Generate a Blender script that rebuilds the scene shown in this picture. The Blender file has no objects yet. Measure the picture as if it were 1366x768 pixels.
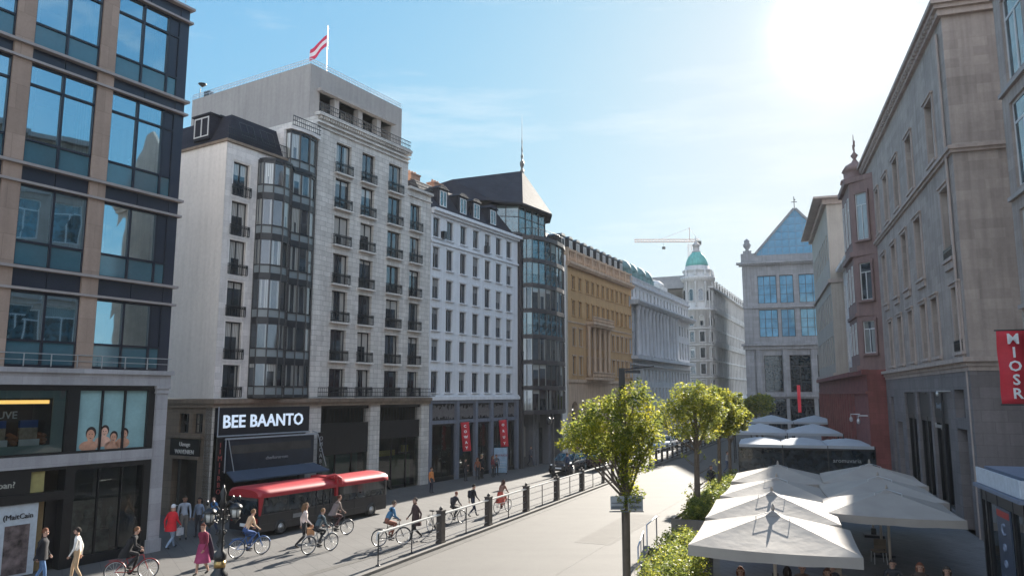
import bpy, bmesh, math, random
from mathutils import Vector, Matrix
R = math.radians
rnd = random.Random(7)
scene = bpy.context.scene
COL = scene.collection

# ------------------------------------------------------------------ materials
def nt_new(name):
    m = bpy.data.materials.new(name); m.use_nodes = True
    nt = m.node_tree; b = nt.nodes['Principled BSDF']
    return m, nt, b
def N(nt, typ, **kw):
    n = nt.nodes.new(typ)
    for k, v in kw.items():
        if k == 'ins':
            for a, c in v.items(): n.inputs[a].default_value = c
        else: setattr(n, k, v)
    return n
def c4(c): return (c[0], c[1], c[2], 1.0)
def mul(c, k): return tuple(min(1, max(0, a * k)) for a in c)
def ramp(nt, fac, stops, interp='LINEAR'):
    r = nt.nodes.new('ShaderNodeValToRGB'); r.color_ramp.interpolation = interp
    el = r.color_ramp.elements
    while len(el) < len(stops): el.new(0.5)
    for e, (p, c) in zip(el, stops): e.position = p; e.color = c4(c)
    nt.links.new(fac, r.inputs[0]); return r.outputs[0]
def facade_vec(nt):
    tc = N(nt, 'ShaderNodeTexCoord'); s = N(nt, 'ShaderNodeSeparateXYZ'); c = N(nt, 'ShaderNodeCombineXYZ')
    a = N(nt, 'ShaderNodeMath', operation='ADD')
    nt.links.new(tc.outputs['Object'], s.inputs[0])
    nt.links.new(s.outputs[0], a.inputs[0]); nt.links.new(s.outputs[1], a.inputs[1])
    nt.links.new(a.outputs[0], c.inputs[0]); nt.links.new(s.outputs[2], c.inputs[1])
    return tc, c.outputs[0]
def mixc(nt, fac, a, b, mode='MIX'):
    m = N(nt, 'ShaderNodeMix', data_type='RGBA', blend_type=mode)
    for sock, val in ((m.inputs[0], fac), (m.inputs[6], a), (m.inputs[7], b)):
        if isinstance(val, (int, float)): sock.default_value = val
        elif isinstance(val, tuple): sock.default_value = c4(val)
        else: nt.links.new(val, sock)
    return m.outputs[2]
def mat(name, col, rough=0.8, var=0.12, scale=1.2, bump=0.0, metal=0.0, block=None, spec=0.5, streak=0.0, fine=0.06, joint=0.72):
    """Solid material with mottling, optional masonry joints (block=(w,h)) and vertical rain streaks."""
    m, nt, b = nt_new(name)
    tc, fv = facade_vec(nt)
    n1 = N(nt, 'ShaderNodeTexNoise', ins={'Scale': scale, 'Detail': 6.0, 'Roughness': 0.6}); nt.links.new(tc.outputs['Object'], n1.inputs['Vector'])
    n2 = N(nt, 'ShaderNodeTexNoise', ins={'Scale': scale * 14, 'Detail': 3.0}); nt.links.new(tc.outputs['Object'], n2.inputs['Vector'])
    c = ramp(nt, n1.outputs[0], [(0.3, mul(col, 1 - var)), (0.7, mul(col, 1 + var))])
    f = ramp(nt, n2.outputs[0], [(0.3, (1 - fine,) * 3), (0.7, (1 + fine * .6,) * 3)])
    c = mixc(nt, 1.0, c, f, 'MULTIPLY')
    hgt = n2.outputs[0]
    if block:
        br = N(nt, 'ShaderNodeTexBrick', ins={'Scale': 1.0, 'Mortar Size': block[2] if len(block) > 2 else .012, 'Brick Width': block[0], 'Row Height': block[1], 'Mortar Smooth': .3,
               'Color1': (1, 1, 1, 1), 'Color2': (.80, .80, .80, 1), 'Mortar': (joint, joint, joint, 1)})
        nt.links.new(fv, br.inputs['Vector'])
        c = mixc(nt, 1.0, c, br.outputs[0], 'MULTIPLY')
        hgt = br.outputs[1]
    if streak:
        mp = N(nt, 'ShaderNodeMapping'); mp.inputs['Scale'].default_value = (3.5, 3.5, .22)
        nt.links.new(tc.outputs['Object'], mp.inputs[0])
        n3 = N(nt, 'ShaderNodeTexNoise', ins={'Scale': 1.0, 'Detail': 5.0}); nt.links.new(mp.outputs[0], n3.inputs['Vector'])
        s = ramp(nt, n3.outputs[0], [(0.42, (1, 1, 1)), (0.72, (1 - streak,) * 3)])
        c = mixc(nt, 1.0, c, s, 'MULTIPLY')
    nt.links.new(c, b.inputs['Base Color'])
    b.inputs['Roughness'].default_value = rough; b.inputs['Metallic'].default_value = metal
    b.inputs['Specular IOR Level'].default_value = spec
    if bump:
        bp = N(nt, 'ShaderNodeBump', ins={'Strength': bump, 'Distance': .02}); bp.invert = bool(block)
        nt.links.new(hgt, bp.inputs['Height']); nt.links.new(bp.outputs[0], b.inputs['Normal'])
    return m
def plain(name, col, rough=0.6, metal=0.0, emit=None, es=0):
    m, nt, b = nt_new(name)
    tc = N(nt, 'ShaderNodeTexCoord')
    n1 = N(nt, 'ShaderNodeTexNoise', ins={'Scale': 6.0, 'Detail': 4.0}); nt.links.new(tc.outputs['Object'], n1.inputs['Vector'])
    c = ramp(nt, n1.outputs[0], [(0.3, mul(col, .9)), (0.7, mul(col, 1.1))])
    nt.links.new(c, b.inputs['Base Color']); b.inputs['Roughness'].default_value = rough; b.inputs['Metallic'].default_value = metal
    if emit: b.inputs['Emission Color'].default_value = c4(emit); b.inputs['Emission Strength'].default_value = es
    return m
def window_glass(name, dark=(.015, .02, .025), curtain=(.62, .61, .58), amount=.60, ior=2.2, tint=(.8, .9, 1.0), wave=.012):
    """Glass with a dim room and drawn-back curtains behind it; every window differs through Object Info random."""
    m, nt, b = nt_new(name)
    tc = N(nt, 'ShaderNodeTexCoord'); oi = N(nt, 'ShaderNodeObjectInfo')
    s = N(nt, 'ShaderNodeSeparateXYZ'); nt.links.new(tc.outputs['Generated'], s.inputs[0])
    def M(op, a, bb, clamp=False):
        n = N(nt, 'ShaderNodeMath', operation=op, use_clamp=clamp)
        for i, v in enumerate((a, bb)):
            if v is None: continue
            if isinstance(v, (int, float)): n.inputs[i].default_value = v
            else: nt.links.new(v, n.inputs[i])
        return n.outputs[0]
    d = M('ABSOLUTE', M('SUBTRACT', s.outputs[0], .5), None)          # 0 centre .5 edge
    r2 = M('FRACT', M('MULTIPLY', oi.outputs['Random'], 7.31), None)
    r3 = M('FRACT', M('MULTIPLY', oi.outputs['Random'], 23.7), None)
    thr = M('ADD', M('MULTIPLY', r2, .5), 1 - amount - .25)
    side = M('GREATER_THAN', d, thr)
    blind = M('MULTIPLY', M('GREATER_THAN', s.outputs[2], M('ADD', .35, M('MULTIPLY', r2, .6))), M('GREATER_THAN', r3, .72))
    cov = M('MAXIMUM', side, blind)
    wv = N(nt, 'ShaderNodeTexWave', ins={'Scale': 3.0, 'Distortion': 1.5, 'Detail': 2.0}); nt.links.new(tc.outputs['Object'], wv.inputs['Vector'])
    cc = mixc(nt, wv.outputs[1], mul(curtain, .45), curtain)
    cc = mixc(nt, 1.0, cc, ramp(nt, r3, [(0, (.45, .45, .45)), (1, (1, .98, .95))]), 'MULTIPLY')
    no = N(nt, 'ShaderNodeTexNoise', ins={'Scale': 2.2, 'Detail': 3.0}); nt.links.new(tc.outputs['Object'], no.inputs['Vector'])
    dk = ramp(nt, no.outputs[0], [(.4, mul(dark, .4)), (.65, mul(dark, 2.2))])
    base = mixc(nt, cov, dk, cc)
    nt.links.new(base, b.inputs['Base Color'])
    b.inputs['Roughness'].default_value = .04; b.inputs['IOR'].default_value = ior
    b.inputs['Specular Tint'].default_value = c4(tint)
    n2 = N(nt, 'ShaderNodeTexNoise', ins={'Scale': .9, 'Detail': 1.0}); nt.links.new(tc.outputs['Object'], n2.inputs['Vector'])
    bp = N(nt, 'ShaderNodeBump', ins={'Strength': .35, 'Distance': wave}); nt.links.new(n2.outputs[0], bp.inputs['Height']); nt.links.new(bp.outputs[0], b.inputs['Normal'])
    return m
def clear_glass(name, tint=(.75, .9, 1.0), refl=(.9, .95, 1.0), ior=1.8, rough=.02, see=.8):
    m, nt, b = nt_new(name); nt.nodes.remove(b)
    out = nt.nodes['Material Output']
    fr = N(nt, 'ShaderNodeFresnel', ins={'IOR': ior}); gl = N(nt, 'ShaderNodeBsdfGlossy', ins={'Roughness': rough, 'Color': c4(refl)})
    tr = N(nt, 'ShaderNodeBsdfTransparent', ins={'Color': c4(mul(tint, see))}); mx = N(nt, 'ShaderNodeMixShader')
    tc = N(nt, 'ShaderNodeTexCoord'); n2 = N(nt, 'ShaderNodeTexNoise', ins={'Scale': .7, 'Detail': 1.0}); nt.links.new(tc.outputs['Object'], n2.inputs['Vector'])
    bp = N(nt, 'ShaderNodeBump', ins={'Strength': .3, 'Distance': .01}); nt.links.new(n2.outputs[0], bp.inputs['Height'])
    nt.links.new(bp.outputs[0], gl.inputs['Normal'])
    nt.links.new(fr.outputs[0], mx.inputs[0]); nt.links.new(tr.outputs[0], mx.inputs[1]); nt.links.new(gl.outputs[0], mx.inputs[2])
    nt.links.new(mx.outputs[0], out.inputs[0]); return m

# ------------------------------------------------------------------ mesh helper
SPLIT = set('cornice pier rod print moulding side_moulding red_moulding balcony drainpipe front_cornice window_display door_glass shop_window yellow_sign balcony_front giant_column counter feet shop_column loggia lamp_head eaves chimney rail rear_wall ledge wall_lantern shop_display hanging_item door grille pilaster plate post roof_antenna front_base'.split())
class MB:
    def __init__(s): s.v = []; s.f = []; s.m = []; s.sm = []; s.isl = []
    def add(s, vs, fs, mi=0, sm=False):
        o = len(s.v); s.v += [tuple(v) for v in vs]; s.isl.append(o)
        for f in fs: s.f.append(tuple(i + o for i in f)); s.m.append(mi); s.sm.append(sm)
        return s
    def quad(s, a, b, c, d, mi=0): return s.add([a, b, c, d], [(0, 1, 2, 3)], mi)
    def box(s, x0, x1, y0, y1, z0, z1, mi=0):
        vs = [(x, y, z) for z in (z0, z1) for y in (y0, y1) for x in (x0, x1)]
        return s.add(vs, [(0, 2, 3, 1), (4, 5, 7, 6), (0, 1, 5, 4), (2, 6, 7, 3), (0, 4, 6, 2), (1, 3, 7, 5)], mi)
    def prism(s, poly, z0, z1, mi=0, top=None):
        n = len(poly); t = top or poly
        vs = [(x, y, z0) for x, y in poly] + [(x, y, z1) for x, y in t]
        fs = [tuple(range(n))[::-1], tuple(range(n, 2 * n))] + [(i, (i + 1) % n, n + (i + 1) % n, n + i) for i in range(n)]
        return s.add(vs, fs, mi)
    def tube(s, pts, r, n=6, mi=0, sm=True, caps=True):
        pts = [Vector(p) for p in pts]; k = len(pts)
        rs = r if isinstance(r, (list, tuple)) else [r] * k
        vs = []; prev = None
        for i, p in enumerate(pts):
            d = (pts[min(i + 1, k - 1)] - pts[max(i - 1, 0)]).normalized()
            u = d.cross(Vector((0, 0, 1))) if prev is None else prev - d * prev.dot(d)
            if u.length < 1e-4: u = d.cross(Vector((1, 0, 0)))
            u.normalize(); prev = u; w = d.cross(u)
            for j in range(n):
                a = 2 * math.pi * j / n; vs.append(p + (u * math.cos(a) + w * math.sin(a)) * rs[i])
        fs = [(i * n + j, i * n + (j + 1) % n, (i + 1) * n + (j + 1) % n, (i + 1) * n + j) for i in range(k - 1) for j in range(n)]
        s.add(vs, fs, mi, sm)
        if caps: s.add(vs[:n], [tuple(range(n))[::-1]], mi); s.add(vs[-n:], [tuple(range(n))], mi)
        return s
    def lathe(s, prof, n=16, c=(0, 0), mi=0, sm=True, phase=0.0):
        vs = []
        for r, z in prof:
            for j in range(n):
                a = 2 * math.pi * j / n + phase; vs.append((c[0] + r * math.cos(a), c[1] + r * math.sin(a), z))
        k = len(prof)
        fs = [(i * n + j, i * n + (j + 1) % n, (i + 1) * n + (j + 1) % n, (i + 1) * n + j) for i in range(k - 1) for j in range(n)]
        fs += [tuple(range(n))[::-1], tuple(range((k - 1) * n, k * n))]
        return s.add(vs, fs, mi, sm)
    def wheel(s, c, r, w, n=20, mi=0, axis='y', r0=0.0):
        """disc/ring standing in xz plane, thickness along y"""
        vs = []; 
        for (rr, yy) in ((r0, -w / 2), (r, -w / 2), (r, w / 2), (r0, w / 2)):
            for j in range(n):
                a = 2 * math.pi * j / n; vs.append((c[0] + rr * math.cos(a), c[1] + yy, c[2] + rr * math.sin(a)))
        fs = [(i * n + j, i * n + (j + 1) % n, ((i + 1) % 4) * n + (j + 1) % n, ((i + 1) % 4) * n + j) for i in range(4) for j in range(n)]
        return s.add(vs, fs, mi, True)
    def wall(s, x0, x1, z0, z1, ops, depth=.25, mi=0, mr=None, y=0.0):
        """Front sheet of a wall in the xz plane with real openings and their reveals (depth goes to +y)."""
        mr = mi if mr is None else mr
        ops = [(max(a, x0), min(b, x1), max(c, z0), min(d, z1)) for a, b, c, d in ops]
        xs = sorted({x0, x1, *[o[0] for o in ops], *[o[1] for o in ops]}); zs = sorted({z0, z1, *[o[2] for o in ops], *[o[3] for o in ops]})
        xs = [a for i, a in enumerate(xs) if i == 0 or a - xs[i - 1] > 1e-5]; zs = [a for i, a in enumerate(zs) if i == 0 or a - zs[i - 1] > 1e-5]
        for j in range(len(zs) - 1):
            zc = (zs[j] + zs[j + 1]) / 2; run = None
            for i in range(len(xs) - 1):
                xc = (xs[i] + xs[i + 1]) / 2
                hole = any(o[0] < xc < o[1] and o[2] < zc < o[3] for o in ops)
                if not hole and run is None: run = xs[i]
                if run is not None and (hole or i == len(xs) - 2):
                    e = xs[i] if hole else xs[i + 1]
                    s.quad((run, y, zs[j]), (e, y, zs[j]), (e, y, zs[j + 1]), (run, y, zs[j + 1]), mi); run = None
        for a, b, c, d in ops:
            s.quad((a, y, c), (a, y + depth, c), (a, y + depth, d), (a, y, d), mr)
            s.quad((b, y, c), (b, y, d), (b, y + depth, d), (b, y + depth, c), mr)
            s.quad((a, y, d), (a, y + depth, d), (b, y + depth, d), (b, y, d), mr)
            s.quad((a, y, c), (b, y, c), (b, y + depth, c), (a, y + depth, c), mr)
        return s
    def shell(s, x0, x1, y0, y1, z0, z1, mi=0, roof=None, left=True, right=True):
        """the other walls of a block whose front is made by wall()"""
        if left: s.quad((x0, y1, z0), (x0, y0, z0), (x0, y0, z1), (x0, y1, z1), mi)
        if right: s.quad((x1, y0, z0), (x1, y1, z0), (x1, y1, z1), (x1, y0, z1), mi)
        s.quad((x1, y1, z0), (x0, y1, z0), (x0, y1, z1), (x1, y1, z1), mi)
        s.quad((x0, y0, z1), (x1, y0, z1), (x1, y1, z1), (x0, y1, z1), mi if roof is None else roof)
        return s
    def mesh(s, name, mats):
        me = bpy.data.meshes.new(name); me.from_pydata(s.v, [], s.f)
        for m in (mats if isinstance(mats, (list, tuple)) else [mats]): me.materials.append(m)
        me.polygons.foreach_set('material_index', s.m); me.polygons.foreach_set('use_smooth', s.sm); me.update()
        return me
    def clusters(s, gap=.04):
        lo, hi = [], []
        for a, e in zip(s.isl, s.isl[1:] + [len(s.v)]):
            vs = s.v[a:e]; lo.append([min(v[k] for v in vs) - gap for k in range(3)]); hi.append([max(v[k] for v in vs) + gap for k in range(3)])
        n = len(lo); par = list(range(n))
        def fd(i):
            while par[i] != i: par[i] = par[par[i]]; i = par[i]
            return i
        for i in range(n):
            for j in range(i + 1, n):
                if all(lo[i][k] <= hi[j][k] and lo[j][k] <= hi[i][k] for k in range(3)): par[fd(j)] = fd(i)
        vi = []
        for q, (a, e) in enumerate(zip(s.isl, s.isl[1:] + [len(s.v)])): vi += [fd(q)] * (e - a)
        out = {}
        for f, mi, sm in zip(s.f, s.m, s.sm):
            c = out.setdefault(vi[f[0]], [MB(), {}])
            nf = []
            for i in f:
                if i not in c[1]: c[1][i] = len(c[0].v); c[0].v.append(s.v[i])
                nf.append(c[1][i])
            c[0].f.append(tuple(nf)); c[0].m.append(mi); c[0].sm.append(sm)
        return [c[0] for c in out.values()]
    def build(s, name, mats, parent=None, loc=(0, 0, 0), rz=0.0, **kw):
        if name in SPLIT and len(s.isl) > 1:
            os_ = [link(name, c.mesh(name, mats), parent, loc, rz, **kw) for c in s.clusters()]
            return os_[0]
        return link(name, s.mesh(name, mats), parent, loc, rz, **kw)
def link(name, me, parent=None, loc=(0, 0, 0), rz=0.0, label=None, cat=None, group=None, kind=None, rot=None):
    o = bpy.data.objects.new(name, me); COL.objects.link(o)
    o.location = loc; o.rotation_euler = rot if rot else (0, 0, rz)
    if parent: o.parent = parent
    for k, v in (('label', label), ('category', cat), ('group', group), ('kind', kind)):
        if v: o[k] = v
    return o
def thing(name, label, cat, loc=(0, 0, 0), rz=0.0, group=None):
    return link(name, None, None, loc, rz, label, cat, group)
def copy_tree(o, parent=None):
    c = o.copy(); COL.objects.link(c)
    if parent: c.parent = parent
    for ch in list(o.children): copy_tree(ch, c)
    return c
def text_mesh(txt, size, ext=.02, bold=0.0, align='CENTER', vertical=False, space=1.0):
    cu = bpy.data.curves.new('t', 'FONT'); cu.body = "\n".join(txt) if vertical else txt
    cu.size = size; cu.extrude = ext; cu.offset = bold; cu.align_x = align; cu.resolution_u = 2; cu.space_character = space
    if vertical: cu.space_line = .95
    o = bpy.data.objects.new('t', cu); COL.objects.link(o)
    dg = bpy.context.evaluated_depsgraph_get(); me = bpy.data.meshes.new_from_object(o.evaluated_get(dg))
    bpy.data.objects.remove(o); bpy.data.curves.remove(cu)
    for v in me.vertices: v.co = Vector((v.co.x, -v.co.z, v.co.y))      # stand it up, facing -y
    me.update(); return me
def text(name, txt, size, m, parent, loc, rz=0.0, **kw):
    me = text_mesh(txt, size, **kw); me.materials.clear(); me.materials.append(m); me.name = name
    return link(name, me, parent, loc, rz)
def bframe(x, y, az): return (x, y, 0), R(90 - az)

# ------------------------------------------------------------------ palette
P = {}
P['tan_pier'] = mat('tan_pier', (.42, .31, .25), .85, .08, 1.0, .4, block=(.9, .9, .012), streak=.15)
P['navy_metal'] = mat('navy_metal', (.016, .019, .032), .35, .15, 2.0)
P['navy_panel'] = mat('navy_panel', (.026, .031, .05), .3, .12, 1.0)
P['dark_metal'] = mat('dark_metal', (.02, .022, .028), .4, .15, 3.0)
P['black_metal'] = mat('black_metal', (.012, .012, .014), .35, .2, 3.0)
P['ledge'] = mat('ledge', (.34, .30, .29), .6, .1, 2.0)
P['grey_stone'] = mat('grey_stone', (.42, .41, .43), .8, .08, 1.0, .3, block=(1.3, .62, .01), streak=.2)
P['plaster'] = mat('plaster', (.82, .79, .76), .9, .05, .35, .1, streak=.10)
P['plaster_grey'] = mat('plaster_grey', (.38, .355, .34), .9, .06, .3, .1, streak=.14)
P['stone_bee'] = mat('stone_bee', (.69, .66, .62), .85, .09, .8, .6, block=(.75, .3, .014), streak=.22, joint=.55)
P['stone_white'] = mat('stone_white', (.78, .75, .73), .85, .06, .8, .3, block=(.6, .33, .008), streak=.15)
P['stone_brown'] = mat('stone_brown', (.27, .21, .16), .85, .1, .8, .4, block=(.8, .35, .012), streak=.2)
P['slate'] = mat('slate', (.035, .037, .05), .75, .2, 1.0, .4, block=(.25, .16, .008), spec=.12)
P['white_wall'] = mat('white_wall', (.74, .76, .79), .85, .05, .6, .15, streak=.14)
P['ochre'] = mat('ochre', (.50, .30, .135), .85, .1, .6, .2, streak=.18)
P['ochre_trim'] = mat('ochre_trim', (.52, .37, .26), .85, .1, 1.0, .2, streak=.25)
P['blue_stone'] = mat('blue_stone', (.47, .49, .53), .85, .12, .8, .3, streak=.28)
P['pale_stone'] = mat('pale_stone', (.60, .60, .60), .85, .10, .5, .2, streak=.25)
P['right_stone'] = mat('right_stone', (.43, .365, .33), .85, .12, .5, .3, block=(1.2, .45, .008), streak=.26, joint=.86)
P['right_trim'] = mat('right_trim', (.44, .365, .33), .85, .1, 1.0, .2, streak=.2)
P['right_ground'] = mat('right_ground', (.22, .20, .205), .8, .08, .5, .3, block=(1.0, .5, .014), streak=.15)
P['red_stone'] = mat('red_stone', (.25, .085, .08), .85, .12, .6, .3, block=(.8, .4, .012), streak=.2)
P['maroon_stone'] = mat('maroon_stone', (.235, .155, .145), .8, .12, .8, .2, streak=.2)
P['tan_wall'] = mat('tan_wall', (.42, .375, .33), .85, .08, .6, .2, streak=.2)
P['g_stone'] = mat('g_stone', (.24, .255, .285), .85, .1, .5, .3, block=(1.4, .6, .014), streak=.25)
P['copper'] = mat('copper', (.13, .42, .38), .7, .15, .8, streak=.25)
P['green_roof'] = mat('green_roof', (.12, .22, .23), .7, .15, .8, streak=.25)
P['brick_chimney'] = mat('brick_chimney', (.42, .25, .18), .9, .15, 2.0)
P['white_frame'] = mat('white_frame', (.62, .63, .64), .5, .05, 2.0)
P['glass'] = window_glass('glass')
P['glass_curt'] = window_glass('glass_curt', curtain=(.5, .52, .5), amount=.72)
P['glass_blue'] = window_glass('glass_blue', dark=(.03, .07, .09), curtain=(.3, .4, .42), amount=.4, ior=2.3, tint=(.75, .92, 1.0))
P['glass_gable'] = mat('glass_gable', (.08, .20, .32), .08, .4, .6); P['glass_gable'].node_tree.nodes['Principled BSDF'].inputs['IOR'].default_value = 1.8; P['glass_gable'].node_tree.nodes['Principled BSDF'].inputs['Specular Tint'].default_value = (.4, .75, 1, 1)
P['glass_dim'] = window_glass('glass_dim', amount=.32, curtain=(.35, .36, .37), ior=1.9)
P['glass_dark'] = window_glass('glass_dark', ior=1.6, amount=.02, curtain=(.12, .12, .12))
P['glass_teal'] = mat('glass_teal', (.045, .13, .17), .06, .12, .6); P['glass_teal'].node_tree.nodes['Principled BSDF'].inputs['IOR'].default_value = 2.0
P['pane_clear'] = clear_glass('pane_clear', see=.6, ior=8.0, refl=(.66, .90, 1.0))
P['pane_shop'] = clear_glass('pane_shop', tint=(.85, .95, .95), ior=1.6, see=.8)
P['room'] = mat('room', (.16, .14, .125), .9, .25, .6)
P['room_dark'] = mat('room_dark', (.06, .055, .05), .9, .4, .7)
P['curtain'] = mat('curtain', (.72, .72, .70), .9, .1, 3.0)
P['brass'] = mat('brass', (.45, .30, .12), .35, .1, 3.0, metal=.9)
P['steel'] = mat('steel', (.62, .63, .65), .35, .08, 3.0, metal=.75)
P['white_paint'] = plain('white_paint', (.78, .78, .78), .5)
P['banner_red'] = mat('banner_red', (.55, .03, .05), .7, .1, 2.0)
P['sign_white'] = plain('sign_white', (.8, .82, .85), .5)
P['sign_lit'] = plain('sign_lit', (.62, .72, .86), .5, 0, (.70, .84, 1.0), .10)
P['lamp_yellow'] = plain('lamp_yellow', (.8, .5, .15), .5, 0, (1.0, .55, .15), .25)
# ------------------------------------------------------------------ windows
WC = {}
def win_meshes(w, h, cols, transom, glass, frame, fw, simple, arch, rows):
    key = (round(w, 2), round(h, 2), cols, transom, glass, frame, fw, simple, arch, rows)
    if key in WC: return WC[key]
    a = MB(); d = .05
    a.box(0, fw, 0, d, 0, h); a.box(w - fw, w, 0, d, 0, h); a.box(fw, w - fw, 0, d, 0, fw); a.box(fw, w - fw, 0, d, h - fw, h)
    zt = h * (1 - transom) if transom else h - fw
    if transom: a.box(fw, w - fw, .004, d, zt - fw / 2, zt + fw / 2)
    for i in range(1, cols):
        x = w * i / cols; a.box(x - fw * .5, x + fw * .5, -.006, d - .002, fw, zt if transom and arch != 'all' else h - fw)
    for i in range(1, rows):
        z = zt * i / rows; a.box(fw, w - fw, .006, d - .004, z - fw * .35, z + fw * .35)
    g = MB(); 
    if simple:
        a.quad((fw, d - .01, fw), (w - fw, d - .01, fw), (w - fw, d - .01, h - fw), (fw, d - .01, h - fw), 1)
        r = (a.mesh('window', [P[frame], P[glass]]), None)
    else:
        g.quad((fw, d - .015, fw), (w - fw, d - .015, fw), (w - fw, d - .015, h - fw), (fw, d - .015, h - fw))
        r = (a.mesh('window', P[frame]), g.mesh('pane', P[glass]))
    WC[key] = r; return r
def sill_mesh(w, m, over=.08, out=.14, th=.08):
    key = ('sill', round(w, 2), m, over, out, th)
    if key not in WC: WC[key] = MB().box(-over, w + over, -out, 0.0, -th, 0).mesh('sill', P[m])
    return WC[key]
def rail_mesh(w, h, m='black_metal', out=.16, step=.12, curly=True):
    key = ('rail', round(w, 2), h, m, out, step)
    if key in WC: return WC[key]
    a = MB(); x0, x1 = -.06, w + .06
    for z in (0.04, h * .75, h): 
        a.box(x0, x1, -out - .012, -out + .012, z - .012, z + .012)
        for x in (x0, x1): a.box(x - .012, x + .012, -out - .012, .0, z - .012, z + .012)
    n = max(4, int((x1 - x0) / step))
    for i in range(n + 1):
        x = x0 + (x1 - x0) * i / n; a.box(x - .009, x + .009, -out - .009, -out + .009, .04, h)
    for i in range(2):
        x = x0 - .008; y = -out * (i + .5) / 2; 
        for xx in (x0, x1): a.box(xx - .008, xx + .008, y - .008, y + .008, .04, h)
    if curly:
        for i in range(n):
            x = x0 + (x1 - x0) * (i + .5) / n; a.box(x - .03, x + .03, -out - .007, -out + .007, h * .78, h * .93)
    WC[key] = a.mesh('railing', P[m]); return WC[key]
def win(parent, x, z, w, h, y=.16, cols=2, transom=0.0, glass='glass', frame='dark_metal', fw=.06, simple=False, rail=0, sill=None, arch=None, rows=1, name='window'):
    fm, gm = win_meshes(w, h, cols, transom, glass, frame, fw, simple, arch, rows)
    o = link(name, fm, parent, (x, y, z))
    if simple: o.rotation_euler = (rnd.uniform(-.006, .006), 0, rnd.uniform(-.008, .008)) if y > .1 else (0, 0, 0)
    if gm:
        p = link('pane', gm, o, (0, 0, 0)); p.rotation_euler = (rnd.uniform(-.007, .007), 0, rnd.uniform(-.010, .010))
    if sill: link('sill', sill_mesh(w, sill), o, (0, -y, 0))
    if rail: link('railing', rail_mesh(w, rail), o, (0, -y - .002, .0))
    return o

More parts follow.
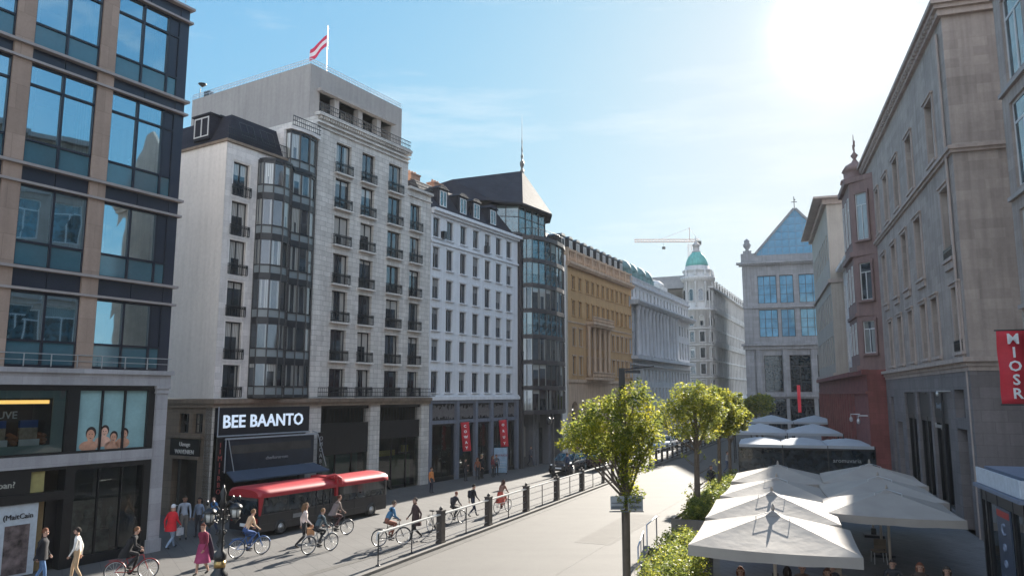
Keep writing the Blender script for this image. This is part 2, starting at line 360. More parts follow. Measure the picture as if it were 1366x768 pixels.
# ------------------------------------------------------------------ 1 modern glazed building
def building_modern():
    loc, rz = bframe(-14.25, 31.15, 31)
    b = thing('office_building', 'tall glazed building with tan piers and a two-storey shop front, beside the narrow alley', 'building', loc, rz)
    piers = [(-3.82, -3.2), (-6.86, -6.24), (-9.9, -9.28)]
    floors = [(7.16, 9.8, 0), (10.65, 13.6, 0), (14.34, 18.1, 1), (18.75, 22.3, 1)]
    X0 = -10.4
    w = MB()
    for z0, z1, _ in floors: pass
    w.box(X0, -.02, .5, 12, 22.95, 23.3, 0)                       # roof slab
    w.box(X0, -.02, 11.7, 12, 0, 22.95, 0); w.box(X0, X0 + .3, .5, 11.7, 0, 22.95, 0); w.box(-.3, -.02, .52, 11.7, 0, 22.95, 0)
    for z in (3.66, 6.6, 9.85, 13.65, 18.15, 22.35): w.box(X0 + .3, -.3, .32, 11.7, z, z + .45, 0)   # floor slabs
    w.box(X0 + .3, -.3, 4.2, 4.35, 0, 22.35, 1)
    w.build('wall', [P['plaster_grey'], P['room']], b)
    for i, (a, c) in enumerate(piers):
        MB().box(a, c, -.10, .5, 7.1, 23.0).build('pier', P['tan_pier'], b)
    MB().box(-.42, 0.0, -.02, .5, 7.1, 23.0).build('corner_post', P['navy_panel'], b)
    for z in (9.82, 13.6, 18.1, 22.3): 
        MB().box(X0, .10, -.2, .3, z, z + .09).build('ledge', P['ledge'], b)
    for z in (10.56, 14.25, 18.66, 22.92):
        MB().box(X0, .12, -.24, .3, z, z + .10).build('ledge', P['ledge'], b)
    for z0, z1 in ((9.91, 10.56), (13.69, 14.25), (18.19, 18.66), (22.39, 22.92)):
        sp = MB()
        edges = [X0] + [e for p in reversed(piers) for e in p] + [-.42]
        for k in range(0, len(edges), 2):
            a, c = edges[k], edges[k + 1]
            if c - a > .2:
                m = (a + c) / 2
                sp.box(a, m - .015, .02, .3, z0, z1); sp.box(m + .015, c, .02, .3, z0, z1)
        sp.build('spandrel_panel', P['navy_panel'], b)
    bays = [(-3.2, -.42), (-6.24, -3.82), (-9.28, -6.86)]
    for fi, (z0, z1, tr) in enumerate(floors):
        for bi, (a, c) in enumerate(bays):
            zl = z0 + .9; zt = z1 - .8 if tr else z1
            fr = MB(); xs = [a, (a + (c if bi else c - .5)) / 2, c if bi else c - .5] + ([] if bi else [c])
            t = .045
            for x in xs: fr.box(x - t if x > a else x, x + t if x < c else x, -.03, .09, z0, z1)
            for z in ([z0 + .03, zl] + ([zt] if tr else []) + [z1 - .04]):
                fr.box(a + t, c - t, -.028, .088, z - .04, z + .04)
            f = fr.build('window', P['navy_metal'], b)
            pn = MB(); lo = MB(); 
            for i in range(len(xs) - 1):
                p, q = xs[i] + t, xs[i + 1] - t
                side = (bi == 0 and i == 2)
                if side: lo.box(p, q, .03, .06, zl + .04, z1 - .08, 1)
                else:
                    pn.add([(p, .045, zl + .04), (q, .045 + rnd.uniform(-.01, .01), zl + .04), (q, .045, zt - .04), (p, .045, zt - .04)], [(0, 1, 2, 3)])
                    if tr: pn.quad((p, .045, zt + .04), (q, .045, zt + .04), (q, .045, z1 - .08), (p, .045, z1 - .08))
                lo.box(p, q, .03, .06, z0 + .07, zl - .04, 0)
            pn.build('pane', P['pane_clear'], f); lo.build('lower_panel', [P['glass_teal'], P['navy_panel']], f)
            cu = MB()
            for (p, q) in ((xs[0] + .06, xs[0] + rnd.uniform(.2, .5)), (xs[2] - rnd.uniform(.15, .6), xs[2] - .08), (xs[1] + .02, xs[1] + rnd.uniform(.1, .3))):
                if fi == 0 and rnd.random() < .5: continue
                k = max(2, int((q - p) / .05)); 
                for j in range(k):
                    x0_ = p + (q - p) * j / k; x1_ = p + (q - p) * (j + 1) / k; ya, yb = (.22, .27) if j % 2 else (.27, .22)
                    cu.quad((x0_, ya, z0 + .1), (x1_, yb, z0 + .1), (x1_, yb, z1 - .1), (x0_, ya, z1 - .1))
            if cu.f: cu.build('curtain', P['curtain'], f)
    # things on the sills, roof rail
    for x, z, h in ((-5.1, 18.8, .9), (-1.9, 15.3, .5), (-4.9, 15.3, .4)):
        MB().lathe([(.05, z), (.16, z + h * .35), (.05, z + h * .6), (.12, z + h * .8), (.01, z + h)], 8, (x, .5)).build('vase', P['white_paint'], b)
    tr = MB()
    for i in range(12): tr.box(X0 + .1 + i * .93, X0 + .13 + i * .93, -.14, -.11, 7.16, 7.62)
    tr.box(X0, .08, -.145, -.105, 7.6, 7.63); tr.box(X0, .08, -.135, -.115, 7.38, 7.40)
    tr.build('terrace_railing', P['steel'], b)
    rr = MB()
    for i in range(10): rr.box(-9 + i * .98, -8.97 + i * .98, .1, .13, 23.3, 23.9)
    rr.box(-9.6, 0, .1, .13, 23.88, 23.92); rr.build('roof_railing', P['steel'], b)
    # shop levels
    s = MB()
    s.box(X0, .14, -.30, .3, 6.95, 7.12); s.box(X0, .06, -.2, .3, 6.52, 6.95); s.build('cornice', P['grey_stone'], b)
    s = MB(); s.box(X0, -.5, -.14, .3, 3.62, 4.04); s.build('stone_band', P['grey_stone'], b)
    s = MB(); s.box(-.5, 0, -.16, .5, 0, 6.22); s.box(-.54, .04, -.2, .5, 6.22, 6.28); s.box(-.52, .02, -.18, .5, 6.28, 6.40); s.box(-.56, .06, -.22, .5, 6.40, 6.52)
    s.box(-.56, .06, -.22, .5, 0.0, .5); s.build('corner_pier', P['grey_stone'], b)
    # upper shop windows
    fr = MB()
    for a, c in ((-.78, -.5), (-3.95, -3.52), (-8.4, -8.1)): fr.box(a, c, -.06, .3, 4.04, 6.52)
    fr.box(X0, -.78, -.05, .3, 6.32, 6.52); fr.box(X0, -.78, -.12, .28, 4.04, 4.12)
    for x in (-2.62, -1.72): fr.box(x - .03, x + .03, -.02, .1, 4.12, 6.32)
    f = fr.build('shop_window_frame', P['black_metal'], b)
    po = MB(); po.box(-3.52, -.78, .08, .12, 4.12, 6.32, 0)
    bp = po.build('advertising_panel', [mat('poster_teal', (.28, .46, .48), .5, .15, .6)], b)
    skin = mat('poster_skin', (.62, .33, .22), .6, .2, 5); skin2 = mat('poster_skin_light', (.75, .45, .34), .6, .2, 5); hair = plain('poster_hair', (.03, .02, .02))
    def flat_disc(cx, cz, rx, rzz, y, mi, n=18):
        vs = [(cx + rx * math.cos(2 * math.pi * i / n), y, cz + rzz * math.sin(2 * math.pi * i / n)) for i in range(n)]
        return vs
    fg = MB(); n = 18
    def disc(cx, cz, rx, rzz, y, mi): fg.add(flat_disc(cx, cz, rx, rzz, y, mi), [tuple(range(n))], mi)
    for cx, cz, sc_, sk in ((-2.95, 4.62, 1.0, 0), (-2.42, 4.72, .85, 1), (-2.05, 4.5, .8, 0), (-1.62, 4.6, .8, 0)):
        disc(cx - .05, cz - .36 * sc_, .36 * sc_, .2, .075, sk)
        disc(cx, cz - .2, .1 * sc_, .2, .074, sk)
        disc(cx + .01, cz + .12 * sc_, .2 * sc_, .24 * sc_, .073, 2)
        disc(cx, cz + .04 * sc_, .155 * sc_, .21 * sc_, .072, sk)
        disc(cx - .05 * sc_, cz + .08 * sc_, .022, .012, .071, 2); disc(cx + .06 * sc_, cz + .08 * sc_, .022, .012, .071, 2); disc(cx, cz - .07 * sc_, .04, .012, .071, 2)
    disc(-2.44, 4.42, .07, .2, .0705, 1)
    fg.build('printed_figure', [skin, skin2, hair], bp)
    
    MB().quad((-8.1, .03, 4.12), (-3.95, .03, 4.12), (-3.95, .03, 6.32), (-8.1, .03, 6.32)).build('pane', P['pane_shop'], f)
    # display behind the second upper window: frosted surround, lamp strip, dark box, packs
    teal = mat('frosted_surround', (.28, .38, .38), .6, .1, 1)
    d = MB(); d.box(-8.1, -3.97, .08, .12, 4.12, 4.4); d.box(-8.1, -3.97, .08, .12, 6.05, 6.32); d.box(-4.4, -3.97, .081, .119, 4.4, 6.05); d.build('display_surround', teal, f)
    MB().box(-8.1, -4.42, 1.4, 1.5, 4.2, 6.3).build('display_back', P['room_dark'], f)
    MB().box(-8.1, -4.45, .25, .33, 5.85, 5.98).build('lamp_strip', P['lamp_yellow'], f)
    text('shop_lettering', 'LOUVE', .36, P['sign_white'], f, (-6.08, .2, 5.35), align='CENTER')
    pkb = plain('pack_blue', (.04, .10, .35)); pkw = mat('pack_print', (.45, .36, .28), .5, .4, 6); brn = mat('pastry', (.38, .17, .09), .6, .3, 8)
    for x in (-6.1, -5.05):
        dm = MB(); dm.box(x - .3, x + .3, .3, .42, 4.62, 5.02, 1); dm.box(x - .3, x + .3, .3, .42, 5.02, 5.28, 0); dm.box(x - .34, x + .34, .2, .24, 4.35, 4.62, 2)
        dm.build('display_pack', [pkb, pkw, P['sign_white']], f)
    for x in (-5.55, -4.62):
        dm = MB()
        for k in range(7): dm.lathe([(.02, 4.4 + k * .05), (.12, 4.45 + k * .05), (.1, 4.52 + k * .05), (.01, 4.56 + k * .05)], 8, (x + rnd.uniform(-.15, .15), .4 + rnd.uniform(-.1, .1)))
        dm.build('pastry_pile', brn, f)
    # lower shop
    fr = MB(); 
    fr.box(-.78, -.5, -.08, .4, 0, 3.62); fr.box(-3.85, -3.5, -.10, .4, 0, 3.62); fr.box(-3.5, -.78, -.06, .4, 3.42, 3.62); fr.box(-3.5, -.78, -.05, .3, 0, .32)
    for x in (-2.55, -1.65): fr.box(x - .02, x + .02, -.03, .1, .32, 3.42)
    fr.box(X0, -3.85, -.1, .3, 2.45, 2.75); fr.box(X0, -3.85, -.08, .3, 3.5, 3.62)
    fr.box(X0, -5.0, -.04, .25, 2.75, 3.5)
    fr.box(-4.25, -3.85, .3, .4, 0, 2.45)
    f2 = fr.build('shop_front', P['black_metal'], b)
    MB().quad((-3.5, .03, .32), (-.78, .03, .32), (-.78, .03, 3.42), (-3.5, .03, 3.42)).build('pane', P['pane_shop'], f2)
    yel = plain('panel_olive', (.34, .30, .12))
    MB().box(-5.0, -4.5, .05, .25, 2.77, 3.48).build('olive_panel', yel, f2)
    MB().box(-4.62, -4.28, .35, .5, .02, 2.43).build('wood_panel', plain('wood_panel', (.30, .21, .10)), f2)
    text('sign_lettering', 'Mialcfd (ISoan?', .30, plain('sign_grey', (.42, .42, .38)), f2, (-6.4, -.06, 3.02), align='CENTER')
    # door with poster
    dr = MB(); dr.box(-5.9, -4.66, -.02, .06, .04, 2.43); dr.box(-7.2, -5.94, -.02, .06, .04, 2.43)
    dd = dr.build('door', plain('door_pale', (.50, .55, .60)), f2)
    pm = MB(); pm.box(-5.7, -4.9, -.045, -.022, .12, 1.75, 0); pm.box(-7.05, -6.2, -.045, -.022, .12, 1.75, 0); pm.build('door_poster', mat('door_poster', (.13, .10, .10), .4, .9, 3.0), f2)
    text('door_lettering', '(MaitCain', .25, P['black_metal'], f2, (-5.3, -.03, 1.95), align='CENTER')
    # dim goods inside
    g = MB(); g.box(-3.4, -.9, 2.4, 2.6, 0, 2.0); g.box(-3.4, -.9, 1.8, 2.3, 0, .9)
    for i in range(5): g.lathe([(.12, .9), (.16, 1.3), (.08, 1.45), (.11, 1.65), (.02, 1.75)], 8, (-3.1 + i * .5, 1.5))
    g.build('shop_display', mat('shop_display', (.18, .19, .18), .8, .6, 2.0), b)
building_modern()

# ------------------------------------------------------------------ 2 stone hotel with glazed bay
def building_stone():
    loc, rz = bframe(-15.1, 38.26, 31)
    b = thing('stone_building', 'pale stone building with dark glazed bay, blank white side wall and grey penthouse', 'building', loc, rz)
    G = 5.95
    wt = [18.5, 16.35, 14.25, 12.06, 9.93, 7.69]; wb = [16.65, 14.5, 12.4, 10.2, 7.96, 6.0]
    # white part
    ops = [(.5, 1.55, z0, z1) for z0, z1 in zip(wb, wt)]
    w = MB().wall(0, 2.1, G, 19.45, ops, .28, 0, 1); w.shell(0, 6.3, 0, 11, G, 19.45, 0, right=False); w.build('white_wall', [P['plaster'], P['stone_white']], b)
    MB().box(2.1, 6.35, .02, .3, G, 19.45).build('bay_back_wall', P['stone_white'], b)
    MB().wall(.004, 2.1, G, 19.4, [(.42, 1.63, z0 - .06, z1 + .08) for z0, z1 in zip(wb, wt)], .02, 0, y=-.03).build('stone_edging', P['stone_white'], b)
    for z0, z1 in zip(wb, wt): win(b, .5, z0, 1.05, z1 - z0, .16, 2, 0, 'glass', rail=.55)
    # upper parapet of white part + mansard
    m = MB(); m.box(-.08, 6.0, -.12, .2, 19.45, 19.6); m.box(-.08, .2, .2, 11, 19.45, 19.6); m.build('eaves', P['stone_brown'], b)
    m = MB(); m.prism([(0.02, 0.02), (4.2, 0.02), (4.2, 8.5), (.02, 8.5)], 19.6, 21.3, 0, [(.75, .7), (4.2, .7), (4.2, 8.5), (.75, 8.5)])
    rf = m.build('mansard_roof', P['slate'], b)
    dm = MB(); dm.box(-.0, 1.1, 1.5, 2.9, 19.9, 21.25); dm.box(-.08, 1.2, 1.4, 3.0, 21.25, 21.33); dm.build('dormer', P['slate'], rf)
    dw = win(rf, 0, 0, 1.2, 1.1, 0, 2, 0, 'glass_blue', frame='white_frame', simple=True, name='dormer_window'); dw.location = (-.03, 2.8, 20.05); dw.rotation_euler = (0, 0, R(-90))
    for x in (1.1, 2.5):
        dw = win(rf, 0, 0, 1.0, .9, 0, 2, 0, 'glass_blue', simple=True, name='skylight'); dw.location = (x, .22, 20.15); dw.rotation_euler = (R(-22), 0, 0)
    ch = MB(); ch.box(1.2, 2.2, 2.2, 2.9, 21.3, 21.65); ch.box(1.15, 2.25, 2.15, 2.95, 21.65, 21.72); ch.build('chimney', P['dark_metal'], rf)
    gl = MB()
    for i in range(34): gl.box(.05 + i * .12, .065 + i * .12, -.02, -.005, 19.6, 20.25)
    gl.box(0, 4.1, -.03, .005, 20.25, 20.29); gl.box(0, 4.1, -.025, 0, 19.9, 19.92); gl.build('roof_railing', P['dark_metal'], b)
    # curved glazed bay
    plan = [(2.1, 0), (2.15, -.42), (2.55, -.78), (3.2, -.92), (3.75, -.78), (4.1, -.5), (4.3, -.32), (4.95, -.36), (5.65, -.36), (6.2, -.18), (6.35, 0)]
    zs = [5.98, 7.98, 10.1, 12.5, 14.68, 16.95, 19.0]
    pts = [Vector((x, y, 0)) for x, y in plan]
    def facets(z0, z1, pl, name):
        fr = MB(); up = MB(); lo = MB(); zl = z0 + .62
        for i in range(len(pl) - 1):
            p, q = pl[i], pl[i + 1]
            up.quad((p.x, p.y, zl), (q.x, q.y, zl), (q.x, q.y, z1 - .2), (p.x, p.y, z1 - .2))
            lo.quad((p.x, p.y, z0 + .18), (q.x, q.y, z0 + .18), (q.x, q.y, zl), (p.x, p.y, zl))
        for i, p in enumerate(pl): fr.tube([(p.x, p.y - .02, z0), (p.x, p.y - .02, z1)], .045, 4, sm=False)
        pp = [(p.x, p.y - .03, 0) for p in pl]
        for z, h in ((z0 + .09, .09), (zl, .035), (z1 - .1, .1)):
            for i in range(len(pp) - 1):
                a, c = pp[i], pp[i + 1]
                fr.add([(a[0], a[1], z - h), (c[0], c[1], z - h), (c[0], c[1], z + h), (a[0], a[1], z + h), (a[0], a[1] + .14, z - h), (c[0], c[1] + .14, z - h), (c[0], c[1] + .14, z + h), (a[0], a[1] + .14, z + h)],
                       [(0, 1, 2, 3), (4, 7, 6, 5), (0, 4, 5, 1), (3, 2, 6, 7)])
        f = fr.build(name, P['dark_metal'], b)
        for i in range(len(pl) - 1):
            pass
        # panes: one object per facet so each reflects and shows its curtain on its own
        for i in range(len(pl) - 1):
            p, q = pl[i], pl[i + 1]; L = (q - p).length; ang = math.atan2(q.y - p.y, q.x - p.x)
            if L < .15: continue
            key = ('bayp', round(L, 2), round(z1 - z0, 2))
            if key not in WC: WC[key] = MB().quad((0, 0, .62), (L, 0, .62), (L, 0, z1 - z0 - .2), (0, 0, z1 - z0 - .2)).mesh('pane', P['glass_curt'])
            link('pane', WC[key], f, (p.x, p.y + .03, z0), ang + rnd.uniform(-.015, .015))
            key = ('bayl', round(L, 2))
            if key not in WC: WC[key] = MB().quad((0, 0, .18), (L, 0, .18), (L, 0, .62), (0, 0, .62)).mesh('lower_panel', P['spandrel_grey'])
            link('lower_panel', WC[key], f, (p.x, p.y + .03, z0), ang)
        return f
    P['spandrel_grey'] = mat('spandrel_grey', (.22, .26, .28), .25, .15, 1.0)
    for i in range(6): facets(zs[i], zs[i + 1], pts, 'bay_storey')
    top = [Vector((x, y, 0)) for x, y in ((4.05, .1), (4.15, -.22), (4.75, -.36), (5.5, -.36), (6.15, -.2), (6.35, 0))]
    facets(19.0, 21.35, top, 'bay_storey')
    MB().prism([(x, y - .08) for x, y in plan], 18.95, 19.08).build('bay_roof', P['dark_metal'], b)
    t = MB(); t.prism([(3.9, .25), (4.02, -.35), (4.7, -.5), (5.6, -.5), (6.4, -.3), (6.4, 2.5), (3.9, 2.5)], 21.35, 21.55); t.box(3.85, 4.05, 0.05, 2.5, 19.1, 21.35); t.build('bay_cap', P['stone_white'], b)
    MB().box(4.05, 6.4, 1.0, 2.5, 19.1, 21.35).build('bay_core', P['slate'], b)
    # stone tower part
    cols = [(8.05, 9.4), (10.4, 11.65), (13.05, 14.45), (15.45, 16.65)]
    rt = [21.8, 19.5, 17.12, 14.75, 12.45, 10.07, 7.71]; rb = [19.85, 17.6, 15.3, 12.88, 10.55, 8.18, 6.0]
    ops = [(a, c, z0, z1) for a, c in cols[:3] for z0, z1 in zip(rb, rt)]
    w = MB().wall(6.4, 15.1, G, 23.0, ops, .3, 0); w.shell(6.4, 15.1, 0, 9, G, 23.0, 0)
    ops2 = [(cols[3][0], cols[3][1], z0, z1) for z0, z1 in zip(rb[1:], rt[1:])]
    w.wall(15.1, 17.8, G, 20.5, ops2, .3, 0); w.shell(15.1, 17.8, 0, 9, G, 20.5, 0, left=False); w.build('stone_wall', P['stone_bee'], b)
    m = MB(); m.box(6.3, 15.22, -.28, .2, 23.0, 23.18); m.box(6.34, 15.16, -.16, .1, 22.55, 22.66); m.box(6.38, 15.1, -.1, .05, 22.28, 22.34)
    m.box(15.1, 17.86, -.22, .2, 20.5, 20.66); m.box(15.1, 17.84, -.1, .1, 20.0, 20.1)
    for i in range(44): m.box(6.5 + i * .2, 6.6 + i * .2, -.2, -.001, 22.82, 23.0)
    m.build('cornice', P['stone_bee'], b)
    m = MB(); m.box(6.4, 7.3, -.09, -.001, G, 22.2); m.box(7.36, 7.42, -.03, -.001, G, 22.2); m.build('pilaster', P['stone_bee'], b)
    for ci, (a, c) in enumerate(cols):
        for z0, z1 in list(zip(rb, rt))[1 if ci == 3 else 0:]:
            o = win(b, a, z0, c - a, z1 - z0, .2, 2, 0, 'glass', fw=.07, rail=.62)
            key = ('bal', round(c - a, 2))
            if key not in WC: WC[key] = MB().box(-.12, c - a + .12, -.24, .0, -.12, -.02).mesh('sill', P['stone_bee'])
            link('sill', WC[key], o, (0, -.2 - .001, 0))
    # terrace rail and long low balcony rail
    def rail(x0, x1, y, z, h, m=None, step=.16):
        r = MB(); n = int((x1 - x0) / step)
        for i in range(n + 1): r.box(x0 + i * step, x0 + i * step + .02, y, y + .02, z, z + h)
        for k in (h, h * .55, h * .1): r.box(x0, x1, y - .012, y + .032, z + k - .018, z + k + .018)
        return r
    rail(6.35, 15.1, -.2, 23.18, .6).build('terrace_railing', P['dark_metal'], b)
    rail(15.15, 17.8, -.15, 20.66, .5).build('terrace_railing', P['dark_metal'], b)
    rail(6.6, 17.8, -.62, 6.0, .55).build('balcony_railing', P['dark_metal'], b)
    rail(4.1, 6.3, -.4, 21.55, .6).build('terrace_railing', P['dark_metal'], b)
    # penthouse
    ops = [(8.0, 9.0, 23.2, 25.3), (9.7, 11.4, 23.2, 25.25), (11.9, 13.3, 23.2, 25.2), (13.7, 14.9, 23.2, 25.15)]
    w = MB().wall(7.17, 15.2, 23.0, 27.0, [(8.0, 15.0, 23.05, 25.35)], 1.2, 0, y=1.6); w.shell(7.17, 16.2, 1.6, 13.4, 23.0, 27.0, 0); w.wall(15.2, 16.2, 20.6, 27.0, [], .1, 0, y=1.6)
    w.box(8.0, 15.0, 2.75, 2.95, 23.0, 25.4, 0); w.build('penthouse_wall', P['plaster_grey'], b)
    m = MB(); m.box(7.75, 15.15, 1.2, 2.6, 25.35, 25.55)
    for x in (9.25, 11.5, 13.4): m.box(x, x + .42, 1.5, 1.95, 23.1, 25.35)
    m.build('loggia', P['plaster_grey'], b)
    for x, ww in ((8.25, .8), (9.85, 1.4), (12.1, 1.15), (13.95, .9)): win(b, x, 23.1, ww, 2.1, 2.5, 2, 0, 'glass', simple=True)
    r = MB(); n = 60
    for i in range(60): r.box(7.2 + i * .15, 7.22 + i * .15, 1.65, 1.67, 27.0, 27.35)
    for i in range(80): r.box(7.2, 7.22, 1.65 + i * .15, 1.67 + i * .15, 27.0, 27.35)
    for k in (27.18, 27.35): r.box(7.2, 16.2, 1.64, 1.68, k, k + .03); r.box(7.19, 7.23, 1.65, 13.4, k, k + .03)
    r.build('roof_railing', P['steel'], b)
    m = MB(); m.tube([(7.4, 12.9, 27), (7.4, 12.9, 27.9)], .03); m.lathe([(.02, 27.9), (.28, 28.1), (.3, 28.15)], 10, (7.4, 12.7)); m.box(7.2, 7.6, 11.7, 12.2, 27.0, 27.4); m.build('roof_antenna', P['dark_metal'], b)
    # ground floor
    m = MB(); m.box(-.15, 17.9, -.32, .4, 5.72, 5.94); m.box(-.1, 17.86, -.2, .35, 5.5, 5.72); m.box(-.15, 0.1, .4, 11, 5.72, 5.94); m.box(-.1, .1, .35, 11, 5.5, 5.72); m.build('ground_cornice', P['stone_brown'], b)
    # side (alley) wall with doorway and two windows; local y runs back
    sd = MB()
    sd.wall(-11, 0, 0, 5.5, [(-2.95, -.95, .0, 2.9), (-1.5, -.7, 4.2, 5.2), (-2.6, -1.8, 4.2, 5.2)], .35, 0)
    o = sd.build('side_wall', P['stone_brown'], b, (0, 0, 0), R(-90))
    win(o, -1.5, 4.2, .8, 1.0, .2, 2, 0, 'glass', rows=2, simple=True); win(o, -2.6, 4.2, .8, 1.0, .2, 2, 0, 'glass', rows=2, simple=True)
    MB().box(-2.95, -.95, .5, .6, 0, 2.9).build('doorway', P['room_dark'], b, (0, 0, 0), R(-90))
    m = MB(); m.box(-3.3, -.6, -.12, -.002, 3.95, 4.07); m.box(-3.1, -.8, -.1, -.001, 2.9, 3.05); m.build('side_moulding', P['stone_brown'], b, (0, 0, 0), R(-90))
    sg = MB().box(-3.1, -.75, -.08, -.003, 3.07, 3.9).build('side_sign', plain('sign_matt_black', (.012, .012, .012), .9), b, (0, 0, 0), R(-90))
    text('lettering', 'Uavage', .3, plain('letter_dim', (.8, .78, .75)), sg, (-1.9, -.09, 3.55), 0)
    text('lettering', 'WAVENIEN', .3, plain('letter_dim2', (.8, .78, .75)), sg, (-1.9, -.09, 3.17), 0)
    # piers and shop windows
    pm = MB()
    for a, c in ((0, .12), (6.3, 7.45), (11.75, 12.65), (17.0, 17.86)): pm.box(a, c, -.06, .5, 0, 5.5)
    pm.build('pier', P['stone_bee'], b)
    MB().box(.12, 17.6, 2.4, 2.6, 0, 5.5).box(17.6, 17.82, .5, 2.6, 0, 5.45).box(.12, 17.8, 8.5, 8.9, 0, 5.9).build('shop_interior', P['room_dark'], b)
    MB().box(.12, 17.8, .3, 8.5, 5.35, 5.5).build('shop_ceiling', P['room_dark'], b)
    s1 = MB(); s1.box(7.45, 11.75, .1, .2, 4.25, 4.45); s1.box(7.45, 11.75, .1, .2, 5.3, 5.5); s1.box(7.45, 11.75, .1, .2, 0, .5)
    for x in (8.9, 10.3): s1.box(x - .03, x + .03, .1, .2, .5, 4.25)
    s1.box(7.45, 11.75, .11, .19, 2.6, 4.25)
    f = s1.build('shop_window', P['black_metal'], b)
    MB().quad((7.45, .16, .5), (11.75, .16, .5), (11.75, .16, 2.6), (7.45, .16, 2.6)).build('pane', P['pane_shop'], f)
    MB().box(7.6, 11.6, .8, .85, .3, 2.5).build('window_screen', mat('screen_green', (.10, .17, .16), .8, .3, .5), f)
    gr = MB(); 
    for i in range(14): gr.box(7.55 + i * .3, 7.58 + i * .3, .13, .17, 4.47, 5.3)
    gr.build('grille', P['dark_metal'], f)
    s2 = MB(); s2.box(12.65, 17.0, .1, .2, 4.25, 4.45); s2.box(12.65, 17.0, .1, .2, 5.3, 5.5); s2.box(12.65, 17.0, .11, .19, 3.3, 4.25)
    for x in (14.1, 15.6): s2.box(x - .03, x + .03, .1, .2, 0, 3.3)
    f = s2.build('shop_window', P['black_metal'], b)
    MB().quad((12.65, .16, .1), (17, .16, .1), (17, .16, 3.3), (12.65, .16, 3.3)).build('pane', P['pane_shop'], f)
    MB().box(12.7, 14.9, .5, .56, 2.15, 2.5).box(15.6, 16.3, .5, .56, 2.3, 2.75).build('yellow_sign', plain('yellow_sign', (.42, .36, .10)), f)
    MB().box(14.9, 17.0, .9, .95, .1, 2.1).build('green_panel', mat('green_panel', (.05, .12, .05), .8, .4, .6), f)
    gr = MB()
    for i in range(14): gr.box(12.75 + i * .3, 12.78 + i * .3, .13, .17, 4.47, 5.3)
    gr.build('grille', P['dark_metal'], f)
    # big shop sign, shutter box, awning
    sg = MB(); sg.box(.14, 6.28, -.32, .1, 4.12, 5.5); s = sg.build('shop_sign', plain('sign_black', (.012, .014, .022), .4), b)
    text('lettering', 'BEE BAANTO', .90, P['sign_lit'], s, (3.1, -.33, 4.5), ext=.03, bold=.016, space=1.02)
    tr = MB(); tr.box(.1, 6.32, -.36, -.32, 4.05, 4.12); tr.box(.10, .16, -.345, -.33, 4.12, 5.55); tr.box(.3, 6.5, -.75, -.70, 3.92, 4.0)
    tr.tube([(.35, -.72, 3.95), (.35, -.72, 2.3)], .03, 5); tr.tube([(.5, -.72, 3.95), (.9, -.75, 2.3)], .025, 5); tr.tube([(6.6, -.72, 3.95), (7.3, -.75, 2.1)], .025, 5); tr.tube([(6.6, -.72, 4.0), (6.6, -.3, 4.1)], .03, 5)
    tr.build('sign_frame', plain('frame_grey', (.35, .38, .42), .4), b)
    bx = MB(); bx.box(.5, 6.35, -.68, .1, 2.38, 3.9); bb = bx.build('shutter_box', mat('shutter_navy', (.016, .022, .035), .5, .3, 1.5), b)
    MB().box(.7, 6.1, -.70, -.681, 3.2, 3.62).build('mesh_panel', P['room_dark'], bb)
    text('lettering', 'cherftorue·com', .24, plain('letter_grey', (.25, .25, .27)), bb, (3.7, -.70, 2.78))
    aw = MB(); aw.add([(.5, -.68, 2.36), (6.4, -.68, 2.36), (6.75, -1.6, 1.98), (.25, -1.6, 1.98), (.25, -1.6, 1.9), (6.75, -1.6, 1.9), (6.4, -.68, 2.28), (.5, -.68, 2.28)],
            [(0, 3, 2, 1), (3, 4, 5, 2), (4, 7, 6, 5), (0, 1, 6, 7), (0, 7, 4, 3), (1, 2, 5, 6)])
    aw.build('awning', mat('awning_blue', (.05, .07, .11), .6, .15, 1.0), b)
    for x, t_, c in ((.02, 'IIMIIRBO', (.35, .08, .08)), (6.9, 'OMOABE', (.30, .32, .33))):
        v = MB().box(x, x + .36, -.5, -.4, .9, 4.0).build('vertical_sign', P['black_metal'], b)
        text('lettering', t_, .34, plain('vletter', c), v, (x + .18, -.51, 3.55), vertical=True)
    s3 = MB(); s3.box(.4, .9, -.1, .1, 0, 2.3); s3.box(3.0, 3.1, -.1, .1, 0, 2.3); s3.box(5.9, 6.3, -.1, .1, 0, 2.3); s3.build('shop_front', P['black_metal'], b)
building_stone()

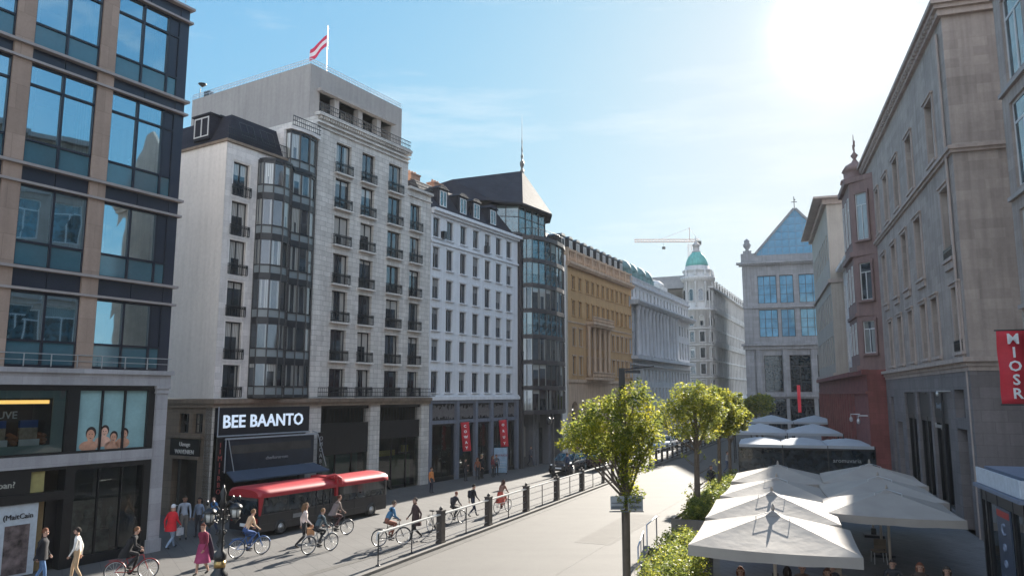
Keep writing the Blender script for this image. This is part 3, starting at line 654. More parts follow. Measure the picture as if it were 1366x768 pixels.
# ------------------------------------------------------------------ 3 white facade building
def building_white():
    loc, rz = bframe(-5.9, 53.57, 31)
    P['grey_frame'] = plain('grey_frame', (.22, .23, .25), .5)
    b = thing('white_building', 'white rendered building with small dark windows and slate mansard dormers', 'building', loc, rz)
    cols = [.25, 1.95, 3.72, 5.47, 7.2, 8.88, 10.55]; W_ = .84
    rt = [19.06, 16.88, 14.55, 12.37, 10.09, 7.79]; rb = [17.6, 15.3, 13.05, 10.75, 8.55, 6.3]
    ops = [(x, x + W_, z0, z1) for x in cols for z0, z1 in zip(rb, rt)]
    w = MB().wall(0.0, 12.4, 5.9, 19.5, ops, .25, 0); w.shell(0, 12.4, 0, 9, 5.9, 19.5, 0); w.build('wall', P['white_wall'], b)
    m = MB(); m.box(-.0, 12.6, -.4, .2, 19.5, 19.72); m.box(0, 12.5, -.22, .1, 19.32, 19.5); m.box(0, 12.45, -.12, .1, 17.18, 17.32); m.box(0, 12.5, -.2, .2, 5.75, 6.0); m.box(0, 12.45, -.1, -.001, 6.0, 6.12)
    m.build('cornice', P['white_wall'], b)
    for x in cols:
        for z0, z1 in zip(rb, rt):
            o = win(b, x, z0, W_, z1 - z0, .14, 2, 0, 'glass_dim', frame='grey_frame', fw=.045, sill='white_wall')
            key = ('whood', W_)
            if key not in WC: WC[key] = MB().box(-.08, W_ + .08, -.06, 0, .06, .16).box(-.02, W_ + .02, -.03, 0, 0.005, .06).mesh('hood', P['white_wall'])
            link('hood', WC[key], o, (0, -.141, z1 - z0))
    for x, z in ((1.2, 17.6), (7.1, 17.5)): MB().box(x, x + .35, -.3, 0, z, z + .55).build('wall_box', P['dark_metal'], b)
    m = MB(); m.prism([(-.2, .0), (12.6, .0), (12.6, 9), (-.2, 9)], 19.72, 22.0, 0, [(-.2, 1.5), (12.6, 1.5), (12.6, 7), (-.2, 7)])
    rf = m.build('mansard_roof', P['slate'], b)
    for x in (1.35, 4.0, 5.9, 8.4):
        d = MB(); d.box(x - .1, x + 1.15, .35, 2.0, 19.95, 21.55); d.prism([(x - .2, .22), (x + 1.25, .22), (x + 1.25, 2.2), (x - .2, 2.2)], 21.55, 21.85, 0, [(x + .3, .3), (x + .75, .3), (x + .75, 2.2), (x + .3, 2.2)])
        dd = d.build('dormer', P['slate'], rf); win(dd, x + .1, 20.2, .85, 1.2, .29, 2, 0, 'glass_blue', frame='white_frame', simple=True)
    for x in (.3, 3.2):
        d = MB(); d.box(x, x + 1.1, 2.2, 2.9, 21.6, 22.7); d.box(x - .06, x + 1.16, 2.14, 2.96, 22.7, 22.8)
        for k in range(3): d.lathe([(.1, 22.8), (.09, 23.05)], 8, (x + .22 + k * .33, 2.55))
        d.build('chimney', P['brick_chimney'], rf)
    # ground floor: dark front with slender columns
    cx = [.0, 3.35, 5.85, 8.1, 10.3, 12.05]
    c = MB()
    for x in cx: c.box(x, x + .32, -.12, .4, 0, 5.75)
    c.box(0, 12.4, -.06, .3, 4.05, 4.3); c.box(0, 12.4, -.06, .3, 5.5, 5.75); c.build('shop_column', mat('shop_column', (.18, .20, .25), .6, .1, 1, streak=.2), b)
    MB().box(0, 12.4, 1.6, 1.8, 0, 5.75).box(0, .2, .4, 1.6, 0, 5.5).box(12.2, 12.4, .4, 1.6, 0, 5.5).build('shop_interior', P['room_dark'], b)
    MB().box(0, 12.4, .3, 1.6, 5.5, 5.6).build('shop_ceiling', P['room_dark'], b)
    lt = MB(); lt.box(.32, 12.05, .16, .2, 4.3, 5.5, 1); rr = random.Random(3)
    for k in range(5):
        x0, x1 = cx[k] + .32, cx[k + 1]
        for j in range(int((x1 - x0) / .12)):
            x = x0 + .06 + j * .12; h0 = rr.uniform(4.35, 4.6); h1 = rr.uniform(5.0, 5.45)
            lt.box(x, x + .035, .08, .16, h0, h1, 0)
            if rr.random() < .6: z = rr.uniform(4.5, 5.3); lt.box(x, x + rr.uniform(.05, .14), .078, .158, z, z + .04, 0)
    lt.build('lattice_panel', [plain('lattice', (.20, .19, .20)), P['black_metal']], b)
    for k in range(5):
        x0, x1 = cx[k] + .32, cx[k + 1]
        s = MB(); s.box(x0, x1, .12, .18, 3.9, 4.05); s.box((x0 + x1) / 2 - .03, (x0 + x1) / 2 + .03, .12, .18, .3, 3.9); s.box(x0, x1, .12, .18, 0, .3)
        f = s.build('shop_window', P['black_metal'], b)
        MB().quad((x0, .15, .3), (x1, .15, .3), (x1, .15, 3.9), (x0, .15, 3.9)).build('pane', P['pane_shop'], f)
building_white()

# ------------------------------------------------------------------ 4 glazed round-fronted building with pointed roof
def building_spire():
    loc, rz = bframe(.52, 64.26, 31)
    b = thing('round_fronted_building', 'narrow building with curved glazed front, slate pyramid roof and tall finial', 'building', loc, rz)
    arc = [(.35, -.05), (.7, -1.0), (2.3, -1.45), (4.2, -1.5), (5.9, -1.25), (7.2, -.75), (8.1, .1)]
    dk = mat('spire_dark', (.045, .04, .045), .5, .15, 1.5)
    w = MB(); w.box(-.0, .35, -.3, 9, 0, 19.6); w.box(8.1, 9.3, .0, 9, 0, 19.6, 1); w.box(.35, 8.1, .3, 9, 4.4, 19.6)
    w.build('wall', [dk, P['plaster']], b)
    zz = [4.5, 6.55, 8.75, 10.95, 13.2, 15.4, 17.6, 19.7]
    pl = [Vector((x, y, 0)) for x, y in arc]
    # refine arc
    fine = []
    for i in range(len(pl) - 1):
        for k in range(2): fine.append(pl[i].lerp(pl[i + 1], k / 2))
    fine.append(pl[-1])
    for i in range(7):
        z0, z1 = zz[i], zz[i + 1]; fr = MB(); dz = .33
        band = [(p.x, p.y - .1) for p in pl] + [(8.1, .6), (.35, .6)]
        fr.prism(band, z0 - .04, z0 + dz); 
        for p in fine: fr.tube([(p.x, p.y - .03, z0 + dz), (p.x, p.y - .03, z1 - .1)], .04, 4, sm=False)
        f = fr.build('bay_storey', dk, b)
        for k in range(len(fine) - 1):
            p, q = fine[k], fine[k + 1]; L = (q - p).length; key = ('sp', k, round(z1 - z0, 2), i > 4)
            if key not in WC: WC[key] = MB().quad((0, 0, 0), (L, 0, 0), (L, 0, z1 - z0 - dz - .1 + .06), (0, 0, z1 - z0 - dz - .04)).mesh('pane', P['glass_blue' if i > 2 else 'glass_curt'])
            link('pane', WC[key], f, (p.x, p.y + .02, z0 + dz), math.atan2(q.y - p.y, q.x - p.x) + rnd.uniform(-.01, .01))
    m = MB(); m.prism([(p.x, p.y - .2) for p in pl] + [(8.3, .6), (.2, .6)], 19.6, 19.95); m.build('cornice', dk, b)
    rr = MB()
    for k in range(16):
        p = pl[0].lerp(pl[-1], 0); t = k / 15 * (len(pl) - 1); i = min(int(t), len(pl) - 2); q = pl[i].lerp(pl[i + 1], t - i)
        rr.box(q.x - .015, q.x + .015, q.y - .1, q.y - .07, 19.95, 20.6)
    for i in range(len(pl) - 1): rr.tube([(pl[i].x, pl[i].y - .08, 20.6), (pl[i + 1].x, pl[i + 1].y - .08, 20.6)], .025, 4)
    rr.build('balcony_railing', P['dark_metal'], b)
    # top storey
    top = [(-1.6, 1.6), (-.2, -.2), (4.2, -.4), (6.3, .9), (6.6, 3.2)]
    tp = [Vector((x, y, 0)) for x, y in top]
    MB().prism(top + [(6.6, 8), (-1.6, 8)], 19.95, 20.15).build('storey_floor', dk, b)
    fr = MB()
    for i in range(len(tp) - 1):
        nseg = max(1, int((tp[i + 1] - tp[i]).length / .9))
        for k in range(nseg + 1):
            p = tp[i].lerp(tp[i + 1], k / nseg); fr.tube([(p.x, p.y, 20.1), (p.x, p.y, 22.5)], .05, 4, sm=False)
        d_ = (tp[i+1]-tp[i])
        for z in (21.5,):
            fr.tube([tuple(tp[i] + Vector((0, 0, z))), tuple(tp[i + 1] + Vector((0, 0, z)))], .03, 4)
    f = fr.build('top_storey', dk, b)
    for i in range(len(tp) - 1):
        nseg = max(1, int((tp[i + 1] - tp[i]).length / 1.6))
        for k in range(nseg):
            p, q = tp[i].lerp(tp[i + 1], k / nseg), tp[i].lerp(tp[i + 1], (k + 1) / nseg); L = (q - p).length
            MB().quad((0, 0, 0), (L, 0, 0), (L, 0, 2.4), (0, 0, 2.4)).build('pane', P['glass_blue'], f, (p.x, p.y + .03, 20.12), math.atan2(q.y - p.y, q.x - p.x))
    MB().box(-2.6, -1.5, 1.2, 8, 19.0, 22.4).build('roof_wall', P['slate'], b)
    ev = [(-2.6, 1.0), (-.5, -.8), (4.5, -1.0), (7.1, .6), (7.3, 9), (-2.6, 9)]
    ap = (5.2, 2.6, 27.5)
    r = MB(); n = len(ev)
    vs = [(x, y, 22.45) for x, y in ev] + [(x, y, 22.62) for x, y in ev] + [ap, (-4.2, 8.0, 24.6), (5.0, 8.5, 25.5)]
    r.add(vs, [tuple(range(n))[::-1]] + [(i, (i + 1) % n, n + (i + 1) % n, n + i) for i in range(n)] + [(n + 1, n + 2, 2 * n), (n + 2, n + 3, 2 * n), (n, n + 1, 2 * n), (n + 3, n + 4, 2 * n + 2), (n + 3, 2 * n + 2, 2 * n), (n + 5, n, 2 * n), (n + 4, n + 5, 2 * n, 2 * n + 2)])
    # long rear ridge to the white building's side
    r.add([(-2.6, 1.0, 22.6), (-5.5, 3.0, 22.2), (-4.2, 4.1, 24.5), (5.2, 2.6, 27.47), (-8.0, 9, 22.2), (0, 9, 22.6)], [(0, 3, 2, 1), (2, 3, 5, 4), (1, 2, 4)])
    rf = r.build('pyramid_roof', P['slate'], b)
    fi = MB(); fi.lathe([(0.217, 27.1), (0.186, 27.5), (0.087, 27.7), (0.211, 28.05), (0.211, 28.35), (0.062, 28.55), (0.136, 28.9), (0.050, 29.2), (0.081, 29.6), (0.037, 30.0), (0.056, 30.4), (0.022, 30.8), (0.019, 31.8), (0.007, 33.2)], 10, (5.2, 2.6))
    fi.build('finial', mat('lead', (.12, .11, .10), .5, .2, 3), b)
    # base storey set back: entrance
    g = MB(); g.box(.35, 8.1, .8, 1.1, 0, 4.5, 0)
    for x in (.35, 2.4, 3.0, 5.2, 5.9, 7.6): g.box(x, x + .4, -.1, .8, 0, 4.45, 0)
    g.build('entrance_wall', mat('entrance_grey', (.16, .16, .18), .7, .15, .8, streak=.2), b)
    MB().box(3.45, 5.15, .5, .79, .05, 3.2).build('entrance_door', P['glass'], b)
    MB().box(1.0, 2.3, .6, .79, .8, 3.4).box(6.4, 7.5, .6, .79, .8, 3.4).build('shop_window', P['glass'], b)
building_spire()
# ------------------------------------------------------------------ 5 ochre building
def building_ochre():
    loc, rz = bframe(5.3, 72.2, 27.9)
    b = thing('ochre_building', 'ochre yellow building with rows of narrow windows, ornate balcony and light trim', 'building', loc, rz)
    L = 19.2; cols = [1.3 + i * 1.52 for i in range(12)]; W_ = .72
    rows = [(16.45, 17.75), (13.85, 15.35), (10.9, 12.6), (8.1, 9.85)]
    xs = [1.3, 2.95] + [5.0 + i * 1.46 for i in range(10)]
    ops = [(x, x + W_, z0, z1) for x in xs for z0, z1 in rows]
    w = MB().wall(0, L, 7.3, 18.8, ops, .25, 0); w.shell(0, L, 0, 12, 7.3, 18.8, 0); w.build('wall', P['ochre'], b)
    for i, x in enumerate(xs):
        for r_, (z0, z1) in enumerate(rows):
            o = win(b, x, z0, W_, z1 - z0, .15, 2, .25, 'glass', frame='stone_brown', fw=.06, simple=True)
            key = ('otrim', r_)
            h = z1 - z0
            if key not in WC: WC[key] = MB().box(-.1, 0, -.05, 0, 0, h).box(W_, W_ + .1, -.05, 0, 0, h).box(-.14, W_ + .14, -.1, 0, -.1, 0).box(-.16, W_ + .16, -.1, 0, h, h + .14).mesh('surround', P['ochre_trim'] if r_ > 1 else P['ochre'])
            link('surround', WC[key], o, (0, -.152, 0))
    m = MB(); m.box(-.1, L + .1, -.5, .2, 18.8, 19.05); m.box(-.1, L + .1, -.3, .2, 18.6, 18.8)
    for i in range(64): m.box(.05 + i * .3, .2 + i * .3, -.42, -.3, 18.62, 18.8)
    m.box(0, L, -.15, -.001, 7.3, 7.6); m.box(0, L, -.08, -.001, 13.1, 13.25); m.build('cornice', P['ochre_trim'], b)
    # balustraded attic with carved band
    a = MB(); a.box(0, L, -.1, .3, 19.05, 19.25); a.box(0, L, -.12, .3, 20.2, 20.4)
    rr = random.Random(5)
    for i in range(38): x = .1 + i * .5; a.lathe([(.1, 19.25), (.15, 19.5), (.07, 19.8), (.12, 20.2)], 6, (x, .05))
    for i in range(10): a.box(.0 + i * 2.1, .3 + i * 2.1, -.16, .3, 19.05, 20.45)
    a.box(0, L, .3, .5, 19.05, 20.4); a.build('balustrade', P['ochre_trim'], b)
    m = MB(); m.prism([(0, .8), (L, .8), (L, 11), (0, 11)], 19.8, 22.3, 0, [(0, 2.6), (L, 2.6), (L, 9), (0, 9)]); rf = m.build('mansard_roof', P['slate'], b)
    MB().prism([(0, 2.6), (L, 2.6), (L, 9), (0, 9)], 22.3, 23.6, 0, [(0, 5.4), (L, 5.4), (L, 6.2), (0, 6.2)]).build('upper_roof', mat('zinc', (.35, .36, .37), .5, .1, 1), rf)
    for i in range(10):
        x = .9 + i * 1.9
        d = MB(); d.box(x, x + 1.0, .95, 2.4, 20.5, 21.9); d.prism([(x - .1, .85), (x + 1.1, .85), (x + 1.1, 2.5), (x - .1, 2.5)], 21.9, 22.15, 0, [(x + .2, .9), (x + .8, .9), (x + .8, 2.5), (x + .2, 2.5)])
        dd = d.build('dormer', P['dark_metal'], rf); win(dd, x + .15, 20.7, .7, 1.0, .9, 2, 0, 'glass_blue', frame='white_frame', simple=True)
    # centre balcony with columns
    c = MB(); c.box(4.6, 10.6, -1.0, 0, 13.2, 13.45); c.box(4.8, 10.4, -.85, -.001, 13.0, 13.2)
    for i in range(16): c.lathe([(.06, 13.45), (.1, 13.65), (.05, 13.9)], 6, (4.75 + i * .38, -.9))
    c.box(4.6, 10.6, -1.0, -.84, 13.9, 14.02)
    c.box(4.5, 10.6, -.9, 0, 7.6, 7.85)
    for i in range(16): c.lathe([(.06, 7.85), (.1, 8.05), (.05, 8.3)], 6, (4.7 + i * .38, -.8))
    c.box(4.5, 10.6, -.9, -.74, 8.3, 8.42)
    for x in (4.75, 6.25, 7.72, 9.2, 10.4): c.lathe([(.22, 7.85), (.2, 8.2), (.17, 8.3), (.16, 12.5), (.25, 12.9), (.25, 13.0)], 10, (x, -.35))
    c.build('balcony', P['ochre_trim'], b)
    ops = [(1.0 + i * 2.45, 2.5 + i * 2.45, .3, 6.2) for i in range(7)]
    g = MB().wall(0, L, 0, 7.3, ops, .5, 0); g.build('ground_wall', P['ochre_trim'], b)
    for a_, c_, z0, z1 in ops:
        win(b, a_, .3, 1.5, 4.3, .4, 2, .25, 'glass', simple=True, name='shop_window')
        fan = MB(); n = 10
        pts = [(a_ + .75 + .75 * math.cos(math.pi * k / n), 4.75 + .75 * math.sin(math.pi * k / n)) for k in range(n + 1)]
        for k in range(n):                                   # masonry above the arch
            p, q = pts[k], pts[k + 1]; fan.quad((q[0], -.002, q[1]), (p[0], -.002, p[1]), (p[0], -.002, 6.2), (q[0], -.002, 6.2))
            fan.quad((p[0], -.002, p[1]), (q[0], -.002, q[1]), (q[0], .45, q[1]), (p[0], .45, p[1]))
        fan.build('arch', P['ochre_trim'], b)
        MB().add([(x, .42, z) for x, z in pts], [tuple(range(len(pts)))]).build('fanlight', P['glass'], b)
    dp = MB().tube([(-.15, -.12, 0), (-.15, -.12, 18.6)], .07, 6); dp.build('drainpipe', plain('pipe', (.5, .42, .34)), b)
building_ochre()

# ------------------------------------------------------------------ 6 grey classical building
def building_classical():
    loc, rz = bframe(14.07, 88.8, 26.6)
    b = thing('classical_building', 'blue grey classical building with giant columns and a green dormered roof', 'building', loc, rz)
    L = 29.2
    n = 18; pitch = L / n; xs = [i * pitch + pitch * .25 for i in range(n)]
    rows_a = [(17.8, 18.9), (14.6, 16.0), (11.2, 13.6)]; rows_b = [(7.7, 9.2), (5.6, 7.0)]
    ops = [(x, x + .8, z0, z1) for x in xs for z0, z1 in rows_a + rows_b]
    w = MB().wall(0, L, 5, 19.6, ops, .35, 0); w.shell(0, L, 0, 12, 5, 19.6, 0); w.build('wall', P['blue_stone'], b)
    for x in xs:
        for z0, z1 in rows_a + rows_b: win(b, x, z0, .8, z1 - z0, .2, 2, 0, 'glass', frame='white_frame', simple=True)
    c = MB()
    for i in range(1, 13):
        c.lathe([(.42, 10.7), (.42, 10.9), (.34, 11.0), (.33, 13), (.28, 16.2), (.4, 16.5), (.42, 16.8)], 10, (i * pitch, -.45))
    c.build('giant_column', P['blue_stone'], b)
    m = MB(); m.box(-.05, L, -.95, .1, 16.8, 17.1); m.box(-.05, L, -1.25, .1, 17.1, 17.35); m.box(-.05, L, -.9, .1, 10.3, 10.7); m.box(-.05, L, -.5, .1, 9.6, 9.75); m.box(0, L, -.35, .2, 19.35, 19.6); m.box(0, L, -.1, -.001, 4.7, 5)
    for i in range(60): m.box(.1 + i * .48, .35 + i * .48, -1.15, -.95, 16.9, 17.1)
    m.build('cornice', P['blue_stone'], b)
    a = MB(); a.box(0, L, -.2, 0, 20.1, 20.22)
    for i in range(60): a.box(.1 + i * .48, .3 + i * .48, -.18, -.02, 19.6, 20.1)
    a.build('balustrade', P['blue_stone'], b)
    m = MB(); m.prism([(-5, 1.0), (6.5, 1.0), (6.5, 10), (-5, 10)], 19.6, 21.9, 0, [(-5, 2.2), (5.6, 2.2), (5.6, 8), (-5, 8)]); 
    m.prism([(6.5, 1.2), (L, 1.2), (L, 10), (6.5, 10)], 19.6, 20.6, 0, [(6.5, 3.2), (L - 1, 3.2), (L - 1, 8), (6.5, 8)])
    rf = m.build('green_roof', P['green_roof'], b)
    for x, s in ((1.5, 1.0), (4.6, .9), (7.8, 1.0), (11.2, .9)):
        d = MB(); d.box(x, x + 1.6 * s, .6, 2.4, 19.7, 21.3); d.lathe([(1.0 * s, 21.3), (.95 * s, 21.8), (.6 * s, 22.3), (.15, 22.6)], 10, (x + .8 * s, 1.5)); d.build('dormer', P['green_roof'], rf)
    MB().box(19, 23, 1.5, 4.5, 20.4, 21.6).lathe([(1.6, 21.6), (1.5, 22), (.9, 22.5), (.1, 22.7)], 12, (21, 3)).build('roof_pavilion', P['pale_stone'], rf)
    g = MB().wall(0, L, 0, 4.7, [(x - .2, x + 1.0, .3, 4.0) for x in xs[::1]], .4, 0); g.build('ground_wall', P['blue_stone'], b)
    for x in xs: win(b, x - .2, .3, 1.2, 3.7, .3, 1, .2, 'glass', simple=True, name='shop_window')
building_classical()

# ------------------------------------------------------------------ 7 domed corner building
def building_domed():
    loc, rz = bframe(36.0, 136, 25.5)
    b = thing('domed_building', 'pale stone corner building with round tower under a teal copper dome', 'building', loc, rz)
    L = 50; n = 26; pitch = L / n
    rows = [(22.0, 23.6), (18.6, 20.2), (15.6, 17.2), (12.7, 14.3), (9.8, 11.4), (6.9, 8.5)]
    xs = [.6 + i * pitch for i in range(n)]
    near = 14
    ops = [(x, x + 1.0, z0, z1) for x in xs for z0, z1 in rows]
    w = MB().wall(0, L, 5, 25.4, ops, .4, 0); w.shell(-0.0, L, 0, 16, 5, 25.4, 0, left=False)
    w.build('wall', P['pale_stone'], b)
    k = 0
    for x in xs:
        for z0, z1 in rows[:]:
            if k < 100: win(b, x, z0, 1.0, z1 - z0, .25, 2, 0, 'glass', frame='white_frame', simple=True); k += 1
    rest = MB(); kk = 0
    for x in xs:
        for z0, z1 in rows:
            kk += 1
            if kk > 100: rest.quad((x, .3, z0), (x + 1, .3, z0), (x + 1, .3, z1), (x, .3, z1))
    rest.build('window_row', P['glass'], b, kind='stuff')
    m = MB()
    for z, o in ((25.4, .8), (21.2, .5), (17.9, .25), (14.9, .5), (12.1, .25), (9.2, .4), (5.2, .4)): m.box(0, L, -o, .1, z, z + .28)
    for i in range(n + 1): m.box(i * pitch - .15, i * pitch + .15, -.22, -.001, 6, 25.3)
    m.build('cornice', P['pale_stone'], b)
    bl = MB()
    for i in range(n):
        for z in (21.5, 15.2): bl.box(xs[i] - .15, xs[i] + 1.15, -.6, -.52, z, z + .7)
    bl.build('balcony_front', P['pale_stone'], b)
    m = MB(); m.prism([(0, 0.6), (L, .6), (L, 14), (0, 14)], 25.68, 28.0, 0, [(0, 2.6), (L, 2.6), (L, 12), (0, 12)]); rf = m.build('mansard_roof', mat('lead_roof', (.25, .26, .28), .6, .15, 1), b)
    for i in range(16):
        x = 1.5 + i * 3.0; d = MB(); d.box(x, x + 1.2, .5, 2.4, 26.0, 27.8); d.box(x - .1, x + 1.3, .35, 2.5, 27.8, 27.95); dd = d.build('dormer', P['pale_stone'], rf)
        win(dd, x + .2, 26.3, .8, 1.2, .44, 2, 0, 'glass', simple=True)
    for i in range(6): MB().box(4 + i * 8, 5.2 + i * 8, 4, 5, 28, 29.6).build('chimney', P['pale_stone'], rf)
    # short front face turning from the corner to the street behind (runs to the left of the tower)
    fw_ops = [(x, x + .9, z0, z1) for x in (-5.2, -3.6, -2.0) for z0, z1 in rows[1:]]
    fwm = MB().wall(-6.4, 0, 5, 21.2, fw_ops, .4, 0)
    fo = fwm.build('front_wall', P['pale_stone'], b, (0, 0, 0), R(-90))
    for a_, c_, z0, z1 in fw_ops: win(fo, a_, z0, .9, z1 - z0, .25, 2, 0, 'glass', frame='white_frame', simple=True)
    fc = MB()
    for z, o in ((21.2, .5), (17.9, .25), (14.9, .4), (12.1, .25), (9.2, .4)): fc.box(-6.4, .0, -o, .1, z, z + .28)
    fc.build('front_cornice', P['pale_stone'], fo)
    MB().box(-6.4, 0, 0.0, .3, 0, 5).build('front_base', P['pale_stone'], fo)
    # round tower
    cx, cy = 1.6, 2.3; t = MB()
    t.lathe([(2.85, 5), (2.85, 21.2), (3.2, 21.3), (3.2, 21.6), (2.7, 21.7), (2.7, 26.6), (3.0, 26.7), (3.25, 27.3), (3.25, 27.6), (2.5, 27.8), (2.5, 28.6), (2.7, 28.7), (2.7, 29.0), (2.2, 29.1), (2.2, 29.7)], 24, (cx, cy), 0, True)
    for z_ in (9.0, 11.9, 14.8, 17.8): t.lathe([(2.9, z_), (3.12, z_ + .12), (3.12, z_ + .26), (2.9, z_ + .3)], 24, (cx, cy), 0, False)
    tw = t.build('tower', P['pale_stone'], b)
    for ang in range(150, 331, 36):
        a = R(ang - 20); rr_ = 2.72
        key = ('archwin',)
        if key not in WC:
            q = MB(); pts = [(-.55, 0), (.55, 0), (.55, 1.7)] + [(.55 * math.cos(math.pi * k / 8), 1.7 + .55 * math.sin(math.pi * k / 8)) for k in range(1, 8)] + [(-.55, 1.7)]
            q.add([(x, 0, z) for x, z in pts], [tuple(range(len(pts)))], 0)
            for k in range(len(pts) - 1): q.tube([(pts[k][0], -.04, pts[k][1]), (pts[k + 1][0], -.04, pts[k + 1][1])], .09, 5, 1)
            WC[key] = q.mesh('arched_window', [P['glass'], P['pale_stone']])
        o = link('arched_window', WC[key], tw, (cx + rr_ * math.cos(a), cy + rr_ * math.sin(a), 23.0), a + math.pi / 2)
        o = link('arched_window', WC[key], tw, (cx + 2.88 * math.cos(a), cy + 2.88 * math.sin(a), 18.4), a + math.pi / 2); o.scale = (.8, 1, .85)
        for zz_ in (6.9, 9.8, 12.7, 15.6):
            if ang < 300:
                key = ('towerwin',)
                if key not in WC: WC[key] = MB().box(-.42, .42, -.03, .06, 0, 1.7, 0).box(-.55, -.42, -.12, .05, -.1, 1.8, 1).box(.42, .55, -.12, .05, -.1, 1.8, 1).box(-.6, .6, -.18, .05, 1.8, 1.95, 1).box(-.6, .6, -.16, .05, -.2, -.1, 1).mesh('window', [P['glass'], P['pale_stone']])
                link('window', WC[key], tw, (cx + 2.86 * math.cos(a), cy + 2.86 * math.sin(a), zz_), a + math.pi / 2)
        c = MB().lathe([(.16, 22.0), (.14, 22.2), (.13, 26.2), (.2, 26.6)], 8, (cx + 2.85 * math.cos(a + R(18)), cy + 2.85 * math.sin(a + R(18)))); c.build('column', P['pale_stone'], tw)
        st = MB().lathe([(.2, 27.6), (.28, 27.9), (.2, 28.3), (.12, 28.5), (.16, 28.7), (.02, 28.9)], 6, (cx + 2.95 * math.cos(a + R(18)), cy + 2.95 * math.sin(a + R(18)))); st.build('statue', P['pale_stone'], tw)
    d = MB().lathe([(2.1, 29.7), (2.05, 30.2), (1.85, 30.9), (1.5, 31.6), (1.15, 32.0), (.9, 32.25), (.85, 32.4)], 24, (cx, cy)); d.build('dome', P['copper'], b)
    l = MB().lathe([(.85, 32.4), (.85, 32.6), (.6, 32.7), (.6, 33.6), (.75, 33.7), (.7, 33.9), (.3, 34.3), (.1, 34.6), (.05, 35.6)], 12, (cx, cy)); l.build('lantern', mat('lantern_stone', (.4, .38, .38), .7, .1, 2), b)
    MB().wall(0, L, 0, 5, [(x, x + 1.2, .3, 4.2) for x in xs], .4, 0).build('ground_wall', P['pale_stone'], b)
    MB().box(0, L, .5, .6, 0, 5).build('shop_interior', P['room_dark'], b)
building_domed()

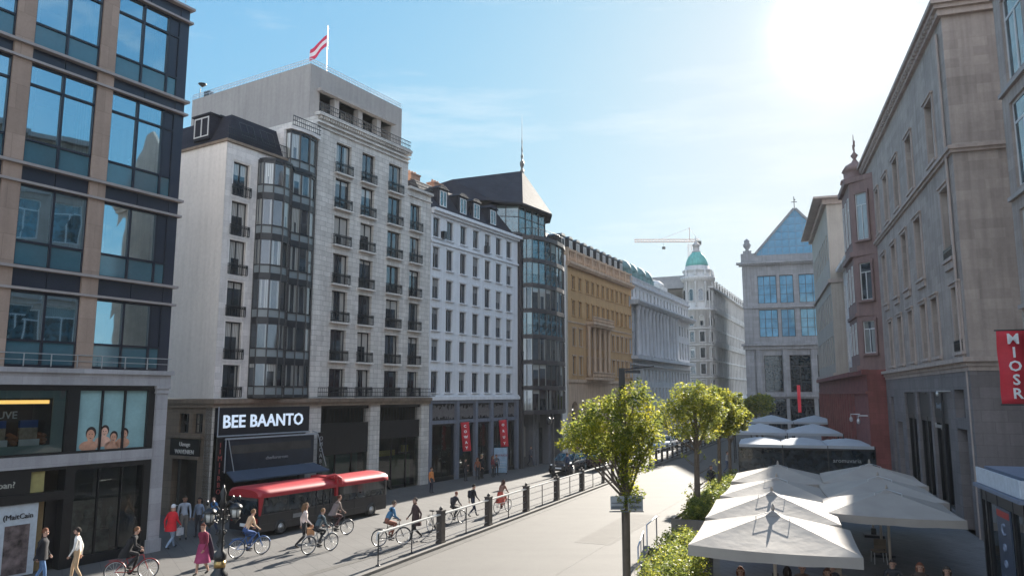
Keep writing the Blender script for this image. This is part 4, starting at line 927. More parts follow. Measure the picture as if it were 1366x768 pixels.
# ------------------------------------------------------------------ 8 gabled glass-front building closing the square
def building_gable():
    loc, rz = bframe(38.83, 128, 108)
    b = thing('gabled_building', 'grey stone building with large blue glazed gable closing off the square', 'building', loc, rz)
    L = 20
    groups = [(3.35, 6.4, 3), (6.9, 9.1, 2), (9.95, 13.2, 3), (13.8, 16.2, 2), (16.9, 19.2, 2)]
    rows = [(21.4, 26.15), (15.7, 20.35)]
    big = [(3.85, 6.75, 6.5, 12.6), (7.9, 11.15, 6.5, 12.6), (12.2, 15.2, 6.5, 12.6), (16.2, 19, 6.5, 12.6)]; shop = [(4.1, 7.1, .4, 5.4), (7.6, 11.4, .4, 5.4), (12.0, 15.4, .4, 5.4), (16, 19, .4, 5.4)]
    ops = [(a, c, z0, z1) for a, c, _ in groups for z0, z1 in rows] + big + shop
    w = MB().wall(.9, L, 0, 28.2, ops, .5, 0); w.shell(.9, L, 0, 22, 0, 28.2, 0); w.build('wall', P['g_stone'], b)
    for a, c, k in groups:
        for z0, z1 in rows: win(b, a, z0, c - a, z1 - z0, .3, k, 0, 'glass_gable', fw=.09, rows=3, simple=True)
    for a, c, z0, z1 in big: win(b, a, z0, c - a, z1 - z0, .3, 2, .3, 'glass_dark', fw=.1, simple=True)
    for a, c, z0, z1 in shop: win(b, a, z0, c - a, z1 - z0, .4, 3, .25, 'glass_dark', fw=.1, simple=True, name='shop_window')
    m = MB(); m.box(.0, L, -.9, .2, 28.2, 28.5); m.box(.4, L, -.55, .2, 27.9, 28.2); m.box(.3, L, -.8, .2, 14.2, 14.55); m.box(.6, L, -.4, .2, 13.6, 14.2); m.box(.8, L, -.3, .1, 20.6, 20.95); m.box(.8, L, -.35, .1, 5.7, 6.2)
    for i in range(40): m.box(.5 + i * .5, .75 + i * .5, -.8, -.55, 28.0, 28.2)
    for x in (2.6, 6.85, 11.25, 15.4): m.box(x, x + .9, -.25, -.001, 6.2, 13.6)
    m.box(.9, 2.3, -.15, -.001, 0, 27.9); m.box(.8, 3.4, -.25, 1, 28.5, 30.1)
    m.build('cornice', P['g_stone'], b)
    # gable
    ax, az_, lx, rx, bz = 9.9, 37.4, 3.15, 16.6, 29.7
    f = MB(); f.box(3.2, 16.6, -.1, .4, 28.5, 29.7); 
    for (p, q) in (((lx, bz), (ax, az_)), ((ax, az_), (rx, bz))):
        dx, dz = q[0] - p[0], q[1] - p[1]; L_ = math.hypot(dx, dz); nx, nz = -dz / L_ * .35, dx / L_ * .35
        f.add([(p[0], -.25, p[1]), (q[0], -.25, q[1]), (q[0] + nx, -.25, q[1] + nz), (p[0] + nx, -.25, p[1] + nz), (p[0], 20, p[1]), (q[0], 20, q[1]), (q[0] + nx, 20, q[1] + nz), (p[0] + nx, 20, p[1] + nz)],
              [(0, 1, 2, 3), (4, 7, 6, 5), (0, 4, 5, 1), (3, 2, 6, 7)])
    gf = f.build('gable_frame', P['g_stone'], b)
    # glazing: one pane per cell
    nx_, nz_ = 12, 6
    bars = MB()
    for i in range(1, nx_):
        x = lx + (rx - lx) * i / nx_; top = bz + (az_ - bz) * (1 - abs(x - ax) / (ax - lx if x < ax else rx - ax)); bars.box(x - .05, x + .05, -.04, .04, bz, top)
    for j in range(1, nz_):
        z = bz + (az_ - bz) * j / nz_; k = 1 - (z - bz) / (az_ - bz); bars.box(ax - (ax - lx) * k, ax + (rx - ax) * k, -.035, .035, z - .05, z + .05)
    bars.build('glazing_bars', plain('bar_blue', (.10, .17, .26)), gf)
    for j in range(nz_):
        z0, z1 = bz + (az_ - bz) * j / nz_, bz + (az_ - bz) * (j + 1) / nz_
        for i in range(nx_):
            x0, x1 = lx + (rx - lx) * i / nx_, lx + (rx - lx) * (i + 1) / nx_
            def lim(x, z):
                k = 1 - (z - bz) / (az_ - bz); return min(max(x, ax - (ax - lx) * k), ax + (rx - ax) * k)
            a0, a1, c0, c1 = lim(x0, z0), lim(x1, z0), lim(x0, z1), lim(x1, z1)
            if a1 - a0 < .05: continue
            q = [(a0 - x0, 0, 0), (a1 - x0, 0, 0), (c1 - x0, 0, z1 - z0)] + ([(c0 - x0, 0, z1 - z0)] if c1 - c0 > .02 else [])
            MB().add(q, [tuple(range(len(q)))]).build('gable_pane', P['glass_gable'], gf, (x0, .0, z0), rot=(rnd.uniform(-.006, .006), 0, rnd.uniform(-.006, .006)))
    u = MB(); u.box(1.2, 2.6, -.2, 1.0, 30.1, 30.6); u.lathe([(.35, 30.6), (.25, 30.9), (.6, 31.4), (.65, 31.8), (.4, 32.1), (.5, 32.4), (.1, 32.8)], 10, (1.9, .4)); u.build('urn', P['g_stone'], b)
    s = MB(); s.tube([(ax, 0, 37.5), (ax, 0, 39.6)], .07, 5); s.box(ax - .45, ax + .45, -.05, .05, 38.6, 38.7); s.tube([(ax, 0, 38.9), (ax + .2, 0, 39.1)], .1, 5); s.build('weather_vane', P['dark_metal'], b)
    v = MB().box(8.75, 9.25, -1.3, -1.2, 3.2, 7.6).build('banner', P['banner_red'], b)
building_gable()

# far block filling the end of the street
def building_end():
    loc, rz = bframe(58.5, 182, 60)
    b = thing('far_tan_building', 'plain tan building at the far end of the street beyond the domed one', 'building', loc, rz)
    rows = [3 + i * 3.1 for i in range(6)]; xs = [1 + i * 2.4 for i in range(9)]
    MB().wall(-6, 24, 0, 22.5, [(x, x + 1.1, z, z + 1.8) for x in xs for z in rows], .3, 0).shell(-6, 24, 0, 12, 0, 22.5, 0).build('wall', P['tan_wall'], b)
    for x in xs:
        for z in rows: win(b, x, z, 1.1, 1.8, .2, 2, 0, 'glass', simple=True)
    MB().prism([(-6, -.3), (24, -.3), (24, 12), (-6, 12)], 22.5, 25.5, 0, [(-6, 3), (24, 3), (24, 9), (-6, 9)]).build('roof', P['slate'], b)
building_end()
# ------------------------------------------------------------------ right row
def building_right():
    loc, rz = bframe(27.0, 54.2, 198)
    b = thing('brown_stone_building', 'big warm grey stone building with tall windows over a dark stone shop storey', 'building', loc, rz)
    T = lambda t: 20.5 - t
    r1 = [(1.2, 2.8), (6.7, 8.3), (11.2, 12.8), (15.2, 16.7), (19.0, 20.2)]
    r2 = [(-.5, 1.0), (5.9, 7.6), (10.1, 11.7), (13.9, 15.4), (17.9, 19.3)]
    r3 = [(-1.0, .35), (3.4, 4.8), (6.2, 7.6), (9.9, 11.2), (13.5, 14.8), (17.2, 18.4)]
    ops = []; W_ = []
    for rr_, z0, z1 in ((r1, 17.75, 20.9), (r2, 12.5, 15.9), (r3, 8.1, 11.1)):
        for i, (a, c) in enumerate(rr_): ops.append((T(c), T(a), z0, z1)); W_.append((T(c), z0, c - a, z1 - z0, i))
    L = 22.2
    w = MB().wall(-7.6, L, 7.7, 24.1, ops, .34, 0); w.shell(-7.6, L, 0, 14, 7.7, 24.1, 0); w.build('wall', P['right_stone'], b)
    for x, z, ww, h, i in W_:
        o = win(b, x, z, ww, h, .26, 2, .26, 'glass_curt' if i == 0 else 'glass', frame='white_frame', fw=.07)
        key = ('rs', round(ww, 2), round(h, 2))
        if key not in WC: WC[key] = MB().box(-.14, 0, -.07, 0, 0, h).box(ww, ww + .14, -.07, 0, 0, h).box(-.14, ww + .14, -.09, 0, h, h + .16).box(-.22, ww + .22, -.16, 0, h + .16, h + .26).box(-.2, ww + .2, -.18, 0, -.14, 0).box(-.1, ww + .1, -.1, 0, -.5, -.14).mesh('surround', P['right_trim'])
        link('surround', WC[key], o, (0, -.262, 0))
        if i == 0 and z < 17: link('railing', rail_mesh(ww, .5), o, (0, -.2, 0.02))
    m = MB()
    for z0, z1, o in ((17.1, 17.25, .12), (17.25, 17.42, .22), (7.4, 7.6, .18), (7.6, 7.8, .34), (7.2, 7.4, .1), (23.7, 24.0, .2), (24.0, 24.2, .35), (24.2, 24.4, .5)):
        m.box(-7.7, L + o, -o, .1, z0, z1); m.box(L - .1, L + o, .1, 14, z0, z1)
    for i in range(58): m.box(-7.4 + i * .51, -7.2 + i * .51, -.33, -.2, 23.85, 24.0)
    m.build('cornice', P['right_trim'], b)
    MB().prism([(-7.7, -.45), (L - .1, -.45), (L - .1, 14), (-7.7, 14)], 24.4, 29.6, 0, [(-7.7, 6.2), (L - .1, 6.2), (L - .1, 7.2), (-7.7, 7.2)]).build('roof', P['slate'], b)
    MB().add([(L - .1, -.5, 24.4), (L - .1, 14, 24.4), (L - .1, 7.2, 30.2), (L - .1, 6.0, 30.2), (L + .15, -.5, 24.4), (L + .15, 14, 24.4), (L + .15, 7.2, 30.2), (L + .15, 6.0, 30.2)], [(0, 3, 2, 1), (4, 5, 6, 7), (0, 4, 7, 3), (1, 2, 6, 5), (3, 7, 6, 2)]).build('gable_wall', P['right_stone'], b)
    MB().tube([(L - .75, -.1, 7.9), (L - .75, -.1, 23.2)], .07, 6).tube([(L - .4, -.06, 0), (L - .4, -.06, 7.2)], .06, 6).build('drainpipe', P['right_trim'], b)
    # ground storey
    g_ops = [(T(14.2), T(10.9), .55, 6.3), (T(10.3), T(6.9), .55, 6.3), (T(6.4), T(2.9), .55, 6.3), (T(1.3), T(-.5), .0, 4.6), (T(1.3), T(-.5), 5.1, 6.4), (T(19.6), T(18.4), .5, 6.0), (T(17.4), T(15.6), .0, 4.4)]
    g = MB().wall(-7.6, L + .06, 0, 7.4, g_ops, .6, 0, y=-.06); g.quad((L + .06, -.06, 0), (L + .06, 14, 0), (L + .06, 14, 7.4), (L + .06, -.06, 7.4)); g.build('ground_wall', P['right_ground'], b)
    MB().box(-7.4, L - .2, 3.0, 3.2, 0, 7.0).box(-7.4, L - .2, .55, 3.0, 6.6, 6.8).build('shop_interior', P['room_dark'], b)
    for a, c, z0, z1 in g_ops[:3]:
        f = MB(); f.box(a, c, .1, .25, 4.7, 4.95); f.box(a, c, .1, .25, z1 - .1, z1); f.box((a + c) / 2 - .07, (a + c) / 2 + .07, .08, .25, z0, z1); f.box(a, a + .09, .1, .25, z0, z1); f.box(c - .09, c, .1, .25, z0, z1); f.box(a, c, .05, .3, z0, z0 + .12)
        ff = f.build('shop_window', P['black_metal'], b)
        MB().quad((a, .2, z0), (c, .2, z0), (c, .2, z1), (a, .2, z1)).build('pane', P['pane_shop'], ff)
        MB().box(a + .09, c - .09, .05, .1, 4.95, 6.2).build('sign_panel', P['dark_metal'], ff)
    text('lettering', 'Soonly', .42, plain('letter_blue', (.22, .26, .3)), b, (T(5.2), .03, 5.45))
    text('lettering', 'Marmanry', .36, plain('letter_grey2', (.42, .42, .42)), b, (T(5.4), -.02, 4.45))
    MB().box(T(6.1), T(3.2), .8, .9, .8, 4.0).build('window_display', mat('display_gold', (.32, .20, .10), .7, .9, 2.5), b)
    MB().box(T(10.0), T(8.6), .8, .9, .8, 3.8).build('window_display', mat('display_brown', (.25, .17, .10), .7, .9, 2.5), b)
    MB().box(T(1.3), T(-.5), .4, .5, 0, 4.6).build('side_door', P['room_dark'], b)
    MB().box(T(1.3), T(-.5), .3, .36, 5.1, 6.4).box(T(17.4), T(15.6), .3, .36, 0, 4.4).box(T(19.6), T(18.4), .3, .36, .5, 6.0).build('door_glass', P['glass'], b)
    lp = MB(); lp.box(T(2.4), T(2.0), -.6, -.06, 6.3, 6.36); lp.lathe([(.02, 6.08), (.07, 6.12), (.07, 6.26), (.02, 6.3)], 8, (T(2.2), -.6)); lp.build('wall_lamp', P['steel'], b)
    MB().tube([(T(2.55), -.35, 0), (T(2.55), -.35, 6.2)], .05, 6).build('downpipe', P['dark_metal'], b)
    # oriel tower, maroon stone, with octagonal turret
    bx0, bx1 = T(29.0), T(21.2)
    o = MB(); c = [(bx0, 0), (bx0 + 1.2, -1.5), (bx1 - 1.6, -1.5), (bx1 - .1, 0)]
    o.prism(c, 8.0, 22.4); o.prism([(x, y * 1.12 - (.12 if y else 0)) for x, y in c], 22.4, 22.8); o.prism([(x, y * 1.1 - (.08 if y else 0)) for x, y in c], 16.6, 17.0); o.prism([(x, y * 1.1 - (.08 if y else 0)) for x, y in c], 7.9, 8.3)
    o.prism([(x, y * 1.06 - (.05 if y else 0)) for x, y in c], 12.0, 12.25)
    ob = o.build('oriel', P['maroon_stone'], b)
    for z0, z1 in ((17.8, 21.4), (13.2, 16.0), (9.2, 11.6)):
        p, q = c[2], c[3]; L_ = math.hypot(q[0] - p[0], q[1] - p[1]); ang = math.atan2(q[1] - p[1], q[0] - p[0])
        k = (L_ - 1.0) / 2 / L_; wx, wy = p[0] + (q[0] - p[0]) * k, p[1] + (q[1] - p[1]) * k
        f = win(ob, 0, 0, 1.0, z1 - z0, 0, 2, .25, 'glass_curt', frame='white_frame', simple=True); f.location = (wx + math.sin(ang) * .06, wy - math.cos(ang) * .06, z0); f.rotation_euler = (0, 0, ang)
        s = MB().box(-.16, 0, -.1, .0, 0, z1 - z0).box(1.0, 1.16, -.1, .0, 0, z1 - z0).box(-.2, 1.2, -.14, 0, z1 - z0, z1 - z0 + .2).box(-.2, 1.2, -.18, 0, -.16, 0).build('surround', P['maroon_stone'], f)
        for i in range(3):
            x = bx0 + 1.5 + i * 1.7; win(ob, x, z0, .8, z1 - z0, 0, 1, .25, 'glass', frame='white_frame', simple=True).location = (x, -1.56, z0)
    t = MB(); t.lathe([(1.0, 22.5), (1.05, 23.3), (1.25, 23.4), (1.25, 23.6), (.95, 23.7), (.95, 24.3), (1.1, 24.4), (.8, 24.8), (.3, 25.1), (.12, 25.4), (.3, 25.7), (.08, 26.0), (.05, 26.8), (.02, 27.5)], 8, (bx0 + 2.6, -.5), phase=R(22.5))
    t.tube([(bx0 + 2.1, -.5, 26.4), (bx0 + 3.1, -.5, 26.4)], .06, 5); t.tube([(bx0 + 2.1, -.5, 26.4), (bx0 + 2.0, -.5, 26.8)], .05, 5); t.tube([(bx0 + 3.1, -.5, 26.4), (bx0 + 3.2, -.5, 26.8)], .05, 5)
    t.build('turret', P['maroon_stone'], b)
    # hanging street light bracket of the shop
building_right()

def building_red():
    t0, t1 = 28.2, 66
    x0, y0 = 20.66 + .309 * 66 - .95 * .05, 34.69 + .951 * 66 + .31 * .05
    loc, rz = bframe(x0, y0, 198)
    b = thing('pale_terrace_building', 'cream upper storeys with deep eaves above a red stone ground floor, past the maroon oriel', 'building', loc, rz)
    L = 66 - 44
    # protruding far block
    xs = [1.0 + i * 2.3 for i in range(9)]; rows = [(20.2, 23.0), (13.8, 16.6), (9.3, 12.2)]
    ops = [(x, x + 1.1, z0, z1) for x in xs for z0, z1 in rows]
    w = MB().wall(0, L, 8.0, 26.4, ops, .3, 0, y=-1.2); w.shell(0, L, -1.2, 12, 8.0, 26.4, 0); w.build('wall', P['tan_wall'], b)
    for x in xs:
        for z0, z1 in rows: win(b, x, z0, 1.1, z1 - z0, -1.0, 2, .25, 'glass', frame='white_frame', simple=True)
    m = MB(); m.box(-.8, L + 1.0, -2.5, 12, 26.4, 26.6); m.box(-.3, L + .3, -1.6, 12, 25.9, 26.4); m.box(-.1, L + .2, -1.45, -1.1, 17.6, 17.95); m.box(-.1, L + .2, -1.5, -1.1, 8.0, 8.3)
    m.box(L + .001, L + .2, -1.2, 3, 17.6, 17.95); m.build('eaves', P['right_trim'], b)
    MB().prism([(-.8, -2.45), (L + 1.0, -2.45), (L + 1.0, 12), (-.8, 12)], 26.6, 27.2, 0, [(2, 3), (L - 2, 3), (L - 2, 8), (2, 8)]).build('roof', P['slate'], b)
    # near, lower pale block
    L2 = 66 - 28.2
    xs = [L + .8 + i * 2.2 for i in range(7)]; rows2 = [(14.0, 17.0), (9.4, 12.4)]
    ops = [(x, x + 1.0, z0, z1) for x in xs for z0, z1 in rows2]
    w = MB().wall(L, L2, 8.0, 18.6, ops, .3, 0); w.shell(L, L2, 0, 12, 8.0, 18.6, 0, left=False); w.build('pale_wall', P['stone_white'], b)
    for x in xs:
        for z0, z1 in rows2: win(b, x, z0, 1.0, z1 - z0, .2, 2, .25, 'glass_curt', frame='white_frame', simple=True)
    m = MB(); m.box(L + .2, L2, -.7, .1, 18.6, 18.9); m.box(L + .2, L2, -.3, .1, 8.0, 8.3); m.build('cornice', P['stone_white'], b)
    # red ground floor
    g_ops = [(1 + i * 2.1, 2.2 + i * 2.1, .9, 5.6) for i in range(17)]
    g = MB().wall(0, L2 + 7, 0, 7.95, g_ops, .4, 0, y=-1.25); g.shell(0, L2 + 7, -1.25, 8, 0, 7.95, 0); g.build('red_ground_wall', P['red_stone'], b)
    for a, c, z0, z1 in g_ops: win(b, a, z0, c - a, z1 - z0, -1.0, 2, .3, 'glass', frame='red_stone', simple=True, name='shop_window')
    m = MB(); m.box(0, L2 + 7, -1.6, -1.1, 7.6, 7.98); m.box(0, L2 + 7, -1.4, -1.2, 6.2, 6.4)
    for i in range(18): m.box(.2 + i * 2.1, .75 + i * 2.1, -1.4, -1.2, 0, 6.2)
    m.build('red_moulding', P['red_stone'], b)
    for x in (L2 + 1.5, L2 + 6.2):
        s = MB().lathe([(.06, 4.0), (.12, 4.1), (.12, 4.3), (.04, 4.4)], 8, (x, -1.9)).tube([(x, -1.25, 4.6), (x, -1.9, 4.6), (x, -1.9, 4.35)], .04, 5).build('wall_lantern', P['steel'], b)
building_red()

def building_near_right():
    loc, rz = bframe(18.6, 27.2, 198)
    b = thing('corner_building', 'near grey building with large blue windows at the edge of the square', 'building', loc, rz)
    L = 30; xs = [.75 + i * 3.0 for i in range(9)]; zs = [5.6 + i * 4.0 for i in range(5)]
    ops = [(x, x + 2.1, z, z + 3.2) for x in xs for z in zs]
    w = MB().wall(0, L, 0, 26, ops, .25, 0); w.shell(0, L, 0, 14, 0, 26, 0); w.build('wall', P['right_stone'], b)
    for x in xs:
        for z in zs: win(b, x, z, 2.1, 3.2, .1, 2, .25, 'glass_blue', frame='white_frame', fw=.09)
    m = MB()
    for z in zs: m.box(0, L, -.12, -.001, z - .35, z - .2)
    m.box(-.2, L, -.6, .1, 25.6, 26); m.build('ledge', P['ledge'], b)
    MB().prism([(10, 0), (16, 0), (16, 14), (10, 14)], 26, 30.5, 0, [(12.9, 0), (13.1, 0), (13.1, 14), (12.9, 14)]).build('gable', P['slate'], b)
    MB().box(.5, L - 1, -.06, -.002, .3, 4.2).build('shop_window', P['glass'], b)
building_near_right()

# hanging banner
def banner(name, label, cat, txt, x, y, z0, z1, w, az, size, group=None, m='banner_red', proj=0):
    loc = (x, y, z0)
    b = thing(name, label, cat, loc, R(90 - az), group)
    h = z1 - z0; c = MB(); n = 12
    vs = []; 
    for i in range(n + 1):
        z = h * i / n; yy = .05 * math.sin(i * .9)
        vs += [(-w / 2, yy - .012, z), (w / 2, yy - .012, z), (w / 2, yy + .012, z), (-w / 2, yy + .012, z)]
    fs = []
    for i in range(n):
        a = i * 4; d = a + 4; fs += [(a, a + 1, d + 1, d), (a + 1, a + 2, d + 2, d + 1), (a + 2, a + 3, d + 3, d + 2), (a + 3, a, d, d + 3)]
    fs += [(3, 2, 1, 0), (4 * n, 4 * n + 1, 4 * n + 2, 4 * n + 3)]
    c.add(vs, fs, 0, True); c.build('cloth', P[m], b)
    r = MB(); r.tube([(-w / 2 - .05 - proj, 0, h + .03), (w / 2 + .08, 0, h + .03)], .025, 6); r.tube([(-w / 2 - .05 - proj, 0, -.03), (w / 2 + .08, 0, -.03)], .02, 6); r.build('rod', P['dark_metal'], b)
    n = len(txt)
    step = h / (n + .35)
    for i, chh in enumerate(txt):
        text('letter', chh, size, P['sign_white'], b, (0, -.085, h - step * (i + .95)), ext=.01, bold=.01)
    return b
# ------------------------------------------------------------------ ground, road, pavements
def D(az): return Vector((math.sin(R(az)), math.cos(R(az)), 0))
def slab(name, poly, z0, z1, m, **kw):
    return MB().prism(poly, z0, z1).build(name, m, None, kind='structure', **kw)
def ground_mat(name, col, bw, bh, joint=.7, rot=0, var=.10, stains=.25, mort=.012, rough=.85):
    m, nt, b = nt_new(name)
    tc = N(nt, 'ShaderNodeTexCoord'); mp = N(nt, 'ShaderNodeMapping'); mp.inputs['Rotation'].default_value = (0, 0, R(rot)); nt.links.new(tc.outputs['Object'], mp.inputs[0])
    n1 = N(nt, 'ShaderNodeTexNoise', ins={'Scale': .35, 'Detail': 8.0, 'Roughness': .65}); nt.links.new(tc.outputs['Object'], n1.inputs['Vector'])
    n2 = N(nt, 'ShaderNodeTexNoise', ins={'Scale': 25.0, 'Detail': 3.0}); nt.links.new(tc.outputs['Object'], n2.inputs['Vector'])
    c = ramp(nt, n1.outputs[0], [(.3, mul(col, 1 - var)), (.7, mul(col, 1 + var))])
    c = mixc(nt, 1.0, c, ramp(nt, n2.outputs[0], [(.3, (.9,) * 3), (.7, (1.05,) * 3)]), 'MULTIPLY')
    st = N(nt, 'ShaderNodeTexNoise', ins={'Scale': 1.6, 'Detail': 6.0, 'Roughness': .7}); nt.links.new(mp.outputs[0], st.inputs['Vector'])
    c = mixc(nt, 1.0, c, ramp(nt, st.outputs[0], [(.5, (1, 1, 1)), (.8, (1 - stains,) * 3)]), 'MULTIPLY')
    if bw:
        br = N(nt, 'ShaderNodeTexBrick', ins={'Scale': 1.0, 'Mortar Size': mort, 'Brick Width': bw, 'Row Height': bh, 'Color1': (1, 1, 1, 1), 'Color2': (.88, .88, .88, 1), 'Mortar': (joint, joint, joint, 1)})
        nt.links.new(mp.outputs[0], br.inputs['Vector']); c = mixc(nt, 1.0, c, br.outputs[0], 'MULTIPLY')
    else:
        mp2 = N(nt, 'ShaderNodeMapping'); mp2.inputs['Rotation'].default_value = (0, 0, R(rot)); mp2.inputs['Scale'].default_value = (.05, 1.3, 1)
        nt.links.new(tc.outputs['Object'], mp2.inputs[0]); n4 = N(nt, 'ShaderNodeTexNoise', ins={'Scale': 1.0, 'Detail': 4.0}); nt.links.new(mp2.outputs[0], n4.inputs['Vector'])
        c = mixc(nt, 1.0, c, ramp(nt, n4.outputs[0], [(.35, (.93,) * 3), (.65, (1.03,) * 3)]), 'MULTIPLY')
    nt.links.new(c, b.inputs['Base Color']); b.inputs['Roughness'].default_value = rough
    bp = N(nt, 'ShaderNodeBump', ins={'Strength': .25, 'Distance': .01}); nt.links.new(n2.outputs[0], bp.inputs['Height']); nt.links.new(bp.outputs[0], b.inputs['Normal'])
    return m
M_road = ground_mat('road_surface', (.098, .091, .083), 0, 0, rot=-66, var=.06, stains=.12)
M_pave = ground_mat('pavement_slabs', (.104, .099, .095), 1.2, .6, .55, rot=59, stains=.2)
M_plaza = ground_mat('plaza_paving', (.165, .165, .17), .9, .35, .62, rot=72, stains=.3)
M_ground = ground_mat('ground_earth', (.20, .19, .17), 0, 0)
M_kerb = mat('kerb_stone', (.19, .175, .16), .85, .1, 1.0, .2, block=(1.0, 5, .02))
MB().quad((-900, -300, -.135), (900, -300, -.135), (900, 1800, -.135), (-900, 1800, -.135)).build('ground', M_ground, kind='structure')
K0 = Vector((-2.75, 32.49, 0)); kd = D(23.8); kn = Vector((kd.y, -kd.x, 0))
def K(t, o=0.0): p = K0 + kd * t + kn * o; return (p.x, p.y)
slab('road', [K(-60, -.5), K(-60, 17), K(20, 20), K(160, 25), K(160, -.5)], -.13, -.10, M_road)
slab('pavement', [K(-60, -60), K(-60, -.18), K(88, -.18), K(92, -30), K(60, -60)], -.12, 0.0, M_pave)
MB().prism([K(-60, -.18), K(-60, .0), K(88, .0), K(88, -.18)], -.12, .012).build('kerb', M_kerb, kind='structure')
MB().prism([K(-60, .0), K(-60, .35), K(88, .35), K(88, .0)], -.1, -.092).build('gutter', mat('gutter_stone', (.055, .05, .045), .8, .2, 1.5), kind='structure')
MB().prism([K(3, 4.6), K(3, 6.2), K(11.5, 6.4), K(11.5, 4.7)], -.1, -.096).build('road_patch', mat('patch', (.095, .087, .078), .9, .1, 2), kind='structure')
MB().prism([K(-60, 5.1), K(-60, 5.125), K(150, 5.125 + 3), K(150, 5.1 + 3)], -.1, -.0955).build('road_joint', mat('joint_tar', (.13, .12, .11), .9, .2, 2), kind='structure')
# sunken channel in the pavement that runs up to the railing
ch0, ch1 = Vector((-8.6, 24.3, 0)), Vector((-3.75, 33.0, 0)); cdv = (ch1 - ch0).normalized(); cn = Vector((cdv.y, -cdv.x, 0)) * .16
MB().prism([tuple((ch0 - cn).xy), tuple((ch0 + cn).xy), tuple((ch1 + cn).xy), tuple((ch1 - cn).xy)], .001, .006).build('drain_channel', mat('drain_dark', (.06, .055, .05), .8, .3, 3), kind='structure')
PL = [(-6.5, -4), (2.2, 20), (6.85, 33.25), (12.4, 46), (24.2, 73), (38.2, 104), (40.5, 128)]
slab('plaza', PL + [(70, 128), (40, 60), (30, -4)], -.12, 0.0, M_plaza)
for i in range(len(PL) - 1):
    a, c = Vector((*PL[i], 0)), Vector((*PL[i + 1], 0)); d = (c - a).normalized(); n_ = Vector((-d.y, d.x, 0)) * .16
    MB().prism([a.xy[:], c.xy[:], (c + n_).xy[:], (a + n_).xy[:]], -.12, .012).build('kerb', M_kerb, kind='structure')

# ------------------------------------------------------------------ railing with posts along the kerb
rl = thing('railing', 'long pale handrail on dark posts along the kerb of the cycle pavement', 'railing', (K0.x, K0.y, 0), R(90 - 23.8))
M_post = mat('post_brown', (.055, .045, .04), .6, .2, 3.0)
def post_thick():
    p = MB(); p.box(-.16, .16, -.13, .13, 0, 1.28); p.box(-.18, .18, -.15, .15, 1.28, 1.34); p.box(-.18, .18, -.15, .15, 0, .08); p.lathe([(.06, 1.34), (.09, 1.4), (.05, 1.46), (.01, 1.5)], 8); return p.mesh('post', M_post)
def post_thin():
    p = MB(); p.tube([(0, 0, 0), (0, 0, 1.18)], .028, 6); p.lathe([(.09, 0), (.09, .03), (.03, .05)], 8); return p.mesh('post', P['dark_metal'])
pt, pn_ = post_thick(), post_thin()
sp = 2.33; yk = .32
for i in range(-2, 34):
    x = i * sp + .1
    link('post', pt if (i % 2 == 0 or i > 9) and i > -1 else pn_, rl, (x, yk, 0)).scale = (1, 1, 1) if i <= 9 else (.7, .7, .98)
M_rail = mat('rail_pale', (.66, .65, .62), .35, .08, 2.0, metal=.3)
def rail_tube(z, w, h, name, m, off=0):
    r = MB(); x0, x1 = -2 * sp + .1, 33 * sp + .2
    if z > 1: r.tube([(x0 - .02, yk + off, z - .03), (x0 - .12, yk + off, z - .06), (x0 - .14, yk + off, z - .3)], .03, 6)
    r.box(x0, x1, yk - w + off, yk + w + off, z - h, z); r.build(name, m, rl)
rail_tube(1.20, .07, .05, 'top_rail', M_rail, -.02)
for z in (.85, .5, .18): rail_tube(z, .012, .024, 'lower_rail', P['steel'])

# ------------------------------------------------------------------ foliage
def leaf_mat(name, c1, c2, c3, trans=.55):
    m, nt, b = nt_new(name); out = nt.nodes['Material Output']
    tc = N(nt, 'ShaderNodeTexCoord'); no = N(nt, 'ShaderNodeTexNoise', ins={'Scale': 2.2, 'Detail': 2.0}); nt.links.new(tc.outputs['Object'], no.inputs['Vector'])
    n2 = N(nt, 'ShaderNodeTexNoise', ins={'Scale': 22.0}); nt.links.new(tc.outputs['Object'], n2.inputs['Vector'])
    ad = N(nt, 'ShaderNodeMath', operation='ADD'); nt.links.new(no.outputs[0], ad.inputs[0]); nt.links.new(n2.outputs[0], ad.inputs[1]); hf = N(nt, 'ShaderNodeMath', operation='MULTIPLY'); hf.inputs[1].default_value = .5; nt.links.new(ad.outputs[0], hf.inputs[0])
    c = ramp(nt, hf.outputs[0], [(.36, c1), (.5, c2), (.62, c3)])
    nt.links.new(c, b.inputs['Base Color']); b.inputs['Roughness'].default_value = .55
    tr = N(nt, 'ShaderNodeBsdfTranslucent'); mx = N(nt, 'ShaderNodeMixShader', ins={0: trans})
    c2_ = mixc(nt, 1.0, c, (1.0, .95, .45), 'MULTIPLY'); br = N(nt, 'ShaderNodeBrightContrast', ins={'Bright': .05}); nt.links.new(c2_, br.inputs[0]); nt.links.new(br.outputs[0], tr.inputs[0])
    nt.links.new(b.outputs[0], mx.inputs[1]); nt.links.new(tr.outputs[0], mx.inputs[2]); nt.links.new(mx.outputs[0], out.inputs[0]); return m
P['leaf'] = leaf_mat('leaf', (.03, .07, .005), (.18, .22, .01), (.50, .46, .018), .6)
P['leaf_hedge'] = leaf_mat('leaf_hedge', (.03, .07, .008), (.16, .21, .012), (.46, .42, .03), .5)
P['bark'] = mat('bark', (.11, .085, .065), .95, .3, 3.0, .5)
